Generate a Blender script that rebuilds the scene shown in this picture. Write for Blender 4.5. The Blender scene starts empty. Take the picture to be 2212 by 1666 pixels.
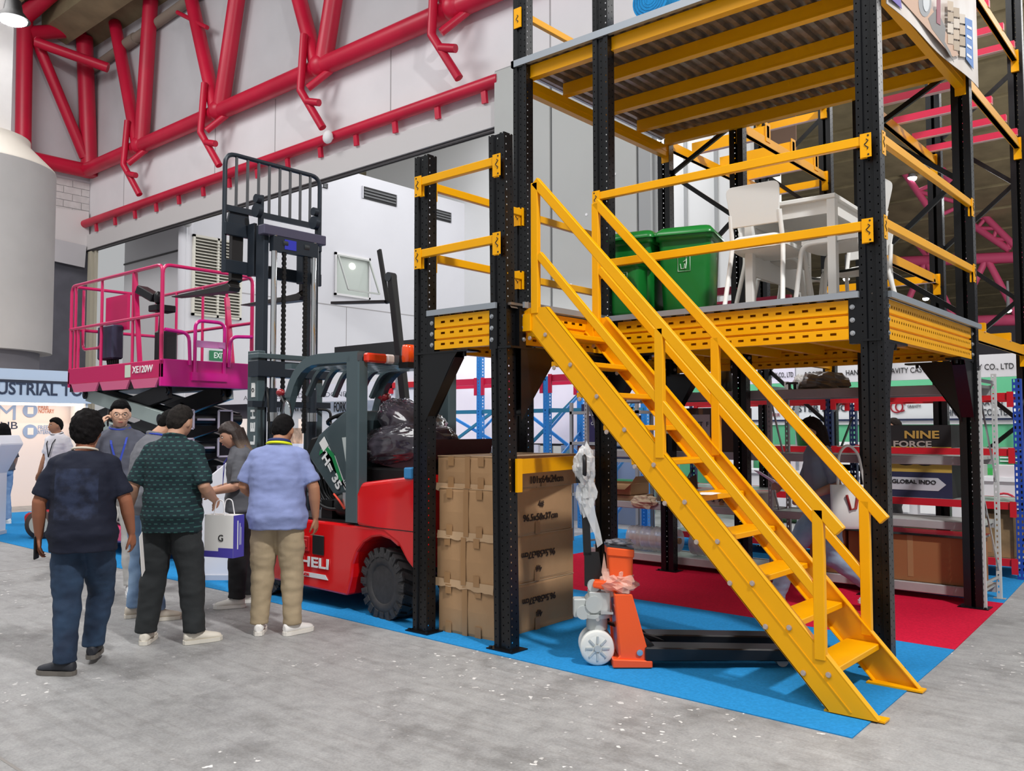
import bpy, bmesh, math, random
from mathutils import Vector, Matrix, noise
random.seed(7)
PI = math.pi
SC = bpy.context.scene
COL = SC.collection
# ---------------------------------------------------------------- camera, light, exposure
cam = bpy.data.cameras.new('camera')
cam.sensor_width = 36.0
cam.lens = 36.0 * 1872.69 / 2212
cam.clip_end = 400
cam_o = bpy.data.objects.new('camera', cam)
COL.objects.link(cam_o)
fw = Vector((-math.sin(.70632) * math.cos(.0492), math.cos(.70632) * math.cos(.0492), math.sin(.0492)))
rt = Vector((math.cos(.70632), math.sin(.70632), 0))
up = rt.cross(fw)
rot = Matrix((rt, up, -fw)).transposed().to_4x4()
rot = Matrix.Rotation(0.00137, 4, fw) @ rot
cam_o.matrix_world = Matrix.Translation((3.9903, -4.6531, 1.55)) @ rot
SC.camera = cam_o
world = bpy.data.worlds.new('hall_light')
SC.world = world
world.use_nodes = True
wbg = world.node_tree.nodes['Background']
wbg.inputs[0].default_value = (.97, .985, 1.0, 1)
wbg.inputs[1].default_value = 0.44

def area_light(name, loc, to, sx, sy, power, col=(1, 1, 1)):
    l = bpy.data.lights.new(name, 'AREA')
    l.shape = 'RECTANGLE'; l.size = sx; l.size_y = sy; l.energy = power; l.color = col
    o = bpy.data.objects.new(name, l); COL.objects.link(o)
    o.location = loc
    o.rotation_euler = (Vector(to) - Vector(loc)).to_track_quat('-Z', 'Y').to_euler()
    return o
# the hall's high floodlights: a strong bank to the right of the stand, weaker banks along the hall, plus an added rear fill
area_light('floodlight_bank', (9.5, -3.0, 13.0), (0.5, 0.5, 0), 0.8, 0.8, 1950, (1, .985, .97))
area_light('hall_lamps_near', (-3, -7.5, 15.0), (-2, -5, 0), 9, 6, 1500, (1, .99, .985))
area_light('hall_lamps_far', (6, 16, 11.0), (4, 16, 0), 12, 8, 800, (1, .98, .96))
area_light('hall_lamps_left', (-19, -2, 16.0), (-20, 2, 0), 9, 7, 2000, (1, .98, .97))
area_light('annex_daylight', (-16, 19, 15.0), (-18, 19, 0), 10, 10, 1150, (.97, .98, 1))
area_light('rear_bay_fill', (13, 20, 6.5), (-4, 34, 14), 6, 4, 2100, (1, .98, .94))  # unseen fill aimed upwards, added to brighten the rear ceiling
area_light('shop_lamps', (-8, 6.6, 4.6), (-8, 6.6, 0), 5, 2.5, 160, (.97, .97, 1))
area_light('shop_lamps_right', (-1.2, 8.2, 4.6), (-1.2, 8.4, 0), 6, 1.2, 150, (.97, 1, 1))
SC.view_settings.view_transform = 'Standard'
SC.view_settings.look = 'None'
SC.view_settings.gamma = 1.0
SC.view_settings.use_curve_mapping = False
SC.view_settings.exposure = 0.0

# ---------------------------------------------------------------- materials
def lin(h):
    h = h.lstrip('#'); o = []
    for i in (0, 2, 4):
        c = int(h[i:i + 2], 16) / 255
        o.append(c / 12.92 if c <= .04045 else ((c + .055) / 1.055) ** 2.4)
    return (*o, 1)
MATS = {}
def M(name, hexc, rough=.5, metal=0.0, var=0.0, vscale=3.0, bump=0.0, bscale=40.0, coat=0.0, emit=0.0, alpha=1.0, trans=0.0, spec=.5, hex2=None, ior=1.45):
    if name in MATS: return MATS[name]
    m = bpy.data.materials.new(name); m.use_nodes = True
    nt = m.node_tree; b = nt.nodes['Principled BSDF']
    b.inputs['Base Color'].default_value = lin(hexc)
    b.inputs['Roughness'].default_value = rough
    b.inputs['Metallic'].default_value = metal
    b.inputs['Specular IOR Level'].default_value = spec
    b.inputs['IOR'].default_value = ior
    if coat: b.inputs['Coat Weight'].default_value = coat; b.inputs['Coat Roughness'].default_value = .08
    if emit:
        b.inputs['Emission Color'].default_value = lin(hexc); b.inputs['Emission Strength'].default_value = emit
    if alpha < 1: b.inputs['Alpha'].default_value = alpha
    if trans: b.inputs['Transmission Weight'].default_value = trans
    tc = nt.nodes.new('ShaderNodeTexCoord')
    if var or hex2:
        n = nt.nodes.new('ShaderNodeTexNoise'); n.inputs['Scale'].default_value = vscale; n.inputs['Detail'].default_value = 5
        nt.links.new(tc.outputs['Object'], n.inputs['Vector'])
        r = nt.nodes.new('ShaderNodeValToRGB')
        c = lin(hexc); c2 = lin(hex2) if hex2 else None
        r.color_ramp.elements[0].position = .35; r.color_ramp.elements[1].position = .68
        r.color_ramp.elements[0].color = c2 if c2 else tuple(x * (1 - var) for x in c[:3]) + (1,)
        r.color_ramp.elements[1].color = tuple(min(1, x * (1 + var)) for x in c[:3]) + (1,)
        nt.links.new(n.outputs['Fac'], r.inputs['Fac']); nt.links.new(r.outputs['Color'], b.inputs['Base Color'])
    if bump:
        n2 = nt.nodes.new('ShaderNodeTexNoise'); n2.inputs['Scale'].default_value = bscale; n2.inputs['Detail'].default_value = 3
        nt.links.new(tc.outputs['Object'], n2.inputs['Vector'])
        bp = nt.nodes.new('ShaderNodeBump'); bp.inputs['Strength'].default_value = bump; bp.inputs['Distance'].default_value = .01
        nt.links.new(n2.outputs['Fac'], bp.inputs['Height']); nt.links.new(bp.outputs['Normal'], b.inputs['Normal'])
    MATS[name] = m
    return m
YEL = M('yellow_powdercoat', '#F0A900', .36, var=.03, bump=.04, bscale=350, spec=.35)
BLK = M('black_powdercoat', '#0D0E11', .28, bump=.05, bscale=250)
GALV = M('galvanised_steel', '#B4B8BC', .42, .75, var=.15, vscale=14)
STEEL = M('bright_steel', '#D0D3D6', .22, .9)
DKSTEEL = M('dark_steel', '#4A4E52', .4, .7)
REDP = M('red_truss_paint', '#C4163A', .4, var=.10, vscale=.9, bump=.05)
WHITE = M('white_paint', '#E9E8EA', .6)
WPLAS = M('white_plastic', '#E4E4E1', .38)
BLACKP = M('black_plastic', '#141416', .5)
RUB = M('rubber', '#1C1C1D', .75, var=.2, vscale=30)
CHROME = M('chrome', '#E6E8EA', .08, 1.0)
GREYSH = M('grey_rack_paint', '#A9A7A8', .45, var=.06, vscale=6)
GREYPOST = M('grey_post_paint', '#C3C4C4', .42)
REDB = M('red_beam_paint', '#CF1F2D', .4)
PINKB = M('crimson_beam_paint', '#D01E48', .4)
BLUEP = M('blue_post_paint', '#2E86D2', .42)
NAVYP = M('navy_post_paint', '#2348A8', .42)
INK = M('black_ink', '#1A1A1C', .7)

# ---------------------------------------------------------------- object helpers
def tag(o, label=None, cat=None, group=None, kind=None):
    if label: o['label'] = label
    if cat: o['category'] = cat
    if group: o['group'] = group
    if kind: o['kind'] = kind
    return o
def thing(name, label=None, cat=None, loc=(0, 0, 0), rz=0.0, group=None, kind=None):
    o = bpy.data.objects.new(name, None); COL.objects.link(o)
    o.empty_display_size = .1
    o.location = loc; o.rotation_euler = (0, 0, rz)
    return tag(o, label, cat, group, kind)
def dup(root, loc, rz=0.0, label=None, group=None):
    r = root.copy(); COL.objects.link(r); r.location = loc; r.rotation_euler = (0, 0, rz)
    if label: r['label'] = label
    if group: r['group'] = group
    for ch in list(root.children):
        c = ch.copy(); COL.objects.link(c); c.parent = r
        for g in list(ch.children):
            d = g.copy(); COL.objects.link(d); d.parent = c
    return r
def rootmat(o):
    while o.parent: o = o.parent
    return Matrix.LocRotScale(o.location, o.rotation_euler, None)
def link(me, name, parent=None):
    o = bpy.data.objects.new(name, me); COL.objects.link(o)
    if parent: o.parent = parent
    return o

class B:
    """collects primitive shapes and links them as one mesh object"""
    def __init__(s): s.v = []; s.f = []; s.sm = []
    def add(s, vs, fs, smooth=False):
        n = len(s.v); s.v += [Vector(x) for x in vs]
        for f in fs: s.f.append(tuple(i + n for i in f)); s.sm.append(smooth)
        return s
    def box(s, x0, x1, y0, y1, z0, z1):
        return s.add([(x, y, z) for z in (z0, z1) for y in (y0, y1) for x in (x0, x1)],
                     [(0, 2, 3, 1), (4, 5, 7, 6), (0, 1, 5, 4), (2, 6, 7, 3), (0, 4, 6, 2), (1, 3, 7, 5)])
    def cbox(s, c, d, m=None):
        hx, hy, hz = d[0] / 2, d[1] / 2, d[2] / 2
        vs = [Vector((x, y, z)) for z in (-hz, hz) for y in (-hy, hy) for x in (-hx, hx)]
        if m is not None: vs = [m @ v for v in vs]
        return s.add([v + Vector(c) for v in vs], [(0, 2, 3, 1), (4, 5, 7, 6), (0, 1, 5, 4), (2, 6, 7, 3), (0, 4, 6, 2), (1, 3, 7, 5)])
    def bar(s, p, q, w, h, upv=(0, 0, 1)):
        p, q = Vector(p), Vector(q); d = (q - p).normalized(); u = Vector(upv)
        if abs(d.dot(u)) > .99: u = Vector((0, 1, 0)) if abs(d.y) < .9 else Vector((1, 0, 0))
        a = d.cross(u).normalized(); b = a.cross(d).normalized()
        vs = []
        for e in (p, q):
            for sx, sy in ((-1, -1), (1, -1), (1, 1), (-1, 1)): vs.append(e + a * sx * w / 2 + b * sy * h / 2)
        return s.add(vs, [(3, 2, 1, 0), (4, 5, 6, 7), (0, 1, 5, 4), (1, 2, 6, 5), (2, 3, 7, 6), (3, 0, 4, 7)])
    def cyl(s, p, q, r, n=12, r2=None, cap=True):
        p, q = Vector(p), Vector(q); d = (q - p).normalized()
        a = d.orthogonal().normalized(); b = d.cross(a)
        r2 = r if r2 is None else r2
        vs = [p + (a * math.cos(2 * PI * i / n) + b * math.sin(2 * PI * i / n)) * r for i in range(n)]
        vs += [q + (a * math.cos(2 * PI * i / n) + b * math.sin(2 * PI * i / n)) * r2 for i in range(n)]
        s.add(vs, [(i, (i + 1) % n, n + (i + 1) % n, n + i) for i in range(n)], True)
        if cap: s.add(vs, [tuple(range(n - 1, -1, -1)), tuple(range(n, 2 * n))])
        return s
    def tube(s, pts, r, n=8, closed=False, rs=None):
        pts = [Vector(p) for p in pts]; k = len(pts); vs = []; a = None
        for i, p in enumerate(pts):
            if closed: d = pts[(i + 1) % k] - pts[i - 1]
            else: d = pts[min(i + 1, k - 1)] - pts[max(i - 1, 0)]
            d.normalize()
            a = d.orthogonal().normalized() if a is None else (a - d * a.dot(d)).normalized()
            b = d.cross(a); rr = rs[i] if rs else r
            vs += [p + (a * math.cos(2 * PI * j / n) + b * math.sin(2 * PI * j / n)) * rr for j in range(n)]
        m = k if closed else k - 1
        fs = [(i * n + j, i * n + (j + 1) % n, ((i + 1) % k) * n + (j + 1) % n, ((i + 1) % k) * n + j) for i in range(m) for j in range(n)]
        s.add(vs, fs, True)
        if not closed: s.add(vs, [tuple(range(n - 1, -1, -1)), tuple(range((k - 1) * n, k * n))])
        return s
    def rings(s, rings, smooth=True, cap=True):
        n = len(rings[0]); vs = [v for r in rings for v in r]
        s.add(vs, [(i * n + j, i * n + (j + 1) % n, (i + 1) * n + (j + 1) % n, (i + 1) * n + j) for i in range(len(rings) - 1) for j in range(n)], smooth)
        if cap: s.add(vs, [tuple(range(n - 1, -1, -1)), tuple(range((len(rings) - 1) * n, len(rings) * n))], False)
        return s
    def lathe(s, prof, c=(0, 0, 0), axis='z', n=24, smooth=True):
        c = Vector(c); rs = []
        for r, h in prof:
            ring = []
            for j in range(n):
                t = 2 * PI * j / n; x, y = r * math.cos(t), r * math.sin(t)
                ring.append(c + Vector({'z': (x, y, h), 'y': (x, -h, y), 'x': (h, x, y)}[axis]))
            rs.append(ring)
        return s.rings(rs, smooth)
    def prism(s, pts, d, smooth=False):
        """closed outline (3D points) pushed along d"""
        pts = [Vector(p) for p in pts]; d = Vector(d); n = len(pts)
        vs = pts + [p + d for p in pts]
        return s.add(vs, [tuple(range(n - 1, -1, -1)), tuple(range(n, 2 * n))] + [(i, (i + 1) % n, n + (i + 1) % n, n + i) for i in range(n)], smooth)
    def quad(s, *p): return s.add(p, [tuple(range(len(p)))])
    def ell(s, c, r, n=12, k=8, m=None):
        c = Vector(c); vs = []; fs = []
        for i in range(k + 1):
            t = PI * i / k
            for j in range(n):
                f = 2 * PI * j / n
                v = Vector((r[0] * math.sin(t) * math.cos(f), r[1] * math.sin(t) * math.sin(f), r[2] * math.cos(t)))
                vs.append(c + (m @ v if m is not None else v))
        for i in range(k):
            for j in range(n): fs.append((i * n + j, (i + 1) * n + j, (i + 1) * n + (j + 1) % n, i * n + (j + 1) % n))
        return s.add(vs, fs, True)
    def mesh(s, name, mat):
        me = bpy.data.meshes.new(name)
        me.from_pydata([tuple(v) for v in s.v], [], s.f)
        me.polygons.foreach_set('use_smooth', s.sm)
        me.materials.append(mat)
        me.update()
        return me
    def build(s, name, mat, parent=None, world=False, bevel=0.0, seg=1, kind=None, label=None, fix=False):
        if world and parent:
            mi = rootmat(parent).inverted(); s.v = [mi @ v for v in s.v]
        me = s.mesh(name, mat)
        if fix:
            bm = bmesh.new(); bm.from_mesh(me); bmesh.ops.remove_doubles(bm, verts=bm.verts, dist=1e-5)
            bmesh.ops.recalc_face_normals(bm, faces=bm.faces); bm.to_mesh(me); bm.free()
        o = link(me, name, parent)
        if bevel:
            b = o.modifiers.new('bevel', 'BEVEL'); b.width = bevel; b.segments = seg; b.limit_method = 'ANGLE'; b.angle_limit = .7
        if kind: o['kind'] = kind
        if label: o['label'] = label
        return o
def inst(o, name, parent, loc, rot=(0, 0, 0)):
    """another part that shares the mesh of o"""
    c = bpy.data.objects.new(name, o.data); COL.objects.link(c); c.parent = parent; c.location = loc; c.rotation_euler = rot
    return c
def arc(c, r, a0, a1, n, ax=0, ay=2):
    o = []
    for i in range(n + 1):
        t = a0 + (a1 - a0) * i / n; p = [c[0], c[1], c[2]]
        p[ax] += r * math.cos(t); p[ay] += r * math.sin(t); o.append(Vector(p))
    return o
def fillet(pts, r, n=5):
    pts = [Vector(p) for p in pts]; out = [pts[0]]
    for i in range(1, len(pts) - 1):
        a, b, c = pts[i - 1], pts[i], pts[i + 1]
        d0, d1 = (a - b), (c - b); rr = min(r, d0.length * .49, d1.length * .49)
        p, q = b + d0.normalized() * rr, b + d1.normalized() * rr
        for k in range(n + 1):
            t = k / n; out.append((1 - t) ** 2 * p + 2 * t * (1 - t) * b + t * t * q)
    out.append(pts[-1]); return out
def text(s, c, right, upv, h, mat, parent=None, width=None, bold=.0, name='lettering', world=True, mirror=False):
    """flat lettering: c centre, right/up directions, h cap height, width to fit"""
    cu = bpy.data.curves.new(name, 'FONT'); cu.body = s; cu.align_x = 'CENTER'; cu.align_y = 'CENTER'
    cu.size = 1.0; cu.offset = bold; cu.extrude = 0.002; cu.resolution_u = 3
    tmp = bpy.data.objects.new('tmp', cu)
    me = bpy.data.meshes.new_from_object(tmp); bpy.data.objects.remove(tmp)
    me.materials.clear(); me.materials.append(mat)
    o = link(me, name)
    r = Vector(right).normalized(); u = Vector(upv).normalized(); nrm = r.cross(u)
    sy = h / .73
    sx = sy
    if width and len(me.vertices):
        vx = [v.co.x for v in me.vertices]
        sx = width / max(max(vx) - min(vx), .01)
    m = Matrix((r * sx, u * sy, nrm)).transposed().to_4x4(); m.translation = Vector(c)
    if parent:
        o.parent = parent
        if world: m = rootmat(parent).inverted() @ m
    o.matrix_local = m
    return o
# ---------------------------------------------------------------- survey helpers: where a sight line of the photograph meets a known plane
CAMP = Vector((3.9903, -4.6531, 1.55))
RM = rot.to_3x3()
def sight(x, y): return RM @ Vector(((x - 1106) / 1872.69, -(y - 833) / 1872.69, -1))
def atX(x, y, X): d = sight(x, y); return CAMP + d * ((X - CAMP.x) / d.x)
def atY(x, y, Y): d = sight(x, y); return CAMP + d * ((Y - CAMP.y) / d.y)
def atZ(x, y, Z): d = sight(x, y); return CAMP + d * ((Z - CAMP.z) / d.z)

# ---------------------------------------------------------------- floor
def floor_mat():
    m = bpy.data.materials.new('worn_concrete'); m.use_nodes = True; nt = m.node_tree; N = nt.nodes; L = nt.links
    b = N['Principled BSDF']; b.inputs['Roughness'].default_value = .55
    tc = N.new('ShaderNodeTexCoord')
    def noise_(sc, det, lo, hi, c0, c1):
        n = N.new('ShaderNodeTexNoise'); n.inputs['Scale'].default_value = sc; n.inputs['Detail'].default_value = det; n.inputs['Roughness'].default_value = .65
        L.new(tc.outputs['Object'], n.inputs['Vector']); r = N.new('ShaderNodeValToRGB')
        r.color_ramp.elements[0].position = lo; r.color_ramp.elements[1].position = hi
        r.color_ramp.elements[0].color = lin(c0); r.color_ramp.elements[1].color = lin(c1)
        L.new(n.outputs['Fac'], r.inputs['Fac']); return r
    def mix(a, bb, fac, mode='MIX'):
        x = N.new('ShaderNodeMix'); x.data_type = 'RGBA'; x.blend_type = mode
        if isinstance(fac, float): x.inputs[0].default_value = fac
        else: L.new(fac, x.inputs[0])
        L.new(a, x.inputs[6]); L.new(bb, x.inputs[7]); return x.outputs[2]
    base = noise_(.55, 6, .3, .72, '#8E8D8E', '#B4B4B4')
    fine = noise_(9, 8, .25, .75, '#848484', '#C0C0BF')
    blot = noise_(1.7, 7, .52, .66, '#FFFFFF', '#B9B8B6')
    grain = noise_(70, 4, .3, .7, '#B9B9B9', '#FFFFFF')
    c = mix(base.outputs[0], fine.outputs[0], .5)
    c = mix(c, blot.outputs[0], .6, 'MULTIPLY'); c = mix(c, grain.outputs[0], .55, 'MULTIPLY')
    # pale chips of old paint
    v = N.new('ShaderNodeTexNoise'); v.inputs['Scale'].default_value = 16; v.inputs['Detail'].default_value = 2; L.new(tc.outputs['Object'], v.inputs['Vector'])
    r2 = N.new('ShaderNodeValToRGB'); r2.color_ramp.elements[0].position = .665; r2.color_ramp.elements[1].position = .685
    L.new(v.outputs['Fac'], r2.inputs['Fac'])
    lm = N.new('ShaderNodeTexNoise'); lm.inputs['Scale'].default_value = .8; L.new(tc.outputs['Object'], lm.inputs['Vector'])
    r3 = N.new('ShaderNodeValToRGB'); r3.color_ramp.elements[0].position = .48; r3.color_ramp.elements[1].position = .6; L.new(lm.outputs['Fac'], r3.inputs['Fac'])
    mm = N.new('ShaderNodeMath'); mm.operation = 'MULTIPLY'; L.new(r2.outputs[0], mm.inputs[0]); L.new(r3.outputs[0], mm.inputs[1])
    wh = N.new('ShaderNodeRGB'); wh.outputs[0].default_value = lin('#E4E2E0')
    c = mix(c, wh.outputs[0], mm.outputs[0])
    # streaks and old scratches
    mp = N.new('ShaderNodeMapping'); mp.inputs['Scale'].default_value = (.7, 9, 1); mp.inputs['Rotation'].default_value = (0, 0, .25); L.new(tc.outputs['Object'], mp.inputs['Vector'])
    sn = N.new('ShaderNodeTexNoise'); sn.inputs['Scale'].default_value = 2.2; sn.inputs['Detail'].default_value = 6; L.new(mp.outputs[0], sn.inputs['Vector'])
    r4 = N.new('ShaderNodeValToRGB'); r4.color_ramp.elements[0].position = .36; r4.color_ramp.elements[1].position = .5
    r4.color_ramp.elements[0].color = lin('#D2CECB'); r4.color_ramp.elements[1].color = (1, 1, 1, 1); L.new(sn.outputs['Fac'], r4.inputs['Fac'])
    c = mix(c, r4.outputs[0], .3, 'MULTIPLY')
    L.new(c, b.inputs['Base Color'])
    bp = N.new('ShaderNodeBump'); bp.inputs['Strength'].default_value = .12; bp.inputs['Distance'].default_value = .01
    L.new(fine.outputs[0], bp.inputs['Height']); L.new(bp.outputs[0], b.inputs['Normal'])
    return m
b = B(); b.box(-36, 30, -14, 62, -.25, 0); o = b.build('floor', floor_mat()); tag(o, kind='structure')
o = B()
JM = M('joint_filler', '#8B8784', .8)
for x in (-10.2, -6.4, 4.7, 8.6): o.box(x - .008, x + .008, -14, -.14, 0, .0012)
for y in (-3.05, -6.4): o.box(-30, 30, y - .008, y + .008, 0, .0012)
o.build('floor_joint', JM, bpy.data.objects['floor'])
CARB = M('blue_carpet', '#2C8CCB', .95, var=.10, vscale=55, bump=.5, bscale=420, spec=.1)
CARR = M('red_carpet', '#D01A3C', .95, var=.12, vscale=55, bump=.5, bscale=420, spec=.1)
TAPE = M('edge_tape', '#C9CDD2', .5)
def slab(name, pts, z, mat, label, cat):
    b = B(); b.prism([(x, y, 0.0005) for x, y in pts], (0, 0, z)); return tag(b.build(name, mat), label, cat)
slab('carpet', [(-13.5, -.02), (-7.8, -.10), (-3.6, -.08), (2.42, -.20), (2.36, 2.0), (-.9, 2.12), (-2.4, 2.2), (-2.4, 3.2), (-13.5, 3.2)], .005, CARB, 'bright blue carpet under the yellow stairs and the pallet truck', 'carpet')
slab('carpet', [(-2.4, 2.2), (-.9, 2.12), (2.36, 2.0), (2.27, 4.02), (-2.4, 4.3)], .006, CARR, 'red carpet between the black posts under the platform', 'carpet')
slab('carpet', [(-2.4, 4.3), (2.27, 4.02), (2.12, 6.6), (-3.6, 6.6), (-3.4, 5.2)], .005, CARB, 'blue carpet under the grey shelving behind the red carpet', 'carpet')
slab('carpet', [(-12, 3.2), (-2.4, 3.2), (-2.4, 4.3), (-3.4, 5.2), (-3.6, 5.6), (-12, 5.6)], .004, CARB, 'blue carpet running behind the cardboard boxes towards the blue racks', 'carpet')

# ---------------------------------------------------------------- hall shell
YW = 10.0
WALLM = M('hall_wall_white', '#E3E1E4', .75, var=.05, vscale=.5, bump=.05, bscale=6)
WALLU = M('hall_wall_upper_shaded', '#C6C6CA', .8, var=.08, vscale=.35)  # greyer copy of the wall white, with the upper wall's weaker light in it
def struct(name, b, mat, parent=None, **k):
    o = b.build(name, mat, parent, **k)
    if parent is None: o['kind'] = 'structure'
    return o
# the white side wall: band between the truss chord and the crane-like red pipe, upper field, door head
b = B(); b.box(-30.3, -4.6, YW, YW + .3, 8.98, 11.6); w = struct('wall_back', b, WALLM)
b = B(); b.box(-30.3, -4.6, YW + .02, YW + .3, 11.6, 16.6); b.build('upper_field', WALLU, w)
SEAMM = M('wall_seam', '#A9A6A8', .8)
b = B()
for x in (-27.2, -21.0, -17.7, -12.6, -7.4): b.box(x - .02, x + .02, YW - .004, YW, 9.6, 11.3)
b.build('panel_joint', SEAMM, w)
b = B(); b.box(-30.3, -8.6, YW - .16, YW + .12, 8.40, 8.98); struct('trim_1', b, M('door_head_grey', '#CBC8C8', .6))
b = B(); b.box(-30.3, -8.6, YW - .10, YW - .02, 8.34, 8.40); b.box(-30.3, -8.6, YW + .02, YW + .06, 8.34, 8.40); b.build('door_track', M('track_dark', '#4A4648', .5, .5), bpy.data.objects['trim_1'])
# big sliding door leaf (grey panels) standing open at the right end of the opening
DOORM = M('sliding_door_grey', '#B2B4B2', .55, var=.03, vscale=.6)
dr = None
xs = [-8.75, -7.12, -5.86, -4.98, -4.62]
b = B(); b.box(-8.75, -4.62, YW - .3, YW - .22, .05, 9.6); dr = struct('door_1', b, M('door_edge_grey', '#8D8F90', .5))
for i in range(3):
    b = B(); b.box(xs[i] + .03, xs[i + 1] - .03, YW - .36, YW - .30, .1, 9.55); b.build('door_panel', DOORM, dr, bevel=.01)
b = B(); b.box(-4.95, -4.66, YW - .38, YW - .30, .1, 9.6); b.build('door_stile', M('door_stile_grey', '#9A9C9D', .45, .2), dr, bevel=.01)
b = B()
for x, z in ((-7.62, 5.4), (-6.6, 4.5), (-6.2, 5.9), (-5.5, 6.6)): b.cyl((x, YW - .37, z), (x, YW - .36, z), .03, 8)
b.build('door_bolt', WHITE, dr)
# left wall with red truss, brick field, dark doorway
b = B(); b.box(-30.4, -30.05, -14, 10.3, 8.6, 20.5); wl = struct('wall_left', b, WALLU)
b = B(); b.box(-30.4, -30.06, -14, 10.0, 0, 8.6); b.build('dark_doorway', M('dark_door_grey', '#5E5E68', .6, var=.1, vscale=2), wl)
BR = M('painted_block', '#CFCBCA', .8, var=.08, vscale=4)
bk = None; y0 = 5.4
for r in range(9):
    off = .33 if r % 2 else 0
    for k in range(7):
        ya = y0 + k * .66 + off; yb = min(ya + .64, 9.98)
        if ya > 9.9: continue
        b = B(); b.box(-30.05, -30.015 + .004 * ((r * 7 + k) % 3), ya, yb, 8.62 + r * .27, 8.87 + r * .27)
        b.build('brick', BR, wl)
b = B()
b.prism([(-29.9, 6.9, 9.7), (-29.9, 9.9, 9.9), (-29.9, 9.95, 8.5), (-29.9, 6.6, 8.9)], (.06, 0, 0)); b.build('cover_sheet', M('paper_white', '#DAD6D6', .8), wl)
b = B(); b.prism([(-29.8, 7.6, 8.7), (-29.8, 9.8, 8.55), (-29.8, 9.75, 7.7), (-29.8, 7.3, 7.9)], (.05, 0, 0)); b.build('torn_sheet', M('paper_grey', '#C4C2C6', .8), wl)
# concrete column with a conical head, far left
b = B(); n = 40
_d = sight(-70, 900); _d = _d / math.hypot(_d.x, _d.y); cx, cy = CAMP.x + _d.x * 24.0, CAMP.y + _d.y * 24.0
b.lathe([(1.72, 3.36), (1.72, 7.75)], (cx, cy, 0), n=48)
colm = struct('trim_2', b, M('column_render', '#C6C3C1', .8, var=.05, vscale=.9))
b = B(); b.lathe([(1.72, 7.75), (1.70, 7.80), (1.15, 8.35), (1.15, 8.5)], (cx, cy, 0), n=48); b.build('column_head', M('column_head_cream', '#E4DDD2', .8), colm)
b = B(); b.lathe([(1.45, 0), (1.45, 3.36)], (cx, cy, 0), n=32); b.build('column_foot', M('column_foot_grey', '#77757C', .8), colm)
b = B(); b.box(cx - .6, cx + .6, cy - .55, cy + .55, 8.5, 17); b.build('column_shaft', M('shaft_white', '#D8D5D4', .8, var=.04, vscale=2), colm)
# ceilings: folded concrete plates running along the hall
CEILM = M('raw_concrete_ceiling', '#8E8164', .9, var=.16, vscale=1.3, bump=.15, bscale=12)
b = B(); b.prism([(-36, 10.05, 16.45), (-36, 10.05, 16.75), (-36, -14, 25.2), (-36, -14, 24.9)], (66, 0, 0)); ce = struct('ceiling', b, CEILM)
for k in range(7):
    y_ = 9.0 - k * 1.9; z_ = 16.45 + (10.05 - y_) * .3513
    B().prism([(-34, y_, z_ + .02), (-34, y_ - .9, z_ + .336), (-34, y_ - .9, z_ - .3), (-34, y_, z_ - .6)], (26, 0, 0)).build('ceiling_rib', CEILM, ce)
pl = 2.55; y = 10.6; z = 17.4; i = 0
while y < 62:
    b = B(); dz = .46
    b.prism([(0, y, z), (0, y, z + .3), (0, y + pl, z - dz + .55), (0, y + pl, z - dz + .2), (0, y + pl - .25, z - dz + .06)], (36, 0, 0))
    b.v = [v + Vector((-34 + .02 * (i % 3), 0, 0)) for v in b.v]
    b.build('ceiling_panel', CEILM, ce)
    y += pl; z -= dz; i += 1
b = B(); b.box(-34, 30, 60, 60.3, 0, 12); struct('wall_rear', b, M('far_dark_wall', '#6F6C74', .9))
# white gable field seen past the door edge
b = B()
b.box(-30.3, atY(1622, 400, 24).x, 24.0, 24.3, 3.2, 17); wg = struct('wall_far_bay', b, M('far_white', '#EDEEEF', .7))
b = B()
for px in (1482, 1548): x = atY(px, 440, 24).x; b.box(x - .07, x + .07, 23.95, 24, 3.2, 17)
b.build('wall_batten', M('batten_grey', '#A9ABAD', .6), wg)
# annex beyond the open door
XA = -23.33
ANX = M('annex_white', '#DCDCE2', .7, var=.03, vscale=.4)
b = B(); b.box(XA - .3, XA, 10.35, 27.2, 0, 10.75); an = struct('wall_annex', b, ANX)
b = B(); b.box(XA - .3, XA, 14.0, 27.2, 10.75, 11.9); b.build('upper_band', ANX, an)
b = B(); b.cyl((XA - .25, 10.5, 0), (XA - .25, 10.5, 10.7), .27, 24); b.build('rounded_corner', ANX, an)
b = B(); b.box(XA, XA + .012, 10.6, 27, 6.38, 6.41); b.box(XA, XA + .012, 17.2, 17.22, 4, 6.4); b.build('wall_joint', SEAMM, an)
b = B(); b.box(-30, XA - .3, 11.4, 11.5, 0, 12); struct('wall_recess', b, M('recess_white', '#D6D5D8', .7))
b = B(); b.box(-30, -25.4, 11.36, 11.4, 8.05, 8.11); b.box(-25.46, -25.4, 11.36, 11.4, 2, 8.1); b.build('panel_frame', M('thin_dark_frame', '#4B4A4A', .6), bpy.data.objects['wall_recess'])
b = B(); b.box(-29.85, -29.55, YW - .1, YW + .1, 0, 8.35); b.box(-29.4, -29.3, YW - .05, YW + .05, 0, 8.35); struct('trim_3', b, M('jamb_beige', '#BFB8A6', .6))
b = B(); b.box(-23.6, -12.5, 27.0, 27.3, 0, 16); ae = struct('wall_annex_end', b, M('annex_end_grey', '#83858A', .8))
b = B(); b.box(-16.2, -8.8, 26.9, 27.0, 11.5, 14.6); b.build('brick_band', M('dull_brick', '#9B7F70', .9), ae)
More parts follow.
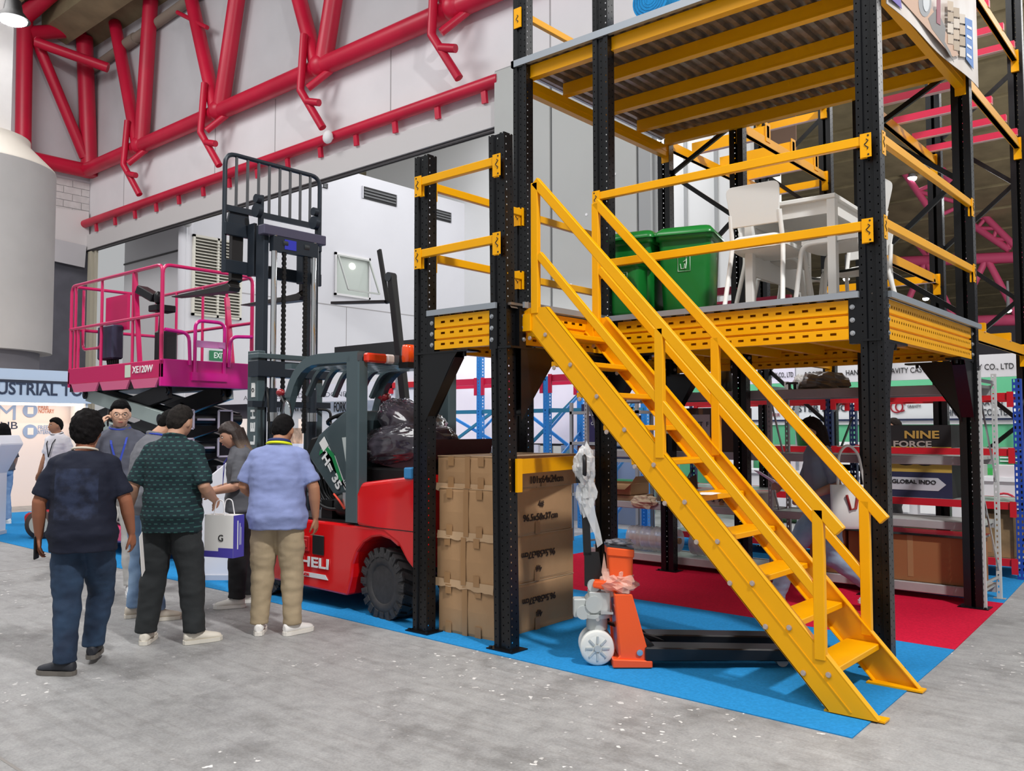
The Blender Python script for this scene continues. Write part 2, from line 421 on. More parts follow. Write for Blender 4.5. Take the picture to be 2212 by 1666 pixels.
# end window of the annex: bright daylight panes in dark mullions
wn = struct('window_2', B().box(-13.4, -9.4, 26.84, 26.9, 8.4, 12.2), M('daylight_pane', '#F2F2EC', .4, emit=.9))
b = B()
for x in (-13.4, -12.2, -11.0, -9.8): b.box(x - .05, x + .05, 26.78, 26.84, 8.4, 12.2)
for z in (8.4, 9.9, 11.2, 12.2): b.box(-13.4, -9.4, 26.78, 26.84, z - .05, z + .05)
b.build('mullion', M('mullion_dark', '#4C4845', .6), wn)
gl = struct('window_3', B().box(-24.2, -23.5, 10.7, 12.9, 10.9, 14.6), M('glare_pane', '#FFFFFF', .4, emit=1.1))
b = B().box(-23.52, -23.48, 10.6, 10.7, 10.7, 14.6); b.box(-23.52, -23.48, 11.75, 11.82, 10.7, 14.6); b.build('mullion', M('mullion_pale', '#9A9C9E', .5), gl)
# louvred window of the annex, slats one by one
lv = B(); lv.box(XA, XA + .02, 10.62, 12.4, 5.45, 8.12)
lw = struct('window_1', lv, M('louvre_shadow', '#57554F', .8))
b = B(); b.box(XA, XA + .1, 10.56, 10.64, 5.4, 8.18); b.box(XA, XA + .1, 12.36, 12.44, 5.4, 8.18); b.box(XA, XA + .1, 11.47, 11.55, 5.4, 8.18); b.box(XA, XA + .1, 10.56, 12.44, 8.1, 8.18); b.box(XA, XA + .1, 10.56, 12.44, 5.4, 5.48)
b.build('louvre_frame', M('louvre_cream', '#DEDBD0', .6), lw)
b = B(); b.prism([(XA + .02, 10.64, 0), (XA + .13, 10.64, -.055), (XA + .13, 10.64, -.04), (XA + .02, 10.64, .015)], (0, 1.72, 0)); sl = b.build('louvre_slat', MATS['louvre_cream'], lw); sl.location = (0, 0, 5.55)
for k in range(1, 24): inst(sl, 'louvre_slat', lw, (0, 0, 5.55 + k * .108))
# air vents
for i, (p0, p1) in enumerate((((695, 394), (706, 408)), ((783, 402), (855, 447)), ((935, 450), (973, 482)), ((1026, 472), (1060, 502)))):
    a, c = atX(*p0, XA), atX(*p1, XA)
    z0 = c.z; z1 = a.z
    b = B(); b.box(XA, XA + .03, a.y, c.y, z0, z1); v = struct('window_%d' % (4 + i), b, M('vent_black', '#2A2A2C', .7))
    b = B()
    for k in range(1, 4): b.box(XA + .03, XA + .07, a.y + .05, c.y - .05, z0 + (z1 - z0) * k / 4 - .03, z0 + (z1 - z0) * k / 4 + .03)
    b.build('vent_blade', M('vent_grey', '#6A6B6D', .6), v)
    b = B(); b.box(XA, XA + .08, a.y - .04, a.y, z0, z1); b.box(XA, XA + .08, c.y, c.y + .04, z0, z1); b.build('vent_frame', ANX, v)
# tilted window of the annex
b = B(); b.box(XA, XA + .03, 16.66, 18.3, 6.85, 8.4); wv = struct('window_8', b, M('window_green_glass', '#C3CBC5', .12, coat=.4))
b = B()
for (ya, yb, za, zb) in ((16.58, 16.66, 6.8, 8.5), (18.3, 18.38, 6.8, 8.5), (16.58, 18.38, 8.4, 8.5), (16.58, 18.38, 6.8, 6.88)): b.box(XA, XA + .08, ya, yb, za, zb)
b.build('window_frame', WHITE, wv)
b = B(); p = [Vector((XA + .1, 16.7, 8.38)), Vector((XA + .1, 18.28, 8.38)), Vector((XA + .75, 18.28, 6.95)), Vector((XA + .75, 16.7, 6.95))]
for i in range(4): b.bar(p[i], p[(i + 1) % 4], .06, .06)
b.build('sash', M('sash_grey', '#B9BDB9', .4), wv)
b = B().ell((XA + .05, 17.45, 8.05), (.03, .16, .13)); b.build('lamp_bowl', M('lamp_glow', '#FFFDF2', .3, emit=3), wv)

# ---------------------------------------------------------------- red tubular trusses
tr = thing('wall_truss', 'long red tubular steel truss across the white side wall', 'truss', (-30, YW, 11.4))
ZC = 11.42
def tb(parent, name, pts, r, mat=REDP, n=14): return B().tube(pts, r, n).build(name, mat, parent, world=True)
tb(tr, 'bottom_chord', [(-29.7, YW - .35, ZC), (-4.7, YW - .35, ZC)], .25)
nodes = [-25.3, -20.2, -15.05, -9.95]
for x in nodes:
    tb(tr, 'diagonal', [(x - .2, YW - .35, ZC + .1), (x - 2.15, YW - .35, 16.5)], .22)
    tb(tr, 'vertical', [(x + .1, YW - .35, ZC + .1), (x + 1.35, YW - .35, 16.5)] if x > -25 else [(x + .1, YW - .35, ZC + .1), (x + .55, YW - .35, 16.5)], .25)
    tb(tr, 'bracket', [(x - .42, YW - .62, 12.35), (x - .38, YW - .75, 10.75), (x + .22, YW - .45, 9.65)], .11, n=10)
    tb(tr, 'bracket_arm', [(x + .35, YW - .3, 11.25), (x - .12, YW - .7, 10.75)], .1, n=10)
    tb(tr, 'bracket_stub', [(x - .15, YW - .7, 10.4), (x + .28, YW - .62, 10.28)], .1, n=10)
    B().ell((x, YW - .35, ZC + .03), (.36, .33, .33)).build('node', REDP, tr, world=True)
pr = thing('crane_rail_pipe', 'thin red pipe above the grey door head with short hangers', 'pipe', (-30, YW - .2, 9.4))
tb(pr, 'pipe', [(-29.9, YW - .25, 9.4), (-8.65, YW - .25, 9.4)], .15)
for k in range(14):
    x = -28.9 + k * 1.52
    B().bar((x, YW - .25, 9.4), (x, YW - .2, 8.98), .14, .08).build('hanger', REDP, pr, world=True)
tl = thing('wall_truss', 'red tubular truss in the far upper left corner of the hall', 'truss', (-29.6, 7, 11.4))
tb(tl, 'bottom_chord', [(-29.65, -6, ZC), (-29.65, 9.75, ZC)], .27)
tb(tl, 'column', [(-29.6, 7.42, 11.2), (-29.6, 7.36, 16.6)], .27)
tb(tl, 'diagonal', [(-29.6, 7.6, 16.2), (-29.6, 9.6, 11.9)], .2)
tb(tl, 'vertical', [(-29.6, 9.8, 11.2), (-29.6, 9.48, 16.55)], .3)
tb(tl, 'top_beam', [(-29.6, 7.2, 16.4), (-28.3, 7.9, 17.4)], .3)
tb(tl, 'cross_beam', [(-29.6, 7.5, 16.0), (-29.6, 9.6, 16.9)], .26)
tb(tl, 'cross_beam', [(-29.2, 7.6, 15.6), (-27.8, 9.6, 14.9)], .18)
tb(tl, 'strut', [(-22.6, 9.5, 15.3), (-20.9, 9.6, 14.3)], .07)
cd = thing('conduit', 'dull brown pipe sloping across the upper left wall', 'pipe', (-31, YW - .1, 15.6))
B().cyl((-29.9, YW - .15, 15.45), (-16.5, YW - .15, 16.1), .17, 12).build('pipe', M('conduit_brown', '#8A7C70', .8), cd, world=True)
B().cyl((-27, YW - .15, 15.59), (-26.2, YW - .15, 15.63), .21, 12).build('pipe_collar', MATS['conduit_brown'], cd, world=True)
# pink roof trusses, far right
PK = M('faded_pink_truss', '#D2517A', .5)
ft = thing('roof_truss', 'pink lattice roof trusses far behind the racks', 'truss', (0, 42, 0))
def lat(pa, pb, qa, qb, nseg, r=.12):
    pa, pb, qa, qb = map(Vector, (pa, pb, qa, qb))
    B().cyl(pa, pb, r * 1.6, 8).build('chord', PK, ft, world=True); B().cyl(qa, qb, r * 1.6, 8).build('chord', PK, ft, world=True)
    for i in range(nseg):
        a = pa.lerp(pb, i / nseg); c = qa.lerp(qb, (i + .5) / nseg); e = pa.lerp(pb, (i + 1) / nseg)
        B().cyl(a, c, r, 6).build('web', PK, ft, world=True); B().cyl(c, e, r, 6).build('web', PK, ft, world=True)
Y4 = 42
lat(atY(1880, 568, Y4), atY(2600, 540, Y4), atY(1880, 700, Y4), atY(2600, 680, Y4), 5, .17)
lat(atY(1890, 345, Y4), atY(2180, 540, Y4), atY(1985, 325, Y4), atY(2190, 530, Y4), 9, .1)
lat(atY(1800, 150, 36), atY(2020, 470, 36), atY(1900, 150, 36), atY(2100, 470, 36), 6, .09)
lat(atY(1880, 400, 44), atY(2030, 590, 44), atY(1930, 380, 44), atY(2040, 560, 44), 6, .07)
LAMP = M('lamp_white', '#FFFFFF', .3, emit=9)
for (px, py, Y, r) in ((1970, 385, 36, .42), (2083, 552, 40, .42), (1828, 603, 44, .35), (2000, 645, 46, .35), (2178, 671, 40, .3)):
    p = atY(px, py, Y)
    t = thing('pendant_lamp', {1970: 'white lamp hanging above the upper yellow rail at the right', 2083: 'white lamp behind the rear black post at the right', 1828: 'white lamp seen between the white table legs', 2000: 'small white lamp low between the right hand black posts', 2178: 'white lamp at the foot of the pink truss near the right edge'}[px], 'lamp', p, group='high bay lamps')
    r *= .5; B().ell((0, 0, 0), (r, r, r * .7)).build('diffuser', LAMP, t)
    B().lathe([(r * 1.02, .02), (r * .7, r * .8), (.08, r), (.05, r + 1.2)]).build('shade', M('lamp_housing', '#8E8E92', .5), t)
t = thing('floodlight', 'glowing floodlight in the top left corner beside the red column', 'lamp', atX(28, 34, -17))
B().lathe([(.16, .34), (.2, .1), (.36, -.1)]).build('housing', BLACKP, t)
B().ell((0, 0, -.1), (.3, .3, .1)).build('lens', M('lens_glow', '#FFFFFF', .3, emit=25), t)
B().bar((0, 0, .3), (0, 0, 1.6), .08, .08).build('bracket', BLACKP, t)
# wall fittings
t = thing('wall_speaker', 'round white speaker on the wall above the red pipe', 'speaker', atY(708, 296, YW - .5))
B().ell((0, 0, 0), (.17, .12, .18)).build('grille', WHITE, t); B().cyl((0, 0, 0), (.1, .45, .05), .05, 8).build('mount', WHITE, t)
t = thing('security_camera', 'small white camera at the top of the annex corner', 'camera', atX(404, 482, XA + .25))
B().ell((0, 0, 0), (.16, .16, .14)).build('dome', M('cam_grey', '#B9B9BC', .4), t); B().cyl((0, 0, 0), (-.3, 0, .1), .07, 8).build('mount', WHITE, t)
t = thing('exit_sign', 'small green exit sign behind the pink platform', 'sign', atX(470, 769, XA + .002))
B().box(0, .06, -.32, .32, -.17, .17).build('panel', M('exit_green', '#2F7D55', .5), t)
text('EXIT', (.065, .03, 0), (0, 1, 0), (0, 0, 1), .2, M('exit_white', '#E8F5EE', .5), t, width=.42, bold=.02, world=False)
# ---------------------------------------------------------------- perforated steel sections
def perf(pts, z0, z1, holes, pitch, hh, axis=2, closed=False):
    """sheet folded along pts (2D), run along z; segments listed in holes are punched at every pitch"""
    b = B(); n = len(pts)
    for i in range(n if closed else n - 1):
        p, q = pts[i], pts[(i + 1) % n]
        def face(a, c): b.quad((p[0], p[1], a), (q[0], q[1], a), (q[0], q[1], c), (p[0], p[1], c))
        if i in holes:
            z = z0; ph = holes[i] if isinstance(holes, dict) else 0
            z += 0
            first = z0 + pitch * (.5 + ph); face(z0, first)
            z = first
            while z + pitch < z1:
                face(z + hh, z + pitch); z += pitch
            face(z + hh, z1) if z + hh < z1 else None
        else: face(z0, z1)
    return b
PW, PD = .15, .095
def post_profile():
    w, d = PW / 2, PD / 2
    # front web with a middle groove, two flanges, rear lips: holes sit in narrow strips
    P = [(-w * .22, d), (-w, d), (-w, d * .5), (-w, d * .5 - .008), (-w, -d * .5), (-w, -d * .5 - .008), (-w, -d), (-w * .82, -d), (-w * .82 + .008, -d), (-w * .42, -d), (-w * .34, -d + .014), (-.004, -d + .014),
         (.004, -d + .014), (w * .34, -d + .014), (w * .42, -d), (w * .82 - .008, -d), (w * .82, -d), (w, -d), (w, -d * .5 - .008), (w, -d * .5), (w, d * .5 - .008), (w, d * .5), (w, d), (w * .22, d)]
    return P, {2: 0, 4: .5, 7: 0, 11: .5, 15: 0, 18: .5, 20: 0}
_pp, _ph = post_profile()
POSTM = {}
def post_mesh(h):
    k = round(h, 2)
    if k not in POSTM: POSTM[k] = perf(_pp, 0.004, h, _ph, .055, .0105).mesh('post', BLK)
    return POSTM[k]
def add_post(parent, x, y, h, foot=True, flip=False):
    o = link(post_mesh(h), 'post', parent)
    mi = rootmat(parent).inverted()
    o.location = mi @ Vector((x, y, 0))
    if flip: o.rotation_euler = (0, 0, PI)
    if foot:
        f = B().box(-.12, .12, -.085, .085, 0.006, .014)
        for sx in (-1, 1): f.cyl((sx * .095, -.065, .014), (sx * .095, -.065, .026), .012, 6)
        me = MESHES.setdefault('foot', f.mesh('base_plate', BLK))
        p = link(me, 'base_plate', parent); p.location = o.location
    return o
MESHES = {}
WAVE = B()
def squiggle(n=7, s=1.0):
    pts = []
    for i in range(n): pts.append((math.sin(i * 1.5) * .009 * s, .022 - i * .0072))
    return pts
def beam_rail(parent, p, q, h=.062, w=.042, conn=True, drop=.115, mat=YEL, cname='rail', face=None, m2=None):
    """box rail between p and q with a hooked connector plate at both ends"""
    mi = rootmat(parent).inverted(); P, Q = mi @ Vector(p), mi @ Vector(q)
    r = B().bar(P, Q, w, h).build(cname, mat, parent, bevel=.004)
    if conn:
        d = (Q - P).normalized(); side = Vector(face) if face else Vector((0, -1, 0))
        for e, s in ((P, 1), (Q, -1)):
            b = B(); c = e - d * s * .006
            a = d * .062 * s; up_ = Vector((0, 0, 1))
            n = side * .006
            o0 = c + side * (w / 2)
            b.prism([o0 - a + up_ * (h / 2 + .012), o0 + a * .15 + up_ * (h / 2 + .012), o0 + a * .15 - up_ * drop, o0 - a - up_ * drop], n)
            b.bar(c - d * s * .004 + up_ * (h / 2), c - d * s * .004 - up_ * drop, .01, w, upv=d)
            k = b.build('connector', mat, r)
            g = B()
            base = o0 + n * 1.05 - a * .5
            pts = [base + d * x * 1.4 + up_ * (z * 1.6 - .03) + n * .1 for x, z in squiggle()]
            g.tube(pts, .0035, 5)
            for zz in (h / 2 - .004, -drop + .016): g.cyl(base - d * s * .012 + up_ * zz, base - d * s * .012 + up_ * zz + n * .3, .0065, 8)
            g.build('connector_slot', INK, r)
    return r
def slotted_beam(parent, p, q, z0, z1, nrm, rows=3, pitch=.095, mat=YEL, name='main_beam', depth=.06, plate=True, sw=.042, sh=.017):
    """deep cold-rolled beam: ribbed face with rows of punched slots, plus dark end plates and bolts"""
    p, q = Vector((*p, 0)), Vector((*q, 0)); d = (q - p).normalized(); L = (q - p).length; n = Vector(nrm)
    mi = rootmat(parent).inverted()
    def W(t, o, z): v = p + d * t + n * o; v.z = z; return mi @ v
    H = z1 - z0; b = B()
    # vertical profile: rows of flats separated by grooves
    prof = []  # (z, out) with row flags
    rh = H / rows
    segs = []
    for r in range(rows):
        a = z0 + r * rh
        segs += [(a, a + rh * .36, 0, False), (a + rh * .36, a + rh * .36 + sh, 0, True), (a + rh * .36 + sh, a + rh * .78, 0, False)]
        if r < rows - 1: segs += [('g', a + rh * .78, a + rh, 0)]
        else: segs += [(a + rh * .78, z1, 0, False)]
    for s in segs:
        if s[0] == 'g':
            a, c = s[1], s[2]; m1, m2 = a + (c - a) * .3, a + (c - a) * .7
            for (za, oa, zb, ob) in ((a, 0, m1, -.014), (m1, -.014, m2, -.014), (m2, -.014, c, 0)): b.quad(W(0, oa, za), W(L, oa, za), W(L, ob, zb), W(0, ob, zb))
        elif not s[3]: b.quad(W(0, 0, s[0]), W(L, 0, s[0]), W(L, 0, s[1]), W(0, 0, s[1]))
        else:
            t = 0; k = int((L - pitch * .6) / pitch); st = (L - k * pitch) / 2 + pitch / 2 - sw / 2
            for i in range(k):
                e = st + i * pitch; b.quad(W(t, 0, s[0]), W(e, 0, s[0]), W(e, 0, s[1]), W(t, 0, s[1])); t = e + sw
            b.quad(W(t, 0, s[0]), W(L, 0, s[0]), W(L, 0, s[1]), W(t, 0, s[1]))
    for z in (z0, z1): b.quad(W(0, 0, z), W(L, 0, z), W(L, -depth, z), W(0, -depth, z))
    b.quad(W(0, -depth, z0), W(L, -depth, z0), W(L, -depth, z1), W(0, -depth, z1))
    o = b.build(name, mat, parent)
    if plate:
        for t0, t1 in ((-.075, -.002), (L + .002, L + .075)):
            e = B(); e.prism([W(t0, .002, z0 - .03), W(t1, .002, z0 - .03), W(t1, .002, z1 + .02), W(t0, .002, z1 + .02)], (W(0, -depth, 0) - W(0, 0, 0)))
            e.build('end_plate', BLK, o)
            bl = B()
            for r in range(rows):
                z = z0 + rh * (r + .45); tm = (t0 + t1) / 2 + (.012 if t0 < 0 else -.012)
                bl.cyl(W(tm, .002, z), W(tm, .014, z), .011, 6); bl.cyl(W(tm, .002, z), W(tm, .006, z), .017, 12)
            bl.build('bolt_row', GALV, o)
    return o

# ---------------------------------------------------------------- the yellow and black mezzanine
XA_, XB_, XE_ = -.864, 0.0, 2.125
Y0_, Y1_, Y2_ = 0.0, 1.194, 3.661
mz = thing('mezzanine', 'two-storey mezzanine of black perforated posts and yellow beams with steel decking', 'mezzanine', (0, 0, 0))
add_post(mz, XA_, Y0_, 3.67); pb_ = add_post(mz, XB_ - .03, Y0_, 3.67); pb_.rotation_euler = (0, -.015, 0)
add_post(mz, XA_, Y1_, 5.6); add_post(mz, XB_, Y1_, 5.6); add_post(mz, XE_, Y1_, 5.6)
add_post(mz, XA_, Y2_, 4.72, flip=True); add_post(mz, XB_, Y2_, 4.72, flip=True); add_post(mz, XE_, Y2_, 5.4, flip=True)
FR = -.045
ZB0, ZB1 = 2.145, 2.395
slotted_beam(mz, (XA_ + .15, Y0_ + FR), (XB_ - .155, Y0_ + FR), ZB0, ZB1, (0, -1, 0))
slotted_beam(mz, (XB_ + .155, Y1_ + FR), (XE_ - .15, Y1_ + FR), ZB0 - .01, ZB1, (0, -1, 0))
slotted_beam(mz, (XE_ + .055, Y1_ + .13), (XE_ + .055, Y2_ - .13), ZB0 - .01, ZB1 + .01, (1, 0, 0), pitch=.052, sw=.017, sh=.017)
slotted_beam(mz, (XB_ + .05, Y0_ + .12), (XB_ + .05, Y1_ - .12), ZB0, ZB1, (1, 0, 0))
slotted_beam(mz, (XA_ + .02, Y0_ + .12), (XA_ + .02, Y1_ - .12), ZB0, ZB1, (1, 0, 0))
slotted_beam(mz, (XA_ + .02, Y1_ + .12), (XA_ + .02, Y2_ - .12), ZB0, ZB1, (1, 0, 0))
slotted_beam(mz, (XA_ + .12, Y2_), (XB_ - .12, Y2_), ZB0, ZB1, (0, -1, 0)); slotted_beam(mz, (XB_ + .12, Y2_), (XE_ - .12, Y2_), ZB0, ZB1, (0, -1, 0))
slotted_beam(mz, (XA_ + .12, Y1_ + .02), (XB_ - .12, Y1_ + .02), ZB0, ZB1, (0, -1, 0))
ORB = M('yellow_underside', '#D98A14', .4)
jo = B().box(-.03, .03, Y1_ + .08, Y2_ - .06, 2.24, 2.38)
j0 = jo.build('joist', YEL, mz); j0.location = (XA_ + .45, 0, 0)
for x in (0.0, .43, .86, 1.29, 1.72): inst(j0, 'joist', mz, (x if x else .02, 0, 0))
jl = B().box(-.03, .03, Y0_ + .06, Y1_ - .08, 2.24, 2.38).build('joist', YEL, mz); jl.location = (-.58, 0, 0); inst(jl, 'joist', mz, (-.3, 0, 0))
# decking: corrugated sheet with a folded galvanised edge
def corrug(x0, x1, y0, y1, z, amp, pitch, along='x', top=.04):
    """ribs run along Y, wave across X"""
    b = B(); n = max(2, int(round((x1 - x0) / pitch))); p = (x1 - x0) / n; pts = []
    for i in range(n):
        a = x0 + i * p; pts += [(a, z), (a + p * .38, z), (a + p * .5, z + amp), (a + p * .88, z + amp)]
    pts.append((x1, z))
    for i in range(len(pts) - 1):
        (xa, za), (xb, zb) = pts[i], pts[i + 1]; b.quad((xa, y0, za), (xb, y0, zb), (xb, y1, zb), (xa, y1, za))
    b.box(x0, x1, y0, y1, z + amp + .002, z + top)
    return b
DECKU = M('deck_underside', '#8F8379', .38, .6, var=.25, vscale=9)
corrug(XB_ + .03, XE_ + .06, Y1_ - .03, Y2_ + .05, 2.40, .02, .12).build('deck_sheet', DECKU, mz)
corrug(XA_ - .05, XB_ + .025, Y1_ + .01, Y2_ + .05, 2.40, .02, .12).build('deck_sheet', DECKU, mz)
corrug(XA_ + .06, XB_ + .04, Y0_ - .03, Y1_ - .01, 2.40, .02, .12).build('deck_sheet', DECKU, mz)
GE = M('deck_edge_zinc', '#A7AEB6', .4, .55)
def edge(x0, x1, y0, y1, z0=2.405, z1=2.447): return B().box(x0, x1, y0, y1, z0, z1).build('deck_edge', GE, mz)
edge(XA_ + .08, XB_ - .08, -.065, -.045); edge(XB_ + .06, XE_ - .075, Y1_ - .075, Y1_ - .05); edge(XE_ + .075, XE_ + .10, Y1_ + .05, Y2_ + .06)
edge(XB_ + .07, XB_ + .09, .06, Y1_ - .08); edge(XB_ + .03, XB_ + .09, Y1_ - .1, Y1_ - .05)
# upper storey deck
ZU = 4.775
corrug(XA_ - .06, XE_ + .08, Y1_ - .02, Y2_ + .04, ZU, .035, .115, top=.05).build('deck_sheet', DECKU, mz)
B().box(XA_ - .09, XE_ + .1, Y1_ - .06, Y1_ - .02, ZU - .005, ZU + .055).build('deck_edge', GE, mz)
B().box(XA_ - .09, XA_ - .06, Y1_ - .06, Y2_ + .05, ZU - .005, ZU + .055).build('deck_edge', GE, mz)
for y in (1.235, 1.75, 2.42, 3.03, 3.60):
    b = B(); b.box(XA_ + .05, XE_ - .03, y - .03, y + .03, 4.665, 4.77); b.box(XA_ + .05, XE_ - .03, y - .036, y + .036, 4.655, 4.668); b.build('upper_beam', YEL, mz)
for x in (XA_ + .02, XE_ + .0):
    b = B(); b.box(x - .035, x + .035, Y1_ + .05, Y2_ - .05, 4.535, 4.655); b.box(x - .03, x + .04, Y1_ + .05, Y2_ - .05, 4.585, 4.60)
    o = b.build('upper_beam', YEL, mz)
    B().box(x - .04, x + .05, Y1_ + .04, Y1_ + .05, 4.47, 4.68).box(x - .04, x + .05, Y2_ - .05, Y2_ - .04, 4.47, 4.68).build('connector', YEL, o)
# knee braces under the lower deck
def knee(x, y, dx, dy, s=.34):
    b = B(); d = Vector((dx, dy, 0)); n = Vector((dy, -dx, 0)) * .05
    c = Vector((x, y, 0)) + d * .06
    for sg in (-1, 1):
        o = c + n * sg
        b.prism([o + Vector((0, 0, 2.12)), o + d * s + Vector((0, 0, 2.12)), o + d * (s - .05) + Vector((0, 0, 2.06)), o + Vector((0, 0, 1.60))], n.normalized() * .004)
    b.bar(c + d * (s - .03) + Vector((0, 0, 2.08)), c + d * .01 + Vector((0, 0, 1.64)), .1, .006)
    b.box(min(x, x + dx * .45) - .06, max(x, x + dx * .45) + .06, min(y, y + dy * .45) - .06, max(y, y + dy * .45) + .06, 2.115, 2.13)
    for k in (.2, .36): b.cyl(c + d * k + Vector((0, 0, 2.085)), c + d * k + Vector((0, 0, 2.115)), .016, 6)
    b.build('knee_brace', BLK, mz, world=True)
knee(XA_, Y0_, 1, 0); knee(XB_, Y0_, 0, 1, .45); knee(XE_, Y1_, 0, 1, .20); knee(XE_, Y2_, 0, -1, .3); knee(XE_, Y2_, -1, 0); knee(XB_, Y1_, 1, 0); knee(XB_, Y1_, 0, -1, .38); knee(XA_, Y2_, 1, 0)
# guard rails
for z in (3.455, 2.893):
    beam_rail(mz, (XA_ + .05, -.075, z - .005), (XB_ - .07, -.075, z + .0), face=(0, -1, 0))
    beam_rail(mz, (XA_ + .02, .08, z - .015), (XA_ + .02, Y1_ - .07, z - .015), face=(1, 0, 0))
    beam_rail(mz, (XB_ + .05 - .03, Y1_ - .075, z - .02), (XE_ - .03, Y1_ - .075, z - .025), face=(0, -1, 0))
    beam_rail(mz, (XE_ + .05, Y1_ + .07, z + .01), (XE_ + .05, Y2_ - .06, z + .045 if z > 3 else z + .03), face=(1, 0, 0))
    beam_rail(mz, (XA_ + .03, Y1_ + .08, z - .03), (XA_ + .03, Y2_ - .08, z - .03), face=(1, 0, 0), conn=False)
    b = B(); x = XA_ - .03; b.box(x - .035, x + .03, Y1_ - .056, Y1_ - .046, z - .12, z + .04); c = b.build('connector', YEL, mz)
    B().tube([(x + a * 1.4, Y1_ - .058, z - .035 + zz * 1.6) for a, zz in squiggle()], .0035, 5).build('connector_slot', INK, c)
beam_rail(mz, (XA_ + .0, Y1_ + .1, 5.25), (XA_ + .0, Y2_ + .3, 5.27), conn=False)
b = B(); b.box(XA_ - .06, XA_ + .02, Y1_ - .056, Y1_ - .044, 5.12, 5.3); c = b.build('connector', YEL, mz)
B().tube([(XA_ - .02 + a * 1.4, Y1_ - .058, 5.2 + zz * 1.6) for a, zz in squiggle()], .0035, 5).build('connector_slot', INK, c)
# black cross braces of the rear frames
def brace(parent, p, q, w=.03): return B().bar(p, q, w, .045).build('brace', BLK, parent, world=True)
for (xa, xb) in ((XA_, XB_), (1.27, XE_)):
    for k, (za, zb) in enumerate(((2.55, 3.1), (3.1, 3.75) , (3.75, 4.35), (4.35, 4.75))):
        pa, pb = (xa + .05, Y2_ + .03, za if k % 2 else zb), (xb - .05, Y2_ + .03, zb if k % 2 else za)
        brace(mz, pa, pb)
add_post(mz, 1.27, Y2_, 4.72, flip=True)
# roll of blue carpet on the upper deck, banner on its right edge
t = thing('carpet_roll', 'roll of blue carpet lying on the upper deck edge', 'carpet roll', (.42, 1.55, ZU + .055 + .17))
b = B(); pts = []
for i in range(90):
    a = i * .42; r = .165 - .0016 * i
    pts.append((r * math.cos(a), r * math.sin(a)))
b.cyl((0, -.30, 0), (0, .9, 0), .166, 36); b.build('roll', CARB, t)
b = B()
for i in range(0, 84):
    (xa, za), (xb, zb) = pts[i], pts[i + 1]
    b.quad((xa, -.302 - .0006 * (i % 3), za), (xb, -.302, zb), (xb * .95, -.304, zb * .95), (xa * .95, -.304, za * .95))
b.build('rolled_edge', M('carpet_blue_dark', '#1E70A8', .95), t)
b = B(); b.cyl((.0, .12, 0), (.0, .92, 0), .172, 24); b.build('plastic_wrap', M('clear_film', '#E9EDF2', .15, alpha=.35), t)
# ---------------------------------------------------------------- yellow stairs
st = thing('staircase', 'steep yellow steel staircase with handrails rising from the blue carpet to the platform', 'staircase', (2.3, .49, 0))
YN, YF = .10, .87
s0 = Vector((2.19, 0, .012)); s1 = Vector((.06, 0, 2.36))
sl = (s1 - s0).normalized()
def stringer(y, out):
    b = B(); wv = .262
    o = [(2.19, .012), (2.45, .012), (.25, 2.40), (.10, 2.405), (.02, 2.37), (.06, 2.30)]
    b.prism([(x, y - .003, z) for x, z in o], (0, .006, 0))
    # folded flanges top and bottom, centre crease
    b.bar((2.45, y - out * .02, .015), (.25, y - out * .02, 2.40), .046, .006, upv=(1, 0, 1))
    b.bar((2.19, y - out * .02, .015), (.06, y - out * .02, 2.30), .046, .006, upv=(1, 0, 1))
    b.bar((2.312, y + out * .0045, .03), (.16, y + out * .0045, 2.345), .003, .006, upv=(1, 0, 1))
    b.box(.0, .12, y - .02, y + .02, 2.24, 2.36)
    so = b.build('stringer', YEL, st, world=True)
    f = B().box(2.16, 2.48, y - out * .045 - .035, y - out * .045 + .05, .006, .016); f.cyl((2.45, y - out * .02, .016), (2.45, y - out * .02, .018), .008, 8)
    f.build('foot_plate', YEL, so, world=True)
    return so
sa = stringer(YN, -1); sb = stringer(YF, 1)
bo = None
inv = rootmat(st).inverted()
for i in range(10):
    z = .24 + .2215 * i; x = 2.225 - .2165 * i
    b = B(); b.box(x - .205, x, YN + .006, YF - .006, z - .035, z)
    tr_ = b.build('tread', YEL, st, world=True, bevel=.004)
    r = B()
    for k in range(3): r.box(x - .075 + k * .024, x - .065 + k * .024, YN + .02, YN + .20 - k * .03, z, z + .003)
    r.build('tread_rib', YEL, tr_, world=True)
    for (bx_, bz_) in ((x - .03, z - .03), (x - .17, z - .045)):
        for y, s in ((YN, -1), (YF, 1)):
            p = inv @ Vector((bx_, y + s * .005, bz_))
            if bo is None:
                g = B(); g.cyl((0, 0, 0), (0, s * .008, 0), .0125, 8); g.cyl((0, 0, 0), (0, s * .003, 0), .016, 10)
                bo = g.build('bolt', M('bolt_steel', '#C9B9B0', .35, .6), st); bo.location = p
            else:
                inst(bo, 'bolt', st, p, (0, 0, 0 if s < 0 else PI))
for y in (YN + .01, YF - .01):
    hr = B(); hr.bar((.15, y, 3.31), (2.27, y, .985), .04, .068, upv=(1, 0, 1)); hr.build('handrail', YEL, st, world=True, bevel=.005)
    mr = B(); mr.bar((.18, y, 2.78), (2.15, y, .625), .035, .055, upv=(1, 0, 1)); mr.build('mid_rail', YEL, st, world=True, bevel=.004)
    for x, z0, z1 in ((.15, 2.36, 3.30), (1.155, 1.36, 2.18), (2.15, .28, 1.10)):
        B().box(x - .031, x + .031, y - .02, y + .02, z0, z1).build('rail_post', YEL, st, world=True, bevel=.004)
t = thing('paper_sheet', 'loose white sheet of paper on a yellow stair tread', 'paper', (1.37, .36, .24 + .2215 * 4 + .003))
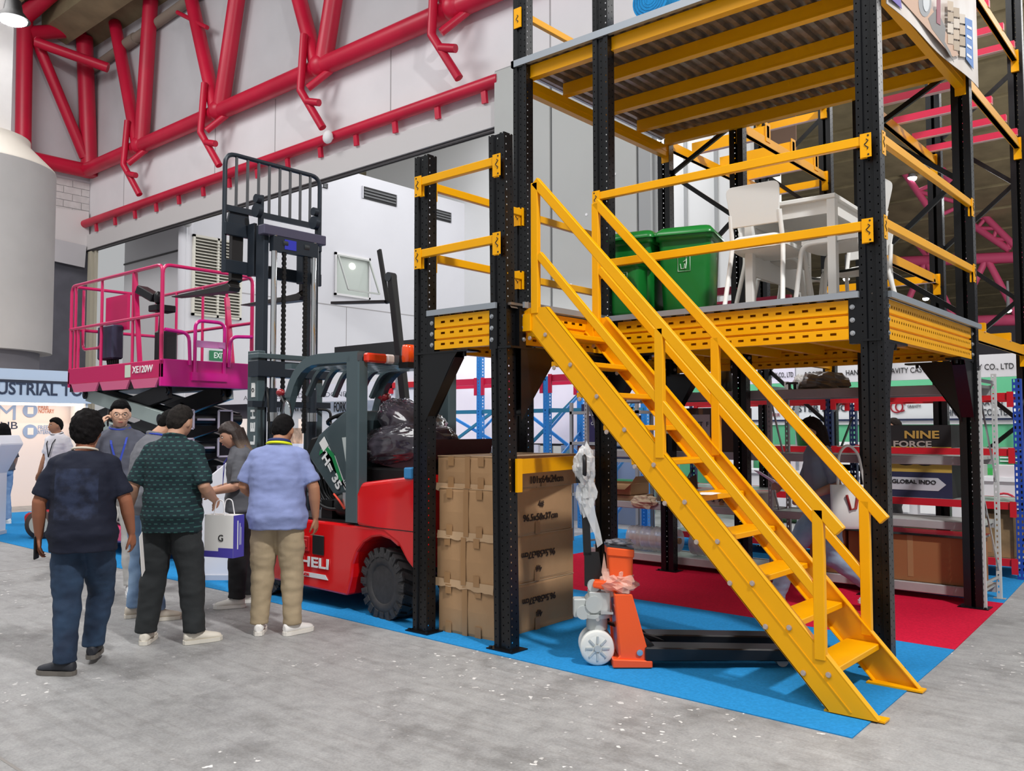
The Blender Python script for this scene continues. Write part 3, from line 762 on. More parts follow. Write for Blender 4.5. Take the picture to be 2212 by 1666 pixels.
b = B(); b.add([(-.06, -.1, 0), (.05, -.09, .004), (.07, .0, .012), (.06, .1, .002), (-.05, .1, .006), (-.07, .0, .010)], [(0, 1, 2, 5), (5, 2, 3, 4)], True)
b.add([(-.06, -.1, .001), (.05, -.09, .005), (.07, .0, .013), (.06, .1, .003), (-.05, .1, .007), (-.07, .0, .011)], [(5, 2, 1, 0), (4, 3, 2, 5)], True)
b.build('sheet', M('paper_sheet_white', '#F0F0EE', .7), t)
# ---------------------------------------------------------------- cardboard boxes beside the posts
CARD = M('cardboard', '#B08A63', .85, var=.06, vscale=5, bump=.04, bscale=60)
CARDT = M('cardboard_top', '#B99A78', .85, var=.05, vscale=6)
CTAPE = M('brown_tape', '#A67F57', .45)
BINK = M('box_print', '#3A2A22', .8)
def carton(cx, cy, z, wx, dy, h, rz, label, lines, flip=False, rag=0):
    t = thing('cardboard_box', label, 'box', (cx, cy, z), rz, group='cartons stacked behind the front posts')
    b = B(); x, y = wx / 2, dy / 2; nx = 7
    # slightly bowed carton shell
    rings = []
    for zz, k in ((0, 0), (.02, .006), (h * .5, .012), (h - .02, .006), (h, 0)):
        ring = []
        for sx, sy, ex, ey in ((-1, -1, 1, -1), (1, -1, 1, 1), (1, 1, -1, 1), (-1, 1, -1, -1)):
            for i in range(nx):
                f = i / nx; px = sx + (ex - sx) * f; py = sy + (ey - sy) * f
                bul = k * (1 - (2 * f - 1) ** 2)
                ring.append(Vector((px * (x + (bul if abs(px) == 1 else 0)), py * (y + (bul if abs(py) == 1 else 0)), zz + random.uniform(-1, 1) * .002)))
        rings.append(ring)
    b.rings(rings, False); b.build('carton', CARD, t)
    f = B()
    f.box(-x - .004, x + .004, -y - .004, -.004, h, h + .006); f.box(-x - .004, x + .004, .004, y + .004, h, h + .006)
    f.build('flap', CARDT, t)
    g = B(); g.box(-.025, .025, -y - .016, -y - .0135, .0, h); g.box(-.035, .03, -y - .006, y + .006, h + .006, h + .0085)
    for px, pz in ((-.17, .08), (.13, .08)): g.box(px - .03, px + .03, -y - .015, -y - .013, 0, min(pz, h * .5)); g.box(px - .03, px + .03, -y - .015, -y - .013, h - .07, h)
    g.box(x + .0135, x + .016, -.03, .03, 0, h * .25)
    g.build('packing_tape', CTAPE, t)
    if rag:
        r = B(); pts = []
        n = 16
        for i in range(n + 1): pts.append((-x - .01 + (2 * x + .02) * i / n, random.uniform(-.012, .006)))
        for i in range(n):
            (xa, za), (xb, zb) = pts[i], pts[i + 1]
            r.quad((xa, -y - .018, -.028 + za), (xb, -y - .018, -.028 + zb), (xb, -y - .010, .03), (xa, -y - .010, .03))
        r.build('torn_flap', CARDT, t)
    sgn = -1 if flip else 1
    for s, dzz, hh in lines:
        text(s, (x + .0172, .02 if flip else .04, h / 2 + dzz), (0, sgn, 0), (0, 0, sgn), hh, BINK, t, bold=.012, world=False)
    return t
ca = .02
carton(-.535, .60, .006, .56, .985, .362, ca, 'lowest carton of the stack, its size printed upside down, standing on the blue carpet', (('96.5x58x37cm', .05, .052), ('4#', -.06, .05)), True)
carton(-.545, .60, .376, .575, .985, .354, ca - .012, 'second carton from below in the stack, upside-down print above a ragged edge', (('96.5x58x37cm', .03, .052), ('4#', -.085, .05)), True, rag=1)
carton(-.535, .595, .738, .57, .965, .352, ca + .01, 'third carton from below, with upright 4# 96.5x58x37cm print', (('4#', .05, .05), ('96.5x58x37cm', -.05, .055)), rag=1)
carton(-.555, .655, 1.098, .63, 1.02, .235, ca + .02, 'shallow topmost carton of the stack with a yellow bracket across it', (('101x64x24cm', -.065, .058),), rag=1)
t = thing('rack_bracket', 'yellow steel angle bracket across the topmost carton', 'bracket', (0, 0, 0))
b = B(); b.bar((.055, .06, 1.28), (-.2, 1.24, 1.275), .012, .105); b.build('cross_bar', YEL, t)
b = B(); b.box(.045, .065, .005, .06, 1.10, 1.335); b.build('end_connector', YEL, t)
# ---------------------------------------------------------------- hand pallet truck
TRO = M('truck_orange', '#F0561C', .3, coat=.3)
TRG = M('truck_grey', '#B9BEBD', .4, .2)
NYL = M('nylon_white', '#DADBD6', .5)
FILM = M('wrap_film', '#EDEFF0', .18, alpha=.55)
BAT = M('battery_orange', '#E8561E', .35)
tk = thing('pallet_truck', 'orange hand pallet truck with black forks and plastic-wrapped handle under the stairs', 'pallet truck', (.75, .0, .006), math.radians(40.5))
for y in (.10, .235):
    b = B(); b.lathe([(.03, -.027), (.075, -.03), (.082, -.026), (.105, -.03), (.113, -.02), (.113, .02), (.105, .03), (.082, .026), (.075, .03), (.03, .027)], (0, y, .113), 'y', 28)
    w = b.build('steer_wheel', NYL, tk)
    b = B(); 
    for k in range(8):
        a = k * PI / 4; b.bar((.03 * math.cos(a), y - .03, .113 + .03 * math.sin(a)), (.078 * math.cos(a), y - .03, .113 + .078 * math.sin(a)), .012, .012, upv=(0, 1, 0))
    b.cyl((0, y - .04, .113), (0, y + .04, .113), .022, 12); b.build('wheel_spoke', TRG, w)
b = B(); b.cyl((.005, .17, .22), (.005, .17, .30), .07, 20); b.cyl((.005, .17, .30), (.005, .17, .325), .10, 20); b.box(-.05, .09, .1, .24, .325, .47); b.cyl((-.02, .09, .39), (-.02, .25, .39), .055, 16)
b.cyl((-.09, .10, .335), (-.09, .24, .335), .045, 14); b.box(-.15, -.07, .12, .22, .30, .42); b.cyl((-.02, .11, .505), (-.02, .23, .505), .04, 14); b.box(-.045, .02, .13, .21, .42, .51)
b.build('drive_head', TRG, tk, bevel=.006)
b = B(); b.cyl((.05, .17, .47), (.05, .17, .52), .045, 16); b.cyl((.0, .06, .30), (.0, .28, .30), .012, 8); b.box(.02, .1, .05, .29, .335, .35); b.build('drive_cap', STEEL, tk)
# handle column wrapped in film
hb = B(); hb.prism([(-.075, .155, .50), (.06, .155, .46), (.02, .155, .72), (-.075, .155, .72)], (0, .03, 0)); hb.bar((-.055, .17, .70), (-.075, .17, 1.22), .03, .05, upv=(1, 0, 0)); hb.build('handle_bar', BLACKP, tk)
hd = B(); hd.box(-.13, -.03, .13, .21, 1.18, 1.28); hd.tube(fillet([(-.08, .17, 1.2), (-.08, .05, 1.24), (-.08, .05, 1.36), (-.08, .29, 1.36), (-.08, .29, 1.24), (-.08, .17, 1.2)], .05), .014, 8); hd.build('handle_grip', BLACKP, tk)
def crumple(c, r, seed, mat, name, parent, n=22, k=14, amp=.35, m=None):
    b = B(); b.ell((0, 0, 0), (1, 1, 1), n, k)
    vs = []
    for v in b.v:
        d = noise.noise(v * 1.9 + Vector((seed, 0, 0))) * amp + noise.noise(v * 4.5 + Vector((seed, 5, 0))) * amp * .7
        vs.append(Vector(c) + Vector((v.x * r[0], v.y * r[1], v.z * r[2])) * (1 + d))
    b.v = vs; b.sm = [False] * len(b.sm)
    return b.build(name, mat, parent, fix=True)
crumple((-.075, .17, 1.29), (.075, .10, .13), 3, FILM, 'plastic_wrap', tk); crumple((-.06, .17, 1.12), (.06, .05, .15), 8, FILM, 'plastic_wrap', tk)
b = B(); b.add([(-.10, .13, 1.06), (-.02, .13, 1.08), (.0, .14, .97), (.03, .15, .86), (.045, .15, .78), (.01, .16, .75), (-.01, .15, .84), (-.05, .14, .93)], [(0, 1, 2, 7), (7, 2, 3, 6), (6, 3, 4, 5)]); b.build('plastic_wrap', FILM, tk)
# battery box and upper arm
b = B(); b.prism([(.09, .10, .50), (.235, .10, .50), (.24, .10, .72), (.075, .10, .74)], (0, .16, 0)); b.build('battery_box', BAT, tk, bevel=.012, seg=2)
b = B(); b.prism([(.07, .09, .705), (.245, .09, .69), (.248, .09, .745), (.068, .09, .765)], (0, .18, 0)); b.build('battery_lid', BAT, tk, bevel=.008)
b = B(); b.prism([(.065, .095, .765), (.245, .095, .745), (.245, .095, .757), (.065, .095, .778)], (0, .17, 0)); b.build('display_pad', M('pad_black', '#2C2D33', .2, coat=.5), tk)
crumple((.155, .18, .785), (.09, .085, .022), 21, M('grey_film', '#8F8F96', .2, alpha=.7), 'plastic_wrap', tk, amp=.3)
b = B(); b.prism([(-.03, .08, .50), (.17, .08, .46), (.17, .08, .53), (.09, .08, .545), (-.02, .08, .545)], (0, .20, 0)); b.build('top_bridge', TRO, tk, bevel=.012, seg=2)
crumple((.14, .15, .52), (.12, .12, .08), 5, M('pink_film', '#F2C9B8', .2, alpha=.5), 'plastic_wrap', tk, amp=.5)
b = B(); b.add([(.03, .10, .60), (.05, .12, .72), (.07, .12, .60), (.13, .11, .60), (.21, .12, .55), (.17, .08, .48), (.06, .08, .50)], [(0, 1, 2), (0, 2, 6), (2, 3, 5, 6), (3, 4, 5)]); b.build('plastic_wrap', MATS['pink_film'], tk)
# slanted front frame
b = B(); b.prism([(.105, .02, .47), (.22, .02, .47), (.335, .02, .05), (.335, .02, .0), (.12, .02, .0), (.12, .02, .06), (.14, .02, .08)], (0, .012, 0)); b.prism([(.105, .36, .47), (.22, .36, .47), (.335, .36, .05), (.335, .36, .0), (.12, .36, .0)], (0, .012, 0))
b.prism([(.105, .032, .47), (.12, .032, .47), (.15, .032, .08), (.135, .032, .06)], (0, .328, 0)); b.prism([(.09, .0, .06), (.345, .0, .05), (.345, .0, .004), (.09, .0, .004)], (0, .52, 0))
fr_ = b.build('front_frame', TRO, tk, bevel=.006)
b = B(); b.cyl((.265, .016, .10), (.265, .008, .10), .02, 12); b.cyl((.265, .008, .10), (.265, .004, .10), .013, 6); b.build('pivot_bolt', STEEL, fr_)
FK = M('fork_black', '#17181B', .32)
for y in (.0, .36):
    b = B(); b.prism([(.30, y, .135), (1.22, y, .12), (1.36, y, .095), (1.36, y, .055), (1.25, y, .045), (.30, y, .045)], (0, .165, 0)); f_ = b.build('fork', FK, tk, bevel=.008)
    b = B(); b.bar((.20, y + .08, .25), (.36, y + .08, .12), .05, .03); b.build('fork_link', FK, f_)
    b = B(); b.cyl((1.19, y + .03, .04), (1.19, y + .135, .04), .038, 14); b.build('load_roller', M('roller_grey', '#8C8F92', .5), f_)
b = B(); b.bar((.08, .20, .25), (.45, .3, .11), .10, .018); b.build('fork_yoke', FK, tk)

# ---------------------------------------------------------------- things on the lower deck
ZD = 2.4425
BING = M('bin_green', '#15742D', .33, var=.04, vscale=3, coat=.15)
def make_bin(label, loc, rz, s=1.0):
    t = thing('wheelie_bin', label, 'bin', loc, rz, group='green wheelie bins on the platform')
    w0, d0, w1, d1, h = .25 * s, .24 * s, .325 * s, .33 * s, .93 * s
    def ring(w, d, z, r=.05, yo=0):
        o = []
        for cx, cy, a0 in ((w - r, d - r, 0), (-w + r, d - r, PI / 2), (-w + r, -d + r, PI), (w - r, -d + r, 1.5 * PI)):
            for k in range(4): a = a0 + k * PI / 6; o.append(Vector((cx + r * math.cos(a), cy + r * math.sin(a) + yo, z)))
        return o
    b = B(); b.rings([ring(w0, d0, .04 * s), ring(w0 + .01, d0 + .01, .08 * s), ring(w1 - .02, d1 - .03, h - .06 * s), ring(w1 - .02, d1 - .03, h - .055 * s), ring(w1, d1, h - .05 * s), ring(w1, d1, h)], True)
    b.build('body', BING, t)
    b = B(); b.rings([ring(w1 + .015, d1 + .015, h), ring(w1 + .015, d1 + .015, h + .03 * s), ring(w1 - .03, d1 - .05, h + .10 * s, .05), ring(w1 - .08, d1 - .12, h + .125 * s, .04)], True); b.cyl((-w1 * .7, d1 + .03, h), (w1 * .7, d1 + .03, h), .02, 8); b.build('lid', BING, t)
    for sx in (-1, 1): B().cyl((sx * (w0 + .01), d0 + .02, .1 * s), (sx * (w0 + .05), d0 + .02, .1 * s), .1 * s, 18).build('wheel', RUB, t)
    e = M('bin_print', '#CFE8D2', .5); b = B(); y = -d1 + .012; zz = .62 * s; yb = lambda z: -(d0 + .01) - (d1 - .04 - d0) * (z - .08 * s) / (h - .14 * s) - .004
    P = lambda x, z: (x, yb(z), z)
    b.tube([P(*q) for q in ((-.05, zz - .07), (.05, zz - .07), (.05, zz + .07), (-.05, zz + .07))], .003, 4, closed=True)
    b.tube([P(-.03, zz - .01), P(-.025, zz - .05), P(.0, zz - .05), P(.006, zz - .01)], .004, 4); b.tube([P(.02, zz + .03), P(.02, zz - .005), P(.012, zz - .05)], .006, 4); b.tube([P(.02, zz + .02), P(-.005, zz + .005)], .003, 4); b.ell(P(.02, zz + .048), (.011, .004, .011), 8, 6)
    b.build('printed_symbol', e, t)
    return t
make_bin('tall green wheelie bin standing nearest the stair top', (atY(1374, 600, 1.62).x, 1.62, ZD), math.radians(10), .72)
make_bin('second tall green wheelie bin beside the white chairs', (atY(1490, 600, 1.74).x, 1.74, ZD), math.radians(16), .72)
make_bin('small green bin tucked in front of the tall bins by the stair rail', (.155, 1.31, ZD), math.radians(6), .46)
def make_chair(label, loc, rz):
    t = thing('white_chair', label, 'chair', loc, rz, group='white plastic chairs on the platform')
    b = B(); S = []
    for i in range(7):
        v = i / 6; y = -.2 + .42 * v; S.append([(-.21 + .42 * u / 6, y, .445 - .012 * math.sin(PI * u / 6) - .02 * math.sin(PI * v) - (.02 if v > .9 else 0)) for u in range(7)])
    for q in (0, -.022):
        b.add([(x, y, z + q) for r in S for x, y, z in r], [((i * 7 + j), (i * 7 + j + 1), (i + 1) * 7 + j + 1, (i + 1) * 7 + j) for i in range(6) for j in range(6)], True)
    b.box(-.21, .21, -.205, -.195, .415, .44); b.box(-.215, -.205, -.2, .2, .415, .445); b.box(.205, .215, -.2, .2, .415, .445)
    b.build('seat', WPLAS, t)
    # backrest: rounded panel with an opening above the seat
    o = fillet([(-.17, 0, .50), (-.205, 0, .86), (.205, 0, .86), (.17, 0, .50)], .06, 5)
    o = [Vector((p.x, -.205 - (p.z - .45) * .20 - .03 * (1 - (p.x / .2) ** 2) * 0, p.z)) for p in o]
    o = [p for p in o if p.z > .57] + []
    lo = [Vector((.178, -.205 - .12 * .2, .57)), Vector((-.178, -.205 - .12 * .2, .57))]
    b = B(); b.prism(o + lo, (0, -.014, 0)); b.build('backrest', WPLAS, t, bevel=.004)
    for sx in (-1, 1):
        B().tube(fillet([(sx * .215, -.30, 0), (sx * .19, -.205, .43), (sx * .183, -.25, .66)], .06, 4), .0175, 8).build('rear_leg', WPLAS, t)
        B().tube(fillet([(sx * .225, .25, 0), (sx * .205, .2, .42), (sx * .19, -.15, .425)], .07, 5), .0175, 8).build('front_leg', WPLAS, t)
    b = B().tube(fillet([(-.19, -.205, .46), (-.15, -.215, .49), (.15, -.215, .49), (.19, -.205, .46)], .03), .016, 8); b.build('back_rail', WPLAS, t)
    return t
make_chair('white plastic chair nearest the deck edge, its back to the stairs', (1.29, 1.45, ZD), .05)
make_chair('white plastic chair beside the second bin, turned sideways to the table', (1.13, 1.98, ZD), -1.35)
make_chair('white plastic chair at the right end of the table, against the black corner post', (1.78, 1.60, ZD), 1.5)
make_chair('white plastic chair on the far side of the table', (1.5, 2.75, ZD), PI - .1)
make_chair('low white chair half hidden behind the second green bin', (.92, 2.75, ZD), -1.7)
t = thing('white_table', 'white square-legged table on the platform behind the chairs', 'table', (1.47, 1.97, ZD), .03)
b = B(); b.box(-.34, .34, -.62, .62, .715, .75); b.build('tabletop', WPLAS, t, bevel=.006)
b = B(); b.box(-.31, .31, -.59, -.575, .62, .715); b.box(-.31, .31, .575, .59, .62, .715); b.box(-.31, -.295, -.58, .58, .62, .715); b.box(.295, .31, -.58, .58, .62, .715); b.build('apron', WPLAS, t)
for sx in (-1, 1):
    for sy in (-1, 1): B().box(sx * .305 - .03, sx * .305 + .03, sy * .585 - .03, sy * .585 + .03, 0, .715).build('leg', WPLAS, t, bevel=.003)
b = B(); b.box(-.33, -.315, -.5, .5, .25, .715); b.build('modesty_panel', WPLAS, t)
t = thing('plastic_cup_pack', 'clear pack of bottled water lying on the white table', 'bottle pack', (1.36, 1.95, ZD + .752), .3)
b = B()
for k in range(3): b.lathe([(.028, 0), (.03, .005), (.03, .09), (.012, .12), (.012, .135)], (-.07 + .07 * k, 0, .0), n=12)
b.build('bottle', M('clear_blue_plastic', '#A9BEDF', .1, alpha=.6), t); crumple((0, 0, .06), (.13, .06, .07), 4, FILM, 'plastic_wrap', t)
# banner on the right edge of the upper deck
def banner():
    X = XE_ + .10
    t = thing('banner', 'printed banner hanging on the right edge of the upper deck', 'banner', (X, Y1_ + 1.2, 4.45))
    m = bpy.data.materials.new('banner_print'); m.use_nodes = True; nt = m.node_tree; bs = nt.nodes['Principled BSDF']; bs.inputs['Roughness'].default_value = .45
    tc = nt.nodes.new('ShaderNodeTexCoord'); n = nt.nodes.new('ShaderNodeTexNoise'); n.inputs['Scale'].default_value = 1.3; n.inputs['Detail'].default_value = 3; nt.links.new(tc.outputs['Object'], n.inputs['Vector'])
    r = nt.nodes.new('ShaderNodeValToRGB'); e = r.color_ramp.elements; e[0].position = .3; e[0].color = lin('#A8A5A4'); e[1].position = .75; e[1].color = lin('#DCDAD8'); x = e.new(.5); x.color = lin('#C9BDB4'); nt.links.new(n.outputs['Fac'], r.inputs['Fac']); nt.links.new(r.outputs['Color'], bs.inputs['Base Color'])
    b = B(); ya, yb = Y1_ + .08, 3.83; N = 16
    z0 = lambda k: 4.38 + .2 * k
    for i in range(N):
        a, c = i / N, (i + 1) / N; f = lambda s: .012 * math.sin(s * 9)
        b.quad((X + f(a), ya + (yb - ya) * a, z0(a)), (X + f(c), ya + (yb - ya) * c, z0(c)), (X + f(c), ya + (yb - ya) * c, 5.75), (X + f(a), ya + (yb - ya) * a, 5.75))
        b.quad((X + f(a) - .004, ya + (yb - ya) * a, 5.75), (X + f(c) - .004, ya + (yb - ya) * c, 5.75), (X + f(c) - .004, ya + (yb - ya) * c, z0(c)), (X + f(a) - .004, ya + (yb - ya) * a, z0(a)))
    b.build('sheet', m, t, world=True)
    def patch(name, pts, mat, dx=.016): B().prism([(X + dx, y, z) for y, z in pts], (.002, 0, 0)).build(name, mat, t, world=True)
    patch('printed_shape', [(1.30, 4.42), (1.55, 4.44), (1.45, 4.75), (1.27, 4.7)], M('print_purple', '#5B45A8', .5))
    patch('printed_shape', [(1.5, 4.5), (2.9, 4.55), (3.1, 4.63), (2.5, 4.72), (1.8, 4.75), (1.45, 4.7)], M('print_sand', '#C19A7E', .5))
    def gp(x, y): q = atX(x, y, X + .016); return (q.y, q.z)
    patch('printed_forklift_mast', [gp(2022, 0), gp(2030, 0), gp(2030, 55), gp(2022, 50)], M('print_maroon', '#8A2A45', .5), .020)
    patch('printed_wheel', [gp(1997 + 14 * math.cos(a), 5 + 32 * math.sin(a)) for a in [k * PI / 8 for k in range(16)]], M('print_grey', '#8B8E92', .5), .018)
    patch('printed_wheel', [gp(1999 + 7 * math.cos(a), 4 + 22 * math.sin(a)) for a in [k * PI / 8 for k in range(16)]], M('print_light', '#C9CDD0', .5), .021)
    patch('printed_shape', [gp(2004, 40), gp(2022, 20), gp(2042, 60), gp(2040, 90), gp(2052, 112), gp(2060, 135), gp(2036, 95), gp(2012, 62)], M('print_dark', '#6A6866', .5), .017)
    k = 0
    for i in range(3):
        for j in range(4):
            x0 = 2046 + i * 13; y0 = 2 + j * 24 + i * 14
            patch('printed_box', [gp(x0, y0), gp(x0 + 12, y0 + 2), gp(x0 + 12, y0 + 22), gp(x0, y0 + 20)], M('print_carton_%d' % ((i + j) % 3), ('#C9B6A0', '#B7A58F', '#D6CABB')[(i + j) % 3], .6), .019 + .001 * (k % 2)); k += 1
    patch('printed_panel', [gp(2083, 38), gp(2098, 45), gp(2101, 150), gp(2085, 128)], M('print_blue', '#3A78C2', .5), .022)
    for j in range(4): patch('printed_line', [gp(2086, 55 + j * 20), gp(2096, 60 + j * 21), gp(2096, 66 + j * 21), gp(2086, 61 + j * 20)], M('print_white', '#E4E9F0', .5), .025)
banner()
# ---------------------------------------------------------------- red and grey forklift, mast to the left
FRED = M('forklift_red', '#DB1116', .22, coat=.7)
FGR = M('forklift_grey', '#4B5B60', .32, .15, coat=.3)
MAST = M('mast_paint', '#2C333C', .35, .2)
HOSE = M('hose_black', '#0F0F11', .5)
SIL = M('silver_decal', '#D9DBDC', .4)
fk = thing('forklift', 'red electric forklift with raised forks, tilted grey hood and wrapped seat', 'forklift', (-2.2, .64, 0))
def F(b, name, mat, parent=None, **k): return b.build(name, mat, parent or fk, world=True, **k)
y0, y1 = .05, 1.23
# chassis side with rear wheel arch, counterweight
def side_prism(pts, ya, yb): return B().prism([(x, ya, z) for x, z in pts], (0, yb - ya, 0))
arch = [(-1.43 + .37 * math.cos(a), .30 + .37 * math.sin(a)) for a in [PI * (1 - k / 10) for k in range(11)]]
ch = side_prism([(-3.0, .16), (-1.86, .14), (-1.80, .30)] + [p for p in arch if p[1] > .33 and p[0] < -1.2] + [(-1.2, .74), (-3.0, .74)], y0, y1)
F(ch, 'chassis', FRED, bevel=.02, seg=2)
b = B(); out = [(-1.74, .74), (-1.74, 1.0), (-1.68, 1.10), (-1.35, 1.14), (-1.02, 1.18), (-.97, 1.12), (-.96, .62), (-1.02, .42), (-1.12, .50), (-1.22, .62), (-1.4, .70)]
b.prism([(x, y0 - .005, z) for x, z in out], (0, y1 - y0 + .01, 0)); F(b, 'counterweight', FRED, bevel=.035, seg=3)
F(B().box(-1.74, -.965, y0 - .008, y0 - .004, .738, .744), 'body_seam', INK)
F(B().box(-2.32, -2.16, y0 - .012, y0 - .002, .45, .62), 'charge_socket', BLACKP, bevel=.01)
F(B().box(-2.60, -2.36, y0 - .02, y0 - .002, .47, .60).box(-2.58, -2.38, y0 - .026, y0 - .018, .50, .57), 'step_cover', M('red_dark', '#B3151A', .5), bevel=.012)
text('HELI', (-2.29, y0 - .008, .375), (1, 0, 0), (0, 0, 1), .088, SIL, fk, width=.40, bold=.025)
F(B().prism([(-2.75, y0 - .003, .285), (-2.14, y0 - .003, .285), (-2.10, y0 - .003, .245), (-2.71, y0 - .003, .245)], (0, -.003, 0)), 'side_stripe', SIL)
text('LI-ION', (-2.42, y0 - .009, .265), (1, 0, 0), (0, 0, 1), .028, M('decal_red', '#C81B1E', .5), fk, bold=.02)
# wheels
TYRE = M('tyre_rubber', '#3A393A', .7, var=.15, vscale=25)
def tyre(x, y, r, w, s):
    b = B(); b.lathe([(r * .56, -w / 2 + .01), (r * .6, -w / 2), (r * .90, -w / 2), (r * .97, -w / 2 + .03), (r * .97, w / 2 - .03), (r * .90, w / 2), (r * .6, w / 2), (r * .56, w / 2 - .01)], (0, 0, 0), 'y', 44)
    for k in range(20):
        a = 2 * PI * k / 20
        for sg in (-1, 1):
            a2 = a + (PI / 20 if sg > 0 else 0)
            m = Matrix.Rotation(-a2, 3, 'Y') @ Matrix.Rotation(sg * .5, 3, 'Z')
            c = Matrix.Rotation(-a2, 3, 'Y') @ Vector((0, 0, r * .965)); c.y = sg * w * .24
            b.cbox(c, (.052, w * .55, .035), Matrix.Rotation(-a2, 3, 'Y') @ Matrix.Rotation(sg * .42, 3, 'Z'))
            c2 = Matrix.Rotation(-a2, 3, 'Y') @ Vector((0, 0, r * .93)); c2.y = sg * (w / 2 - .004)
            b.cbox(c2, (.05, .02, .075), Matrix.Rotation(-a2, 3, 'Y'))
    return b
def wheel(x, y, r, w, turn=0.0):
    b = tyre(0, 0, r, w, 1); m = Matrix.Translation((x, y, r)) @ Matrix.Rotation(turn, 4, 'Z')
    b.v = [m @ v for v in b.v]; t = F(b, 'tyre', TYRE)
    h = B(); h.lathe([(0, -w / 2 + .05), (r * .16, -w / 2 + .05), (r * .2, -w / 2 + .075), (r * .44, -w / 2 + .085), (r * .5, -w / 2 + .02), (r * .57, -w / 2 + .01), (r * .57, w / 2 - .02), (0, w / 2 - .02)], (0, 0, 0), 'y', 32)
    h.lathe([(0, -w / 2 + .0), (.035, -w / 2 + .005), (.045, -w / 2 + .06)], (0, 0, 0), 'y', 16)
    for k in range(8): a = k * PI / 4; h.cyl((.075 * math.cos(a), -w / 2 + .035, .075 * math.sin(a)), (.075 * math.cos(a), -w / 2 + .08, .075 * math.sin(a)), .011, 6)
    h.v = [m @ v for v in h.v]; F(h, 'wheel_hub', M('hub_grey', '#7C868C', .35, .3), t)
wheel(-1.43, .20, .28, .24, -.10); wheel(-1.43, 1.08, .28, .24); wheel(-3.12, .20, .34, .26); wheel(-3.12, 1.08, .34, .26)
# floor, battery bay, tilted hood
F(B().box(-2.95, -1.75, y0 + .05, y1 - .05, .70, .76), 'floor_plate', BLACKP)
F(B().box(-2.1, -1.2, .3, 1.0, .76, 1.12).box(-1.9, -1.05, .22, 1.06, 1.08, 1.22), 'battery_cover', BLACKP, bevel=.02)
hood = [(-2.57, 1.30), (-2.42, 1.49), (-2.02, 1.72), (-1.93, 1.62), (-1.86, 1.20), (-1.98, .98), (-2.18, .95)]
b = B().prism([(x, .16, z) for x, z in hood], (0, .75, 0)); hd_ = F(b, 'hood', FGR, bevel=.03, seg=3)
F(B().prism([(-2.66, .2, 1.32), (-2.58, .2, 1.46), (-2.46, .2, 1.48), (-2.55, .2, 1.30)], (0, .65, 0)), 'hood_lip', BLACKP, hd_, bevel=.015)
F(B().prism([(x, .157, z) for x, z in ((-2.36, 1.36), (-2.27, 1.42), (-2.2, 1.33), (-2.02, 1.02), (-1.98, 1.0), (-2.16, 1.31))], (0, -.004, 0)), 'stripe', SIL, hd_)
F(B().prism([(x, .154, z) for x, z in ((-2.38, 1.31), (-2.29, 1.36), (-2.2, 1.29), (-2.08, 1.07), (-2.05, 1.1), (-2.17, 1.32), (-2.28, 1.40), (-2.37, 1.35))], (0, -.004, 0)), 'green_stripe', M('decal_green', '#1E8B4F', .4), hd_)
dirv = Vector((.42, 0, -.52)).normalized(); upq = Vector((.52, 0, .42)).normalized()
F(B().prism([Vector((-2.38, .152, 1.42)) + dirv * a + upq * c for a, c in ((0, 0), (.1, 0), (.1, .09), (0, .09))], (0, -.004, 0)), 'warning_label', M('label_white', '#E8E8E6', .5), hd_)
text('H= 35', Vector((-2.2, .15, 1.17)), dirv, upq, .085, M('decal_white', '#EEF0F0', .4), fk, width=.36, bold=.03, name='lettering')
text('Li-ion', Vector((-2.0, .15, 1.06)), dirv, upq, .03, MATS['decal_white'], fk)
F(B().prism([(x, .154, z) for x, z in ((-2.06, 1.47), (-1.92, 1.48), (-1.93, 1.25), (-2.0, 1.24))], (0, -.004, 0)), 'reflector_panel', M('panel_pale', '#C9D2D0', .15, coat=.5), hd_)
sb_ = B(); sb_.ell((0, 0, 0), (1, 1, 1), 60, 40); vs = []
for v in sb_.v:
    q = Vector((math.copysign(abs(v.x) ** .7, v.x), math.copysign(abs(v.y) ** .7, v.y), math.copysign(abs(v.z) ** .75, v.z)))
    w_ = noise.noise(Vector((v.x * 2.5, v.y * 9, v.z * 9))) * .07 + noise.noise(Vector((v.x * 9, v.y * 20, v.z * 20))) * .05 + noise.noise(v * 5) * .05
    q = q * (1 + w_); vs.append(Vector((-1.52 + q.x * .42 - q.z * .10, .46 + q.y * .30, 1.41 + q.z * .17 + q.x * .06)))
sb_.v = vs; se = F(sb_, 'seat', M('seat_film', '#5A525C', .14, coat=.8, hex2='#332C36', vscale=6))
sb2 = B(); sb2.ell((0, 0, 0), (1, 1, 1), 50, 34); vs = []
for v in sb2.v:
    w_ = noise.noise(Vector((v.x * 2.5 + 7, v.y * 9, v.z * 9))) * .08 + noise.noise(Vector((v.x * 9, v.y * 20, v.z * 20))) * .05
    q = Vector((v.x, v.y, math.copysign(abs(v.z) ** .7, v.z))) * (1 + w_); vs.append(Vector((-1.66 + q.x * .30 + q.z * .02, .62 + q.y * .30, 1.60 + q.z * .17 - q.x * .12)))
sb2.v = vs; F(sb2, 'seat_back', MATS['seat_film'])
F(B().prism([(-1.66, .25, 1.24), (-1.0, .25, 1.46), (-1.05, .25, 1.3), (-1.3, .25, 1.2)], (0, .7, 0)), 'seat_pan', M('seat_maroon', '#4A2A33', .5))
F(B().box(-1.14, -1.04, .03, .16, 1.15, 1.24), 'blue_cloth', M('cloth_blue', '#3E8CC6', .8), bevel=.01)
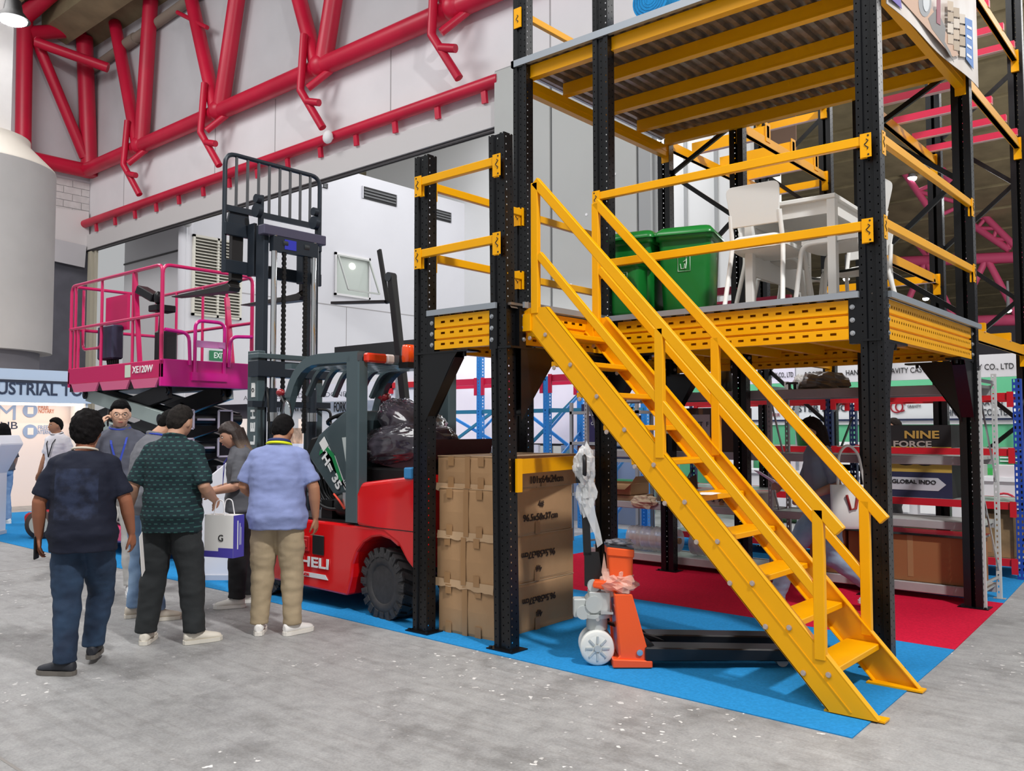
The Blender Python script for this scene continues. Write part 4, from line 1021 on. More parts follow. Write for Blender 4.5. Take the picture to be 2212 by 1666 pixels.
# overhead guard
def gtube(pts, w=.09, h=.07, *_):
    """rectangular section swept along a path lying in an XZ plane"""
    pts = [Vector(p) for p in pts]; b = B(); R = []
    for i, p in enumerate(pts):
        d = (pts[min(i + 1, len(pts) - 1)] - pts[max(i - 1, 0)]).normalized(); n = Vector((-d.z, 0, d.x)); yv = Vector((0, 1, 0))
        R.append([p + n * w / 2 - yv * h / 2, p + n * w / 2 + yv * h / 2, p - n * w / 2 + yv * h / 2, p - n * w / 2 - yv * h / 2])
    return b.rings(R, False)
front = lambda y: fillet([(-3.02, y, .74), (-2.86, y, 1.55), (-2.62, y, 2.17), (-1.74, y, 2.16)], .42, 6)
for y in (y0 + .05, y1 - .05):
    F(gtube(front(y)), 'guard_pillar', FGR); F(gtube([(-1.80, y, .76), (-1.80, y, 2.12)], .17, .11), 'guard_pillar', FGR, bevel=.012)
F(B().bar((-1.79, y0, 2.15), (-1.79, y1, 2.15), .10, .09), 'guard_beam', FGR)
F(B().bar((-2.72, y0, 2.12), (-2.72, y1, 2.12), .10, .05), 'guard_beam', FGR)
for k in range(7):
    y = y0 + .13 + k * .155; F(gtube(fillet([(-2.80, y, 1.86), (-2.62, y, 2.13), (-1.82, y, 2.12)], .25, 6), .035, .05, 'guard_bar'), 'guard_bar', FGR)
F(B().prism([(-2.6, y0 + .1, 2.10), (-1.85, y0 + .1, 2.10), (-1.85, y0 + .1, 2.105), (-2.6, y0 + .1, 2.105)], (0, y1 - y0 - .2, 0)), 'rain_sheet', M('clear_sheet', '#DDE3EA', .08, alpha=.18))
F(B().box(-1.73, -1.66, .10, .32, 2.11, 2.19), 'rear_light', M('lamp_red', '#E4381F', .2, coat=.6), bevel=.015)
F(B().box(-1.73, -1.66, .32, .41, 2.11, 2.19), 'rear_light', M('lamp_clear', '#E7D9D6', .2, coat=.6), bevel=.015)
F(B().lathe([(.055, 0), (.06, .03), (.058, .13), (.05, .155), (0, .16)], (-1.66, .56, 2.13), n=20), 'beacon', M('beacon_orange', '#F4511E', .15, coat=.7))
F(B().box(-1.72, -1.6, .5, .62, 2.08, 2.13), 'beacon_base', BLACKP)
F(B().lathe([(.035, -.03), (.038, 0), (.026, .03), (0, .04)], (-2.84, .06, 1.88), 'x', n=16), 'front_light', M('light_red', '#8E1A22', .3, coat=.5))
F(B().lathe([(.055, -.05), (.06, 0), (.04, .05), (0, .06)], (-2.7, 1.2, 1.86), 'x', n=16), 'front_light', MATS['light_red'])
mir = F(B().ell((-2.62, -.03, 1.66), (.07, .03, .15), 16, 10), 'mirror', BLACKP); F(B().ell((-2.60, -.045, 1.66), (.058, .02, .135), 16, 10), 'mirror_glass', M('mirror_glass', '#C6CED2', .05, .9), mir); F(B().tube([(-2.8, .08, 1.82), (-2.72, -.02, 1.84), (-2.64, -.03, 1.76)], .012, 6), 'mirror_arm', BLACKP, mir)
mir = F(B().box(-2.45, -2.40, 1.25, 1.44, 1.50, 1.82), 'mirror', BLACKP, bevel=.03, seg=2); F(B().bar((-2.5, 1.18, 1.8), (-2.43, 1.3, 1.78), .02, .02), 'mirror_arm', BLACKP, mir)
# steering column, levers, hoses
F(B().bar((-2.62, .45, .95), (-2.45, .48, 1.60), .10, .12), 'steering_column', BLACKP)
stw = B(); c = Vector((-2.42, .48, 1.64)); n_ = Vector((-.35, 0, .94)); a = n_.orthogonal().normalized(); bb = n_.cross(a)
stw.tube([c + (a * math.cos(t) + bb * math.sin(t)) * .17 for t in [k * PI / 10 for k in range(20)]], .017, 8, closed=True)
for k in range(3): stw.bar(c, c + (a * math.cos(k * 2.1) + bb * math.sin(k * 2.1)) * .17, .025, .02)
stw.ell(c, (.05, .05, .035)); F(stw, 'steering_wheel', BLACKP)
hs = B()
for k in range(7):
    yy = .1 + k * .05; pts = [(-2.55 + .02 * k, yy, 1.15), (-2.45, yy + .03 * math.sin(k), .95), (-2.25 + .05 * math.cos(k * 2), yy, .84), (-1.95 + .05 * math.sin(k * 3), yy + .05, .86 + .03 * k)]
    hs.tube(fillet(pts, .1, 4), .016, 6)
hs.ell((-2.05, .2, .88), (.14, .1, .11)); hs.box(-2.3, -2.15, .12, .3, .76, .92); F(hs, 'hydraulic_hoses', HOSE)
F(B().box(-1.98, -1.93, .10, .14, .86, 1.0).box(-2.45, -2.38, .08, .1, .95, .98), 'pipe_fitting', STEEL)
F(B().tube([(-2.1, .1, .98), (-2.0, .08, .93), (-1.95, .1, .86)], .01, 6), 'red_cable', M('cable_red', '#D6452E', .5))
# mast: two outer channels, inner channels, cylinders, chains
mx = -3.52
for y in (.25, .95):
    s = 1 if y < .5 else -1
    b = B(); b.box(mx - .09, mx + .09, y - .055, y + .03, .12, 2.32); b.box(mx - .09, mx - .06, y - .05, y + .08 * s, .12, 2.32); F(b, 'outer_rail', FGR, bevel=.006)
    b = B(); yy = y + .045 * s; b.box(mx - .08, mx + .06, yy - .03, yy + .03, 1.0, 3.60); F(b, 'inner_rail', MAST, bevel=.006)
    yc = y + .16 * s
    F(B().cyl((mx + .10, yc - .05 * s, .2), (mx + .10, yc - .05 * s, 1.95), .045, 14), 'lift_cylinder', MAST)
    F(B().cyl((mx + .10, yc - .05 * s, 1.95), (mx + .10, yc - .05 * s, 3.52), .03, 12), 'piston_rod', CHROME)
    cb = B(); z = 1.5; i = 0; xc = mx + .11; yk = yc + .06 * s
    while z < 3.42:
        cb.box(xc - .014, xc + .014, yk - (.020 if i % 2 else .013), yk + (.020 if i % 2 else .013), z, z + .026); z += .024; i += 1
    F(cb, 'lift_chain', HOSE)
    F(B().cyl((xc - .02, yk - .03, 3.42), (xc - .02, yk + .03, 3.42), .05, 16), 'chain_pulley', DKSTEEL)
    F(B().cyl((mx - .03, y - .03, 3.74), (mx - .03, y + .02, 3.74), .07, 16).cyl((mx - .03, y - .03, 3.86), (mx - .03, y + .02, 3.86), .045, 14).box(mx - .06, mx + .0, y + .02, y + .05, 3.5, 3.9), 'mast_roller', MAST)
F(B().box(mx + .02, mx + .13, .22, .98, 3.48, 3.58), 'mast_crosshead', M('mast_purple_grey', '#4C4A5E', .35), bevel=.008)
F(B().box(mx + .131, mx + .134, .46, .60, 3.36, 3.46), 'blue_label', M('label_blue', '#2F35B0', .5))
F(B().box(mx + .06, mx + .13, .33, .87, 3.33, 3.48), 'hose_tray', MAST)
for z in (2.06, 2.24): F(B().box(mx - .03, mx + .14, .16, 1.04, z, z + (.05 if z > 2.1 else .16)), 'mast_tie', MAST if z < 2.2 else FGR, bevel=.006)
F(B().box(mx + .04, mx + .12, .12, 1.06, 1.76, 1.82), 'mast_tie', MAST)
for z in (1.62,): 
    for y in (.36, .84): F(B().cyl((mx + .10, y, z), (mx + .10, y, z + .09), .052, 14), 'cylinder_clamp', STEEL)
F(B().tube(fillet([(mx + .12, .9, 1.75), (mx + .2, 1.0, 1.74), (mx + .2, 1.0, 1.3), (mx + .15, .95, .9)], .06), .014, 6), 'mast_hose', HOSE)
F(B().tube(fillet([(mx + .1, .3, 1.95), (mx + .25, .2, 1.9), (mx + .3, .2, 1.5)], .08), .012, 6), 'mast_hose', HOSE)
for i, s_ in enumerate('HELI'): text(s_, (mx + .02, .193, 1.30 + .13 * (3 - i)), (0, 0, 1), (-1, 0, 0), .075, M('mast_white', '#E3E6E6', .5), fk, width=.09, bold=.03)
F(B().box(mx - .01, mx + .05, .189, .194, 1.86, 2.0), 'mast_label', MATS['label_white'])
F(B().tube(arc((mx + .02, .187, 1.93), .018, 0, 2 * PI, 10), .004, 4), 'label_mark', INK)
# raised carriage, backrest and forks
cxx = -3.80
b = B()
for z in (3.12, 3.50): b.box(cxx - .03, cxx + .02, .03, 1.22, z, z + .13)
for y in (.30, .90): b.box(cxx + .02, cxx + .14, y - .02, y + .02, 3.1, 3.64)
F(b, 'fork_carriage', MAST, bevel=.006)
bk = B(); bt = fillet([(cxx - .02, .04, 3.12), (cxx - .02, .04, 4.34), (cxx - .02, 1.21, 4.34), (cxx - .02, 1.21, 3.12)], .12, 5)
bk.tube(bt, .024, 8); b2 = B(); b2.bar((cxx - .02, .04, 3.78), (cxx - .02, 1.21, 3.78), .03, .06)
bb_ = F(bk, 'load_backrest', MAST); F(b2, 'backrest_rail', MAST, bb_)
for k in range(8): y = .04 + 1.17 * (k + 1) / 9; F(B().bar((cxx - .02, y, 3.8), (cxx - .02, y, 4.34), .022, .022), 'backrest_bar', M('bar_steel', '#5D5F63', .4, .4), bb_)
F(B().prism([(cxx - .06, .08, 3.62), (cxx - .06, .34, 3.62), (cxx - .06, .32, 3.78), (cxx - .06, .12, 3.80)], (.03, 0, 0)), 'fork_hook', MAST)
for y in (.14, 1.0):
    b = B(); b.prism([(cxx - .03, y, 3.64), (cxx - .08, y, 3.64), (cxx - .09, y, 3.02), (cxx - .06, y, 2.99), (cxx - .09, y, 2.95), (cxx - .6, y, 2.965), (cxx - 1.24, y, 3.0), (cxx - 1.24, y, 3.012), (cxx - .4, y, 3.02), (cxx - .15, y, 3.03), (cxx - .04, y, 3.06)], (0, .125, 0)); F(b, 'fork', M('fork_steel', '#3A3838', .45, .4), bevel=.004)

# ---------------------------------------------------------------- pink scissor lift
SPK = M('lift_pink', '#CE1F62', .28, coat=.6)
SPD = M('lift_magenta', '#D3128A', .25, coat=.6)
ARMG = M('scissor_arm_grey', '#A9B7B4', .35, .35)
LBK = M('lift_black', '#15151B', .35)
sc = thing('scissor_lift', 'pink scissor lift with guard rails and its platform raised half way', 'scissor lift', (-6.8, .9, 0))
def S(b, name, mat, parent=None, **k): return b.build(name, mat, parent or sc, world=True, **k)
X0, X1, SY0, SY1 = -8.05, -5.56, .30, 1.53
ZF = 2.10
b = B(); b.box(X0, X1, SY0, SY0 + .04, ZF + .04, ZF + .25); S(b, 'side_panel', SPK, bevel=.008)
b = B(); 
for k in range(3):
    xa = X0 + .12 + k * .83; xb = min(xa + .80, X1 - .03); b.prism([(xa, SY0 - .005, ZF + .04), (xb, SY0 - .005, ZF + .04), (xb - .09, SY0 - .005, ZF - .07), (xa + .09, SY0 - .005, ZF - .07)], (0, .03, 0))
S(b, 'skirt_panel', M('lift_pink_pale', '#D9678F', .3, coat=.5))
S(B().box(X1 - .04, X1, SY0, SY1, ZF - .06, ZF + .26), 'end_panel', SPD, bevel=.008)
S(B().box(X0, X0 + .04, SY0, SY1, ZF, ZF + .25).box(X0, X1, SY1 - .04, SY1, ZF, ZF + .25), 'rear_panel', SPK)
S(B().box(X0 + .02, X1 - .02, SY0 + .02, SY1 - .02, ZF - .06, ZF + .03), 'platform_floor', LBK)
text('XE120W', (X1 - .42, SY0 - .006, ZF + .15), (1, 0, 0), (0, 0, 1), .085, M('lift_white', '#F2F0F0', .5), sc, width=.50, bold=.015)
S(B().box(X1 - .86, X1 - .72, SY0 - .006, SY0 - .002, ZF + .07, ZF + .22), 'data_plate', M('plate_green', '#CFDCC9', .5))
R1 = ZF + 1.36; RM_ = ZF + .78
def rail(pts, r=.022, name='guard_rail', mat=SPK, rad=.1): return S(B().tube(fillet(pts, rad, 5), r, 8), name, mat)
y = SY0 + .02
rail([(X0 + .03, y, ZF + .2), (X0 + .03, y, R1), (X1 - .03, y, R1), (X1 - .03, y, ZF + .2)]); rail([(X0 + .03, y, RM_), (X1 - .03, y, RM_)])
y = SY1 - .02
rail([(X0 + .03, y, ZF + .2), (X0 + .03, y, R1), (X1 - .03, y, R1), (X1 - .03, y, ZF + .2)]); rail([(X0 + .03, y, RM_), (X1 - .03, y, RM_)])
for x in (X0 + .02, X1 - .02): rail([(x, SY0 + .02, ZF + .2), (x, SY0 + .02, R1), (x, SY1 - .02, R1), (x, SY1 - .02, ZF + .2)]); 
rail([(X0 + .02, SY0, RM_), (X0 + .02, SY1, RM_)]); rail([(X0 + .2, SY0 + .1, R1 - .06), (X0 + .2, SY0 + .1, ZF + .5), (X0 + .75, SY0 + .1, ZF + .5), (X0 + .75, SY0 + .1, ZF + .72)], .02)
for x in (X0 + .13, X0 + .23, X0 + .9, X1 - .75): rail([(x, SY0 + .03, ZF + .2), (x, SY0 + .03, R1 if x != X0 + .23 else RM_)], .02, 'rail_post')
for x in (X0 + .6, X0 + 1.3, X1 - .6): rail([(x, SY1 - .03, ZF + .2), (x, SY1 - .03, R1)], .02, 'rail_post')
S(B().bar((X1 - .72, SY0 + .03, R1 - .02), (X1 - .55, SY0 + .03, ZF + .2), .05, .03), 'gate_post', SPK)
S(B().bar((X1 - .60, SY1 - .03, R1 - .2), (X1 - .45, SY1 - .03, ZF + .25), .06, .04), 'gate_post', SPK)
# chain-less entry gate at the right end
e = X1 + .01
rail([(e, SY0 + .42, ZF + .1), (e, SY0 + .42, ZF + .74), (e, SY1 - .42, ZF + .74), (e, SY1 - .42, ZF + .1)], .022, 'gate', SPD)
rail([(e, SY0 + .04, ZF + .60), (e, SY0 + .34, ZF + .58), (e, SY0 + .36, ZF + .2)], .022, 'gate_wing', SPD); rail([(e, SY1 - .04, ZF + .60), (e, SY1 - .34, ZF + .58), (e, SY1 - .36, ZF + .2)], .022, 'gate_wing', SPD)
S(B().box(e - .01, e + .02, SY0 + .42, SY1 - .42, ZF + .42, ZF + .50).box(e - .005, e + .03, SY0 + .72, SY0 + .78, ZF + .43, ZF + .49), 'gate_bar', M('lift_lilac', '#D98BC6', .35))
S(B().box(e - .02, e + .02, SY0 + .38, SY1 - .38, ZF + .02, ZF + .12), 'gate_sill', SPD)
# control box, folded panel and things on the platform
S(B().box(X0 + .52, X0 + 1.12, SY0 + .25, SY0 + .29, ZF + .72, ZF + 1.18), 'tool_board', SPK)
S(B().box(X0 + .62, X0 + 1.05, SY0 + .10, SY0 + .25, ZF + .34, ZF + .78), 'control_cabinet', M('cabinet_navy', '#35334C', .5), bevel=.02)
S(B().box(X0 + .55, X0 + .85, SY0 + .9, SY0 + 1.1, ZF + .05, ZF + .8).box(X0 + .5, X0 + 1.1, SY0 + .3, SY0 + .6, ZF + .05, ZF + .3), 'equipment_box', LBK, bevel=.03)
hs = B()
for k in range(6): hs.tube(fillet([(X0 + .7 + k * .06, SY0 + .2, ZF + .36), (X0 + .72 + k * .05, SY0 + .22, ZF + .2), (X0 + .9 + .03 * k, SY0 + .25, ZF + .08)], .05, 4), .014, 6)
hs.tube(fillet([(X1 - .30, SY0 + .15, RM_ + .1), (X1 - .28, SY0 + .12, ZF + .5), (X1 - .3, SY0 + .14, ZF + .1)], .06), .016, 6)
S(hs, 'cables', HOSE)
S(B().box(X1 - .42, X1 - .22, SY0 + .05, SY0 + .3, RM_ + .06, RM_ + .14).bar((X1 - .62, SY0 + .06, RM_ + .35), (X1 - .35, SY0 + .12, RM_ + .22), .16, .1).ell((X1 - .28, SY0 + .1, RM_ + .22), (.05, .05, .08)), 'joystick_box', LBK, bevel=.01)
# scissor arms
def arm(p, q, mat=ARMG, y=SY0 + .1, w=.17, t=.06):
    a = S(B().bar((p[0], y, p[1]), (q[0], y, q[1]), t, w, upv=(0, 0, 1)), 'scissor_arm', mat, bevel=.006)
    for c in (p, q, ((p[0] + q[0]) / 2, (p[1] + q[1]) / 2)):
        g = B(); g.cyl((c[0], y - t / 2 - .02, c[1]), (c[0], y - t / 2, c[1]), .06, 14); g.cyl((c[0], y - t / 2 - .03, c[1]), (c[0], y - t / 2 - .02, c[1]), .035, 6); S(g, 'pivot_pin', LBK, a)
    return a
zt = ZF - .10; st_ = .34
xa, xb = X0 + .35, X1 - .15
for k in range(5):
    za, zb = zt - k * st_, zt - (k + 1) * st_
    arm((xa, za), (xb, zb), ARMG, SY0 + .12); arm((xb, za), (xa, zb), LBK, SY0 + .20, .20); arm((xa, za), (xb, zb), LBK, SY0 + .30, .22); arm((xb, za), (xa, zb), LBK, SY1 - .32, .22)
    arm((xa, za), (xb, zb), LBK, SY1 - .12); arm((xb, za), (xa, zb), M('arm_pale', '#C9D2CF', .35, .3), SY1 - .22)
    for zz in (zb,):
        S(B().cyl((xb, SY0 + .1, zz), (xb, SY1 - .1, zz), .07, 14), 'cross_tube', LBK)
        fr2 = B()
        for yy in (SY0 + .36, SY1 - .36):
            p = [(xb + .10, yy - .09, zz - .11), (xb + .10, yy + .09, zz - .11), (xb + .10, yy + .09, zz + .11), (xb + .10, yy - .09, zz + .11)]
            for i in range(4): fr2.bar(p[i], p[(i + 1) % 4], .02, .02)
        fr2.bar((xb + .10, SY0 + .5, zz), (xb + .10, SY1 - .5, zz), .02, .025)
        S(fr2, 'hinge_frame', M('hinge_edge', '#BDB4C4', .4), None)
        for ya, yb in ((SY0 + .27, SY0 + .45), (SY1 - .45, SY1 - .27)): S(B().box(xb - .06, xb + .09, ya, yb, zz - .11, zz + .11), 'hinge_block', LBK)
S(B().box(X0 + .05, X1 - .05, SY0 + .02, SY1 - .02, .16, .36), 'base_chassis', SPK, bevel=.03)
for x in (X0 + .35, X1 - .35):
    for yy in (SY0 - .02, SY1 - .12): S(B().lathe([(0, 0), (.17, .0), (.19, .03), (.19, .11), (.17, .14), (0, .14)], (x, yy + .14, .19), 'y', 24), 'wheel', RUB)

# ---------------------------------------------------------------- slim black stacker further back
s2 = thing('stacker', 'slim black reach stacker with raised forks behind the red forklift', 'forklift', (-3.9, 2.6, 0))
def Q(b, name, mat, **k): return b.build(name, mat, s2, world=True, **k)
YS = 2.6
def mp(px, py): return atY(px, py, YS)
for dx, dy in ((0, 0),):
    a, c = mp(846, 595), mp(885, 965); Q(B().bar(a + Vector((dx, dy, 0)), c + Vector((dx, dy, 0)), .09, .10), 'mast_rail', BLACKP, bevel=.008)
    Q(B().bar(mp(819, 540) + Vector((0, dy, 0)), mp(838, 655) + Vector((0, dy, 0)), .03, .06), 'fork_shank', BLACKP)
    Q(B().bar(mp(836, 652) + Vector((0, dy, 0)), mp(720, 655) + Vector((0, dy, 0)), .09, .035), 'fork', BLACKP)
    Q(B().cyl(mp(850, 598) + Vector((-.05, dy - .05, 0)), mp(850, 598) + Vector((-.05, dy + .05, 0)), .06, 14), 'mast_roller', DKSTEEL)
Q(B().box(mp(870, 960).x - .2, mp(870, 960).x + .5, YS - .1, YS + .7, .006, 1.35), 'body', BLACKP, bevel=.05, seg=2)
a = mp(877, 800); d_ = (mp(885, 965) - mp(846, 595)).normalized()
text('BMOVO', mp(874, 900) + Vector((.02, -.06, 0)), -d_, Vector((-1, 0, 0)), .06, MATS['mast_white'], s2, width=.34, bold=.03)
text('860', mp(869, 790) + Vector((.02, -.06, 0)), -d_, Vector((-1, 0, 0)), .045, MATS['mast_white'], s2, width=.16, bold=.03)
# ---------------------------------------------------------------- pallet racks behind the mezzanine
Y3_ = 6.15
def rack(name, label, xa, xb, loc):
    return thing(name, label, 'rack', loc)
def row(t, xa, xb):
    for y in (Y3_,):
        for x in (xa, xb): add_post(t, x, y, 6.6, flip=True)
        for k, (za, zb) in enumerate(((.3, .95), (.95, 1.6), (1.6, 2.3), (2.3, 2.95), (2.95, 3.6), (3.6, 4.25), (4.25, 4.9), (4.9, 5.5))):
            brace(t, (xa + .05, y + .03, za if k % 2 else zb), (xb - .05, y + .03, zb if k % 2 else za))
    return t
def ybeam(t, x, z, mat=YEL, h=.10):
    b = B(); b.box(x - .022, x + .022, Y2_ + .06, Y3_ - .06, z - h / 2, z + h / 2); b.box(x - .03, x + .03, Y2_ + .06, Y3_ - .06, z - h / 2, z - h / 2 + .035)
    o = b.build('rack_beam', mat, t, world=True)
    for y, s in ((Y2_ + .055, 1), (Y3_ - .055, -1)):
        c = B(); c.box(x - .035, x + .04, y - .02, y + .02, z - .17, z + h / 2 + .02).build('connector', mat, o, world=True)
        n = B(); n.tube([(x - .037 if False else x + .042, y + a, z - .08 + zz * 1.5) for a, zz in squiggle()], .004, 5); n.build('connector_slot', INK, o, world=True)
def xbar(t, xa, xb, y, z, mat, h=.07, name='support_bar'):
    b = B(); b.box(xa - .03, xb + .03, y - .03, y + .03, z, z + h); o = b.build(name, mat, t, world=True)
    B().box(xa - .03, xb + .03, y - .028, y + .028, z - .004, z).build('bar_lip', M('bar_pale', '#E5C9CC', .5), o, world=True)
r1 = row(rack('pallet_rack', 'black post rack with yellow beams behind the white table on the left', 0, 0, (-.43, 4.9, 0)), XA_, XB_)
for x in (XA_, XB_):
    for z in (4.70, 5.62, 2.93 if x < -.5 else 2.33): ybeam(r1, x, z)
for y, z in ((4.35, 4.75), (5.05, 4.75), (5.75, 4.75)):
    xbar(r1, XA_, XB_, y, z, YEL, .13, 'yellow_bar'); B().box(XB_ + .02, XB_ + .03, y - .05, y + .06, z - .05, z + .16).build('bar_hook', YEL, r1, world=True)
xbar(r1, XA_, XB_, Y3_ + .05, 4.62, YEL, .09, 'yellow_bar'); xbar(r1, XA_, XB_, Y3_ + .05, 5.5, YEL, .09, 'yellow_bar')
for y in (3.95, 4.9, 5.6): xbar(r1, XA_, XB_, y, 2.99, M('maroon_bar', '#A31E42', .4), .08)
r2 = row(rack('pallet_rack', 'black post rack with yellow beams and crimson cross bars at the right edge', 0, 0, (1.7, 4.9, 0)), 1.27, XE_)
for x in (1.27, XE_):
    for z in ((4.65, 5.62, 3.25, 2.35) if x < 2 else (4.66, 5.64, 2.38)): ybeam(r2, x, z)
for y in (4.1, 4.75, 5.4, 5.95): xbar(r2, 1.27, XE_, y, 4.72, PINKB); xbar(r2, 1.27, XE_, y, 5.69, PINKB)
for y in (4.2, 5.3): xbar(r2, 1.27, XE_, y, 2.43, YEL, .08, 'yellow_bar')
xbar(r2, XB_ + .1, 1.27, 5.9, 3.2, YEL, .08, 'yellow_bar')

# ---------------------------------------------------------------- grey light-duty shelving on the red carpet's far edge
sh = thing('shelving_unit', 'long grey steel shelving with stored goods behind the red carpet', 'shelf', (.1, 4.0, 0))
SF, SB = 3.80, 4.24
def H_(b, name, mat, parent=None, **k): return b.build(name, mat, parent or sh, world=True, **k)
FX = [-2.05, .24, 2.20]
def gpost(x, y, h, mat):
    P = [(x - .02, y + .02), (x - .02, y - .008), (x - .02, y - .016), (x - .02, y - .02), (x - .008, y - .02), (x + .004, y - .02), (x + .02, y - .02), (x + .02, y - .0), (x + .02, y + .02)]
    return H_(perf(P, .005, h, {1: 0, 4: .5}, .05, .02), 'post', mat)
for x in FX:
    for y in (SF - .15 if x > 2 else SF, SB): gpost(x, y, 2.04 if x > -2 else 1.9, GREYPOST if x > 1 else GREYSH)
    yy = SF - .15 if x > 2 else SF
    for za, zb in ((.25, 1.05), (1.05, .95 + .95), (.2, .22)):
        H_(B().bar((x, yy, zb if za != .2 else .22), (x, SB, za), .012, .022), 'brace', STEEL if x > 1 else GREYSH)
    H_(B().bar((x, yy, 1.96), (x, SB, 1.96), .015, .03), 'brace', STEEL); H_(B().box(x - .05, x + .05, SB - .04, SB + .04, .002, .008), 'foot', GALV)
for za, zb, i in ((1.845, 1.935, 2), (1.215, 1.295, 1), (.64, .715, 1), (.06, .145, 1)):
    for xa, xb in ((FX[0], FX[1]), (FX[1], FX[2])):
        z0, z1 = (za, zb)
        H_(B().box(xa + .025, xb - .025, SF - .02, SF + .02, z0, z1), 'shelf_beam', GREYSH, bevel=.006); H_(B().box(xa + .025, xb - .025, SB - .02, SB + .02, z0, z1), 'shelf_beam', GREYSH)
        H_(B().box(xa + .03, xb - .03, SF + .02, SB - .02, z1 - .03, z1 - .006), 'shelf_board', M('shelf_board_grey', '#A7A9A6', .3))
# goods on the shelving
def simple(name, label, cat, b, mat, loc=(0, 0, 0), group=None, bevel=0.0, rz=0):
    t = thing(name, label, cat, loc, rz, group); return t, b.build(name + '_body' if False else 'body', mat, t, bevel=bevel, seg=2)
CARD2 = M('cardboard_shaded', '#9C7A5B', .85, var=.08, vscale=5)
def shelf_box(label, x0, x1, y0, y1, z0, h, mat=None, open_=False, tx=None):
    t = thing('storage_box', label, 'box', ((x0 + x1) / 2, (y0 + y1) / 2, z0)); w, d = (x1 - x0) / 2, (y1 - y0) / 2
    b = B()
    if open_:
        for q in ((-w, -w + .006, -d, d), (w - .006, w, -d, d), (-w, w, -d, -d + .006), (-w, w, d - .006, d)): b.box(*q, 0, h)
        b.box(-w, w, -d, d, 0, .006)
    else: b.box(-w, w, -d, d, 0, h)
    b.build('carton', mat or CARD2, t, bevel=.004)
    f = B()
    if open_:
        f.prism([(-w, -d, h), (w, -d, h), (w - .02, -d - .10, h - .06), (-w + .02, -d - .10, h - .06)], (0, .005, .003)); f.prism([(-w, -d, h), (-w, d, h), (-w - .08, d - .02, h + .03), (-w - .08, -d + .02, h + .03)], (0, 0, .005)); f.prism([(w, -d, h), (w, d, h), (w + .05, d - .02, h + .08), (w + .05, -d + .02, h + .08)], (0, 0, .005))
    else: f.box(-w, w, -.003, .003, h, h + .002).box(-.025, .025, -d - .002, -d, h * .1, h)
    f.build('flap' if open_ else 'packing_tape', CARD if open_ else CTAPE, t)
    if tx:
        l = B().box(-.11, .11, -d - .006, -d - .003, h * .35, h * .85).build('label_sheet', M('label_paper', '#C8C2BE', .7), t)
        text(tx, (0, -d - .009, h * .62), (1, 0, 0), (0, 0, 1), .055, INK, t, width=.19, world=False)
    return t
bf = M('wrap_brown', '#5A4438', .3, coat=.4)
shelf_box('film-wrapped brown carton labelled XST F on the upper grey shelf', -.95, -.15, SF + .02, SB - .02, 1.295, .47, bf, tx='XST  F')
shelf_box('open flat cardboard box at the left end of the middle grey shelf', -1.95, -1.45, SF + .02, SB - .03, .78, .13, CARD, True)
shelf_box('shallow cardboard tray under the open box on the middle grey shelf', -2.0, -1.4, SF + .01, SB - .02, .715, .06, CARD2)
shelf_box('pale carton printed 63x56 upside down on the middle grey shelf', -.75, .12, SF + .01, SB - .03, .715, .16, M('carton_pale', '#B9A99C', .8))
text('63x56.5x55', (-.35, SF + .0, .79), (-1, 0, 0), (0, 0, -1), .05, INK, bpy.data.objects['storage_box.003'], width=.45)
shelf_box('large brown carton on the bottom grey shelf at the right', 1.0, 2.12, SF + .03, SB - .03, .145, .42, M('carton_brown', '#9A6740', .7))
shelf_box('narrow brown carton on the bottom grey shelf beside the large one', .62, .97, SF + .03, SB - .03, .145, .42, MATS['carton_brown'])
t = thing('folded_flap', 'sheet of brown cardboard leaning at the left of the middle shelf', 'cardboard', (-.9, 4.0, .715)); B().prism([(-.32, 0, 0), (.22, 0, 0), (.16, .05, .32), (.06, .05, .27), (-.12, .05, .42), (-.3, .02, .2)], (0, .008, 0)).build('sheet', M('cardboard_dark', '#6B5445', .85), t)
t = thing('dark_board', 'glossy black board lying on the cartons of the bottom grey shelf', 'board', (1.4, 4.0, .567)); B().box(-.75, .75, -.2, .2, 0, .02).build('board', M('glossy_black_board', '#1A1917', .12, coat=.5), t)
# rolls of clear film on the bottom shelf
for i, (x, l) in enumerate(((-1.25, .62), (-.45, .6))):
    t = thing('film_roll', ('roll of clear stretch film on the bottom grey shelf, left of the black post', 'stack of clear plastic trays on the bottom grey shelf, right of the black post')[i], 'film roll', (x, 4.0, .146))
    b = B(); n = 26; rs = []
    for k in range(n + 1): rs.append((.13 + .012 * math.sin(k * 2.4) + .006 * math.sin(k * 5.1), -l / 2 + l * k / n))
    b.lathe([(0, -l / 2)] + rs + [(0, l / 2)], (0, 0, .14), 'x', n=24); b.build('film', M('film_roll_clear', '#CFC9CA', .2, alpha=.6), t)
    B().cyl((-l / 2 - .02, 0, .14), (l / 2 + .02, 0, .14), .035, 12).build('core', CARD2, t)
t = thing('tray', 'clear plastic lid lying flat at the left end of the bottom grey shelf', 'tray', (-1.78, 4.0, .146)); b = B(); b.box(-.2, .15, -.17, .17, 0, .02); b.tube([(-.2, -.17, .025), (.15, -.17, .025), (.15, .17, .025), (-.2, .17, .025)], .008, 6, closed=True); b.build('lid', M('tray_clear', '#C9D3DA', .1, alpha=.6), t)
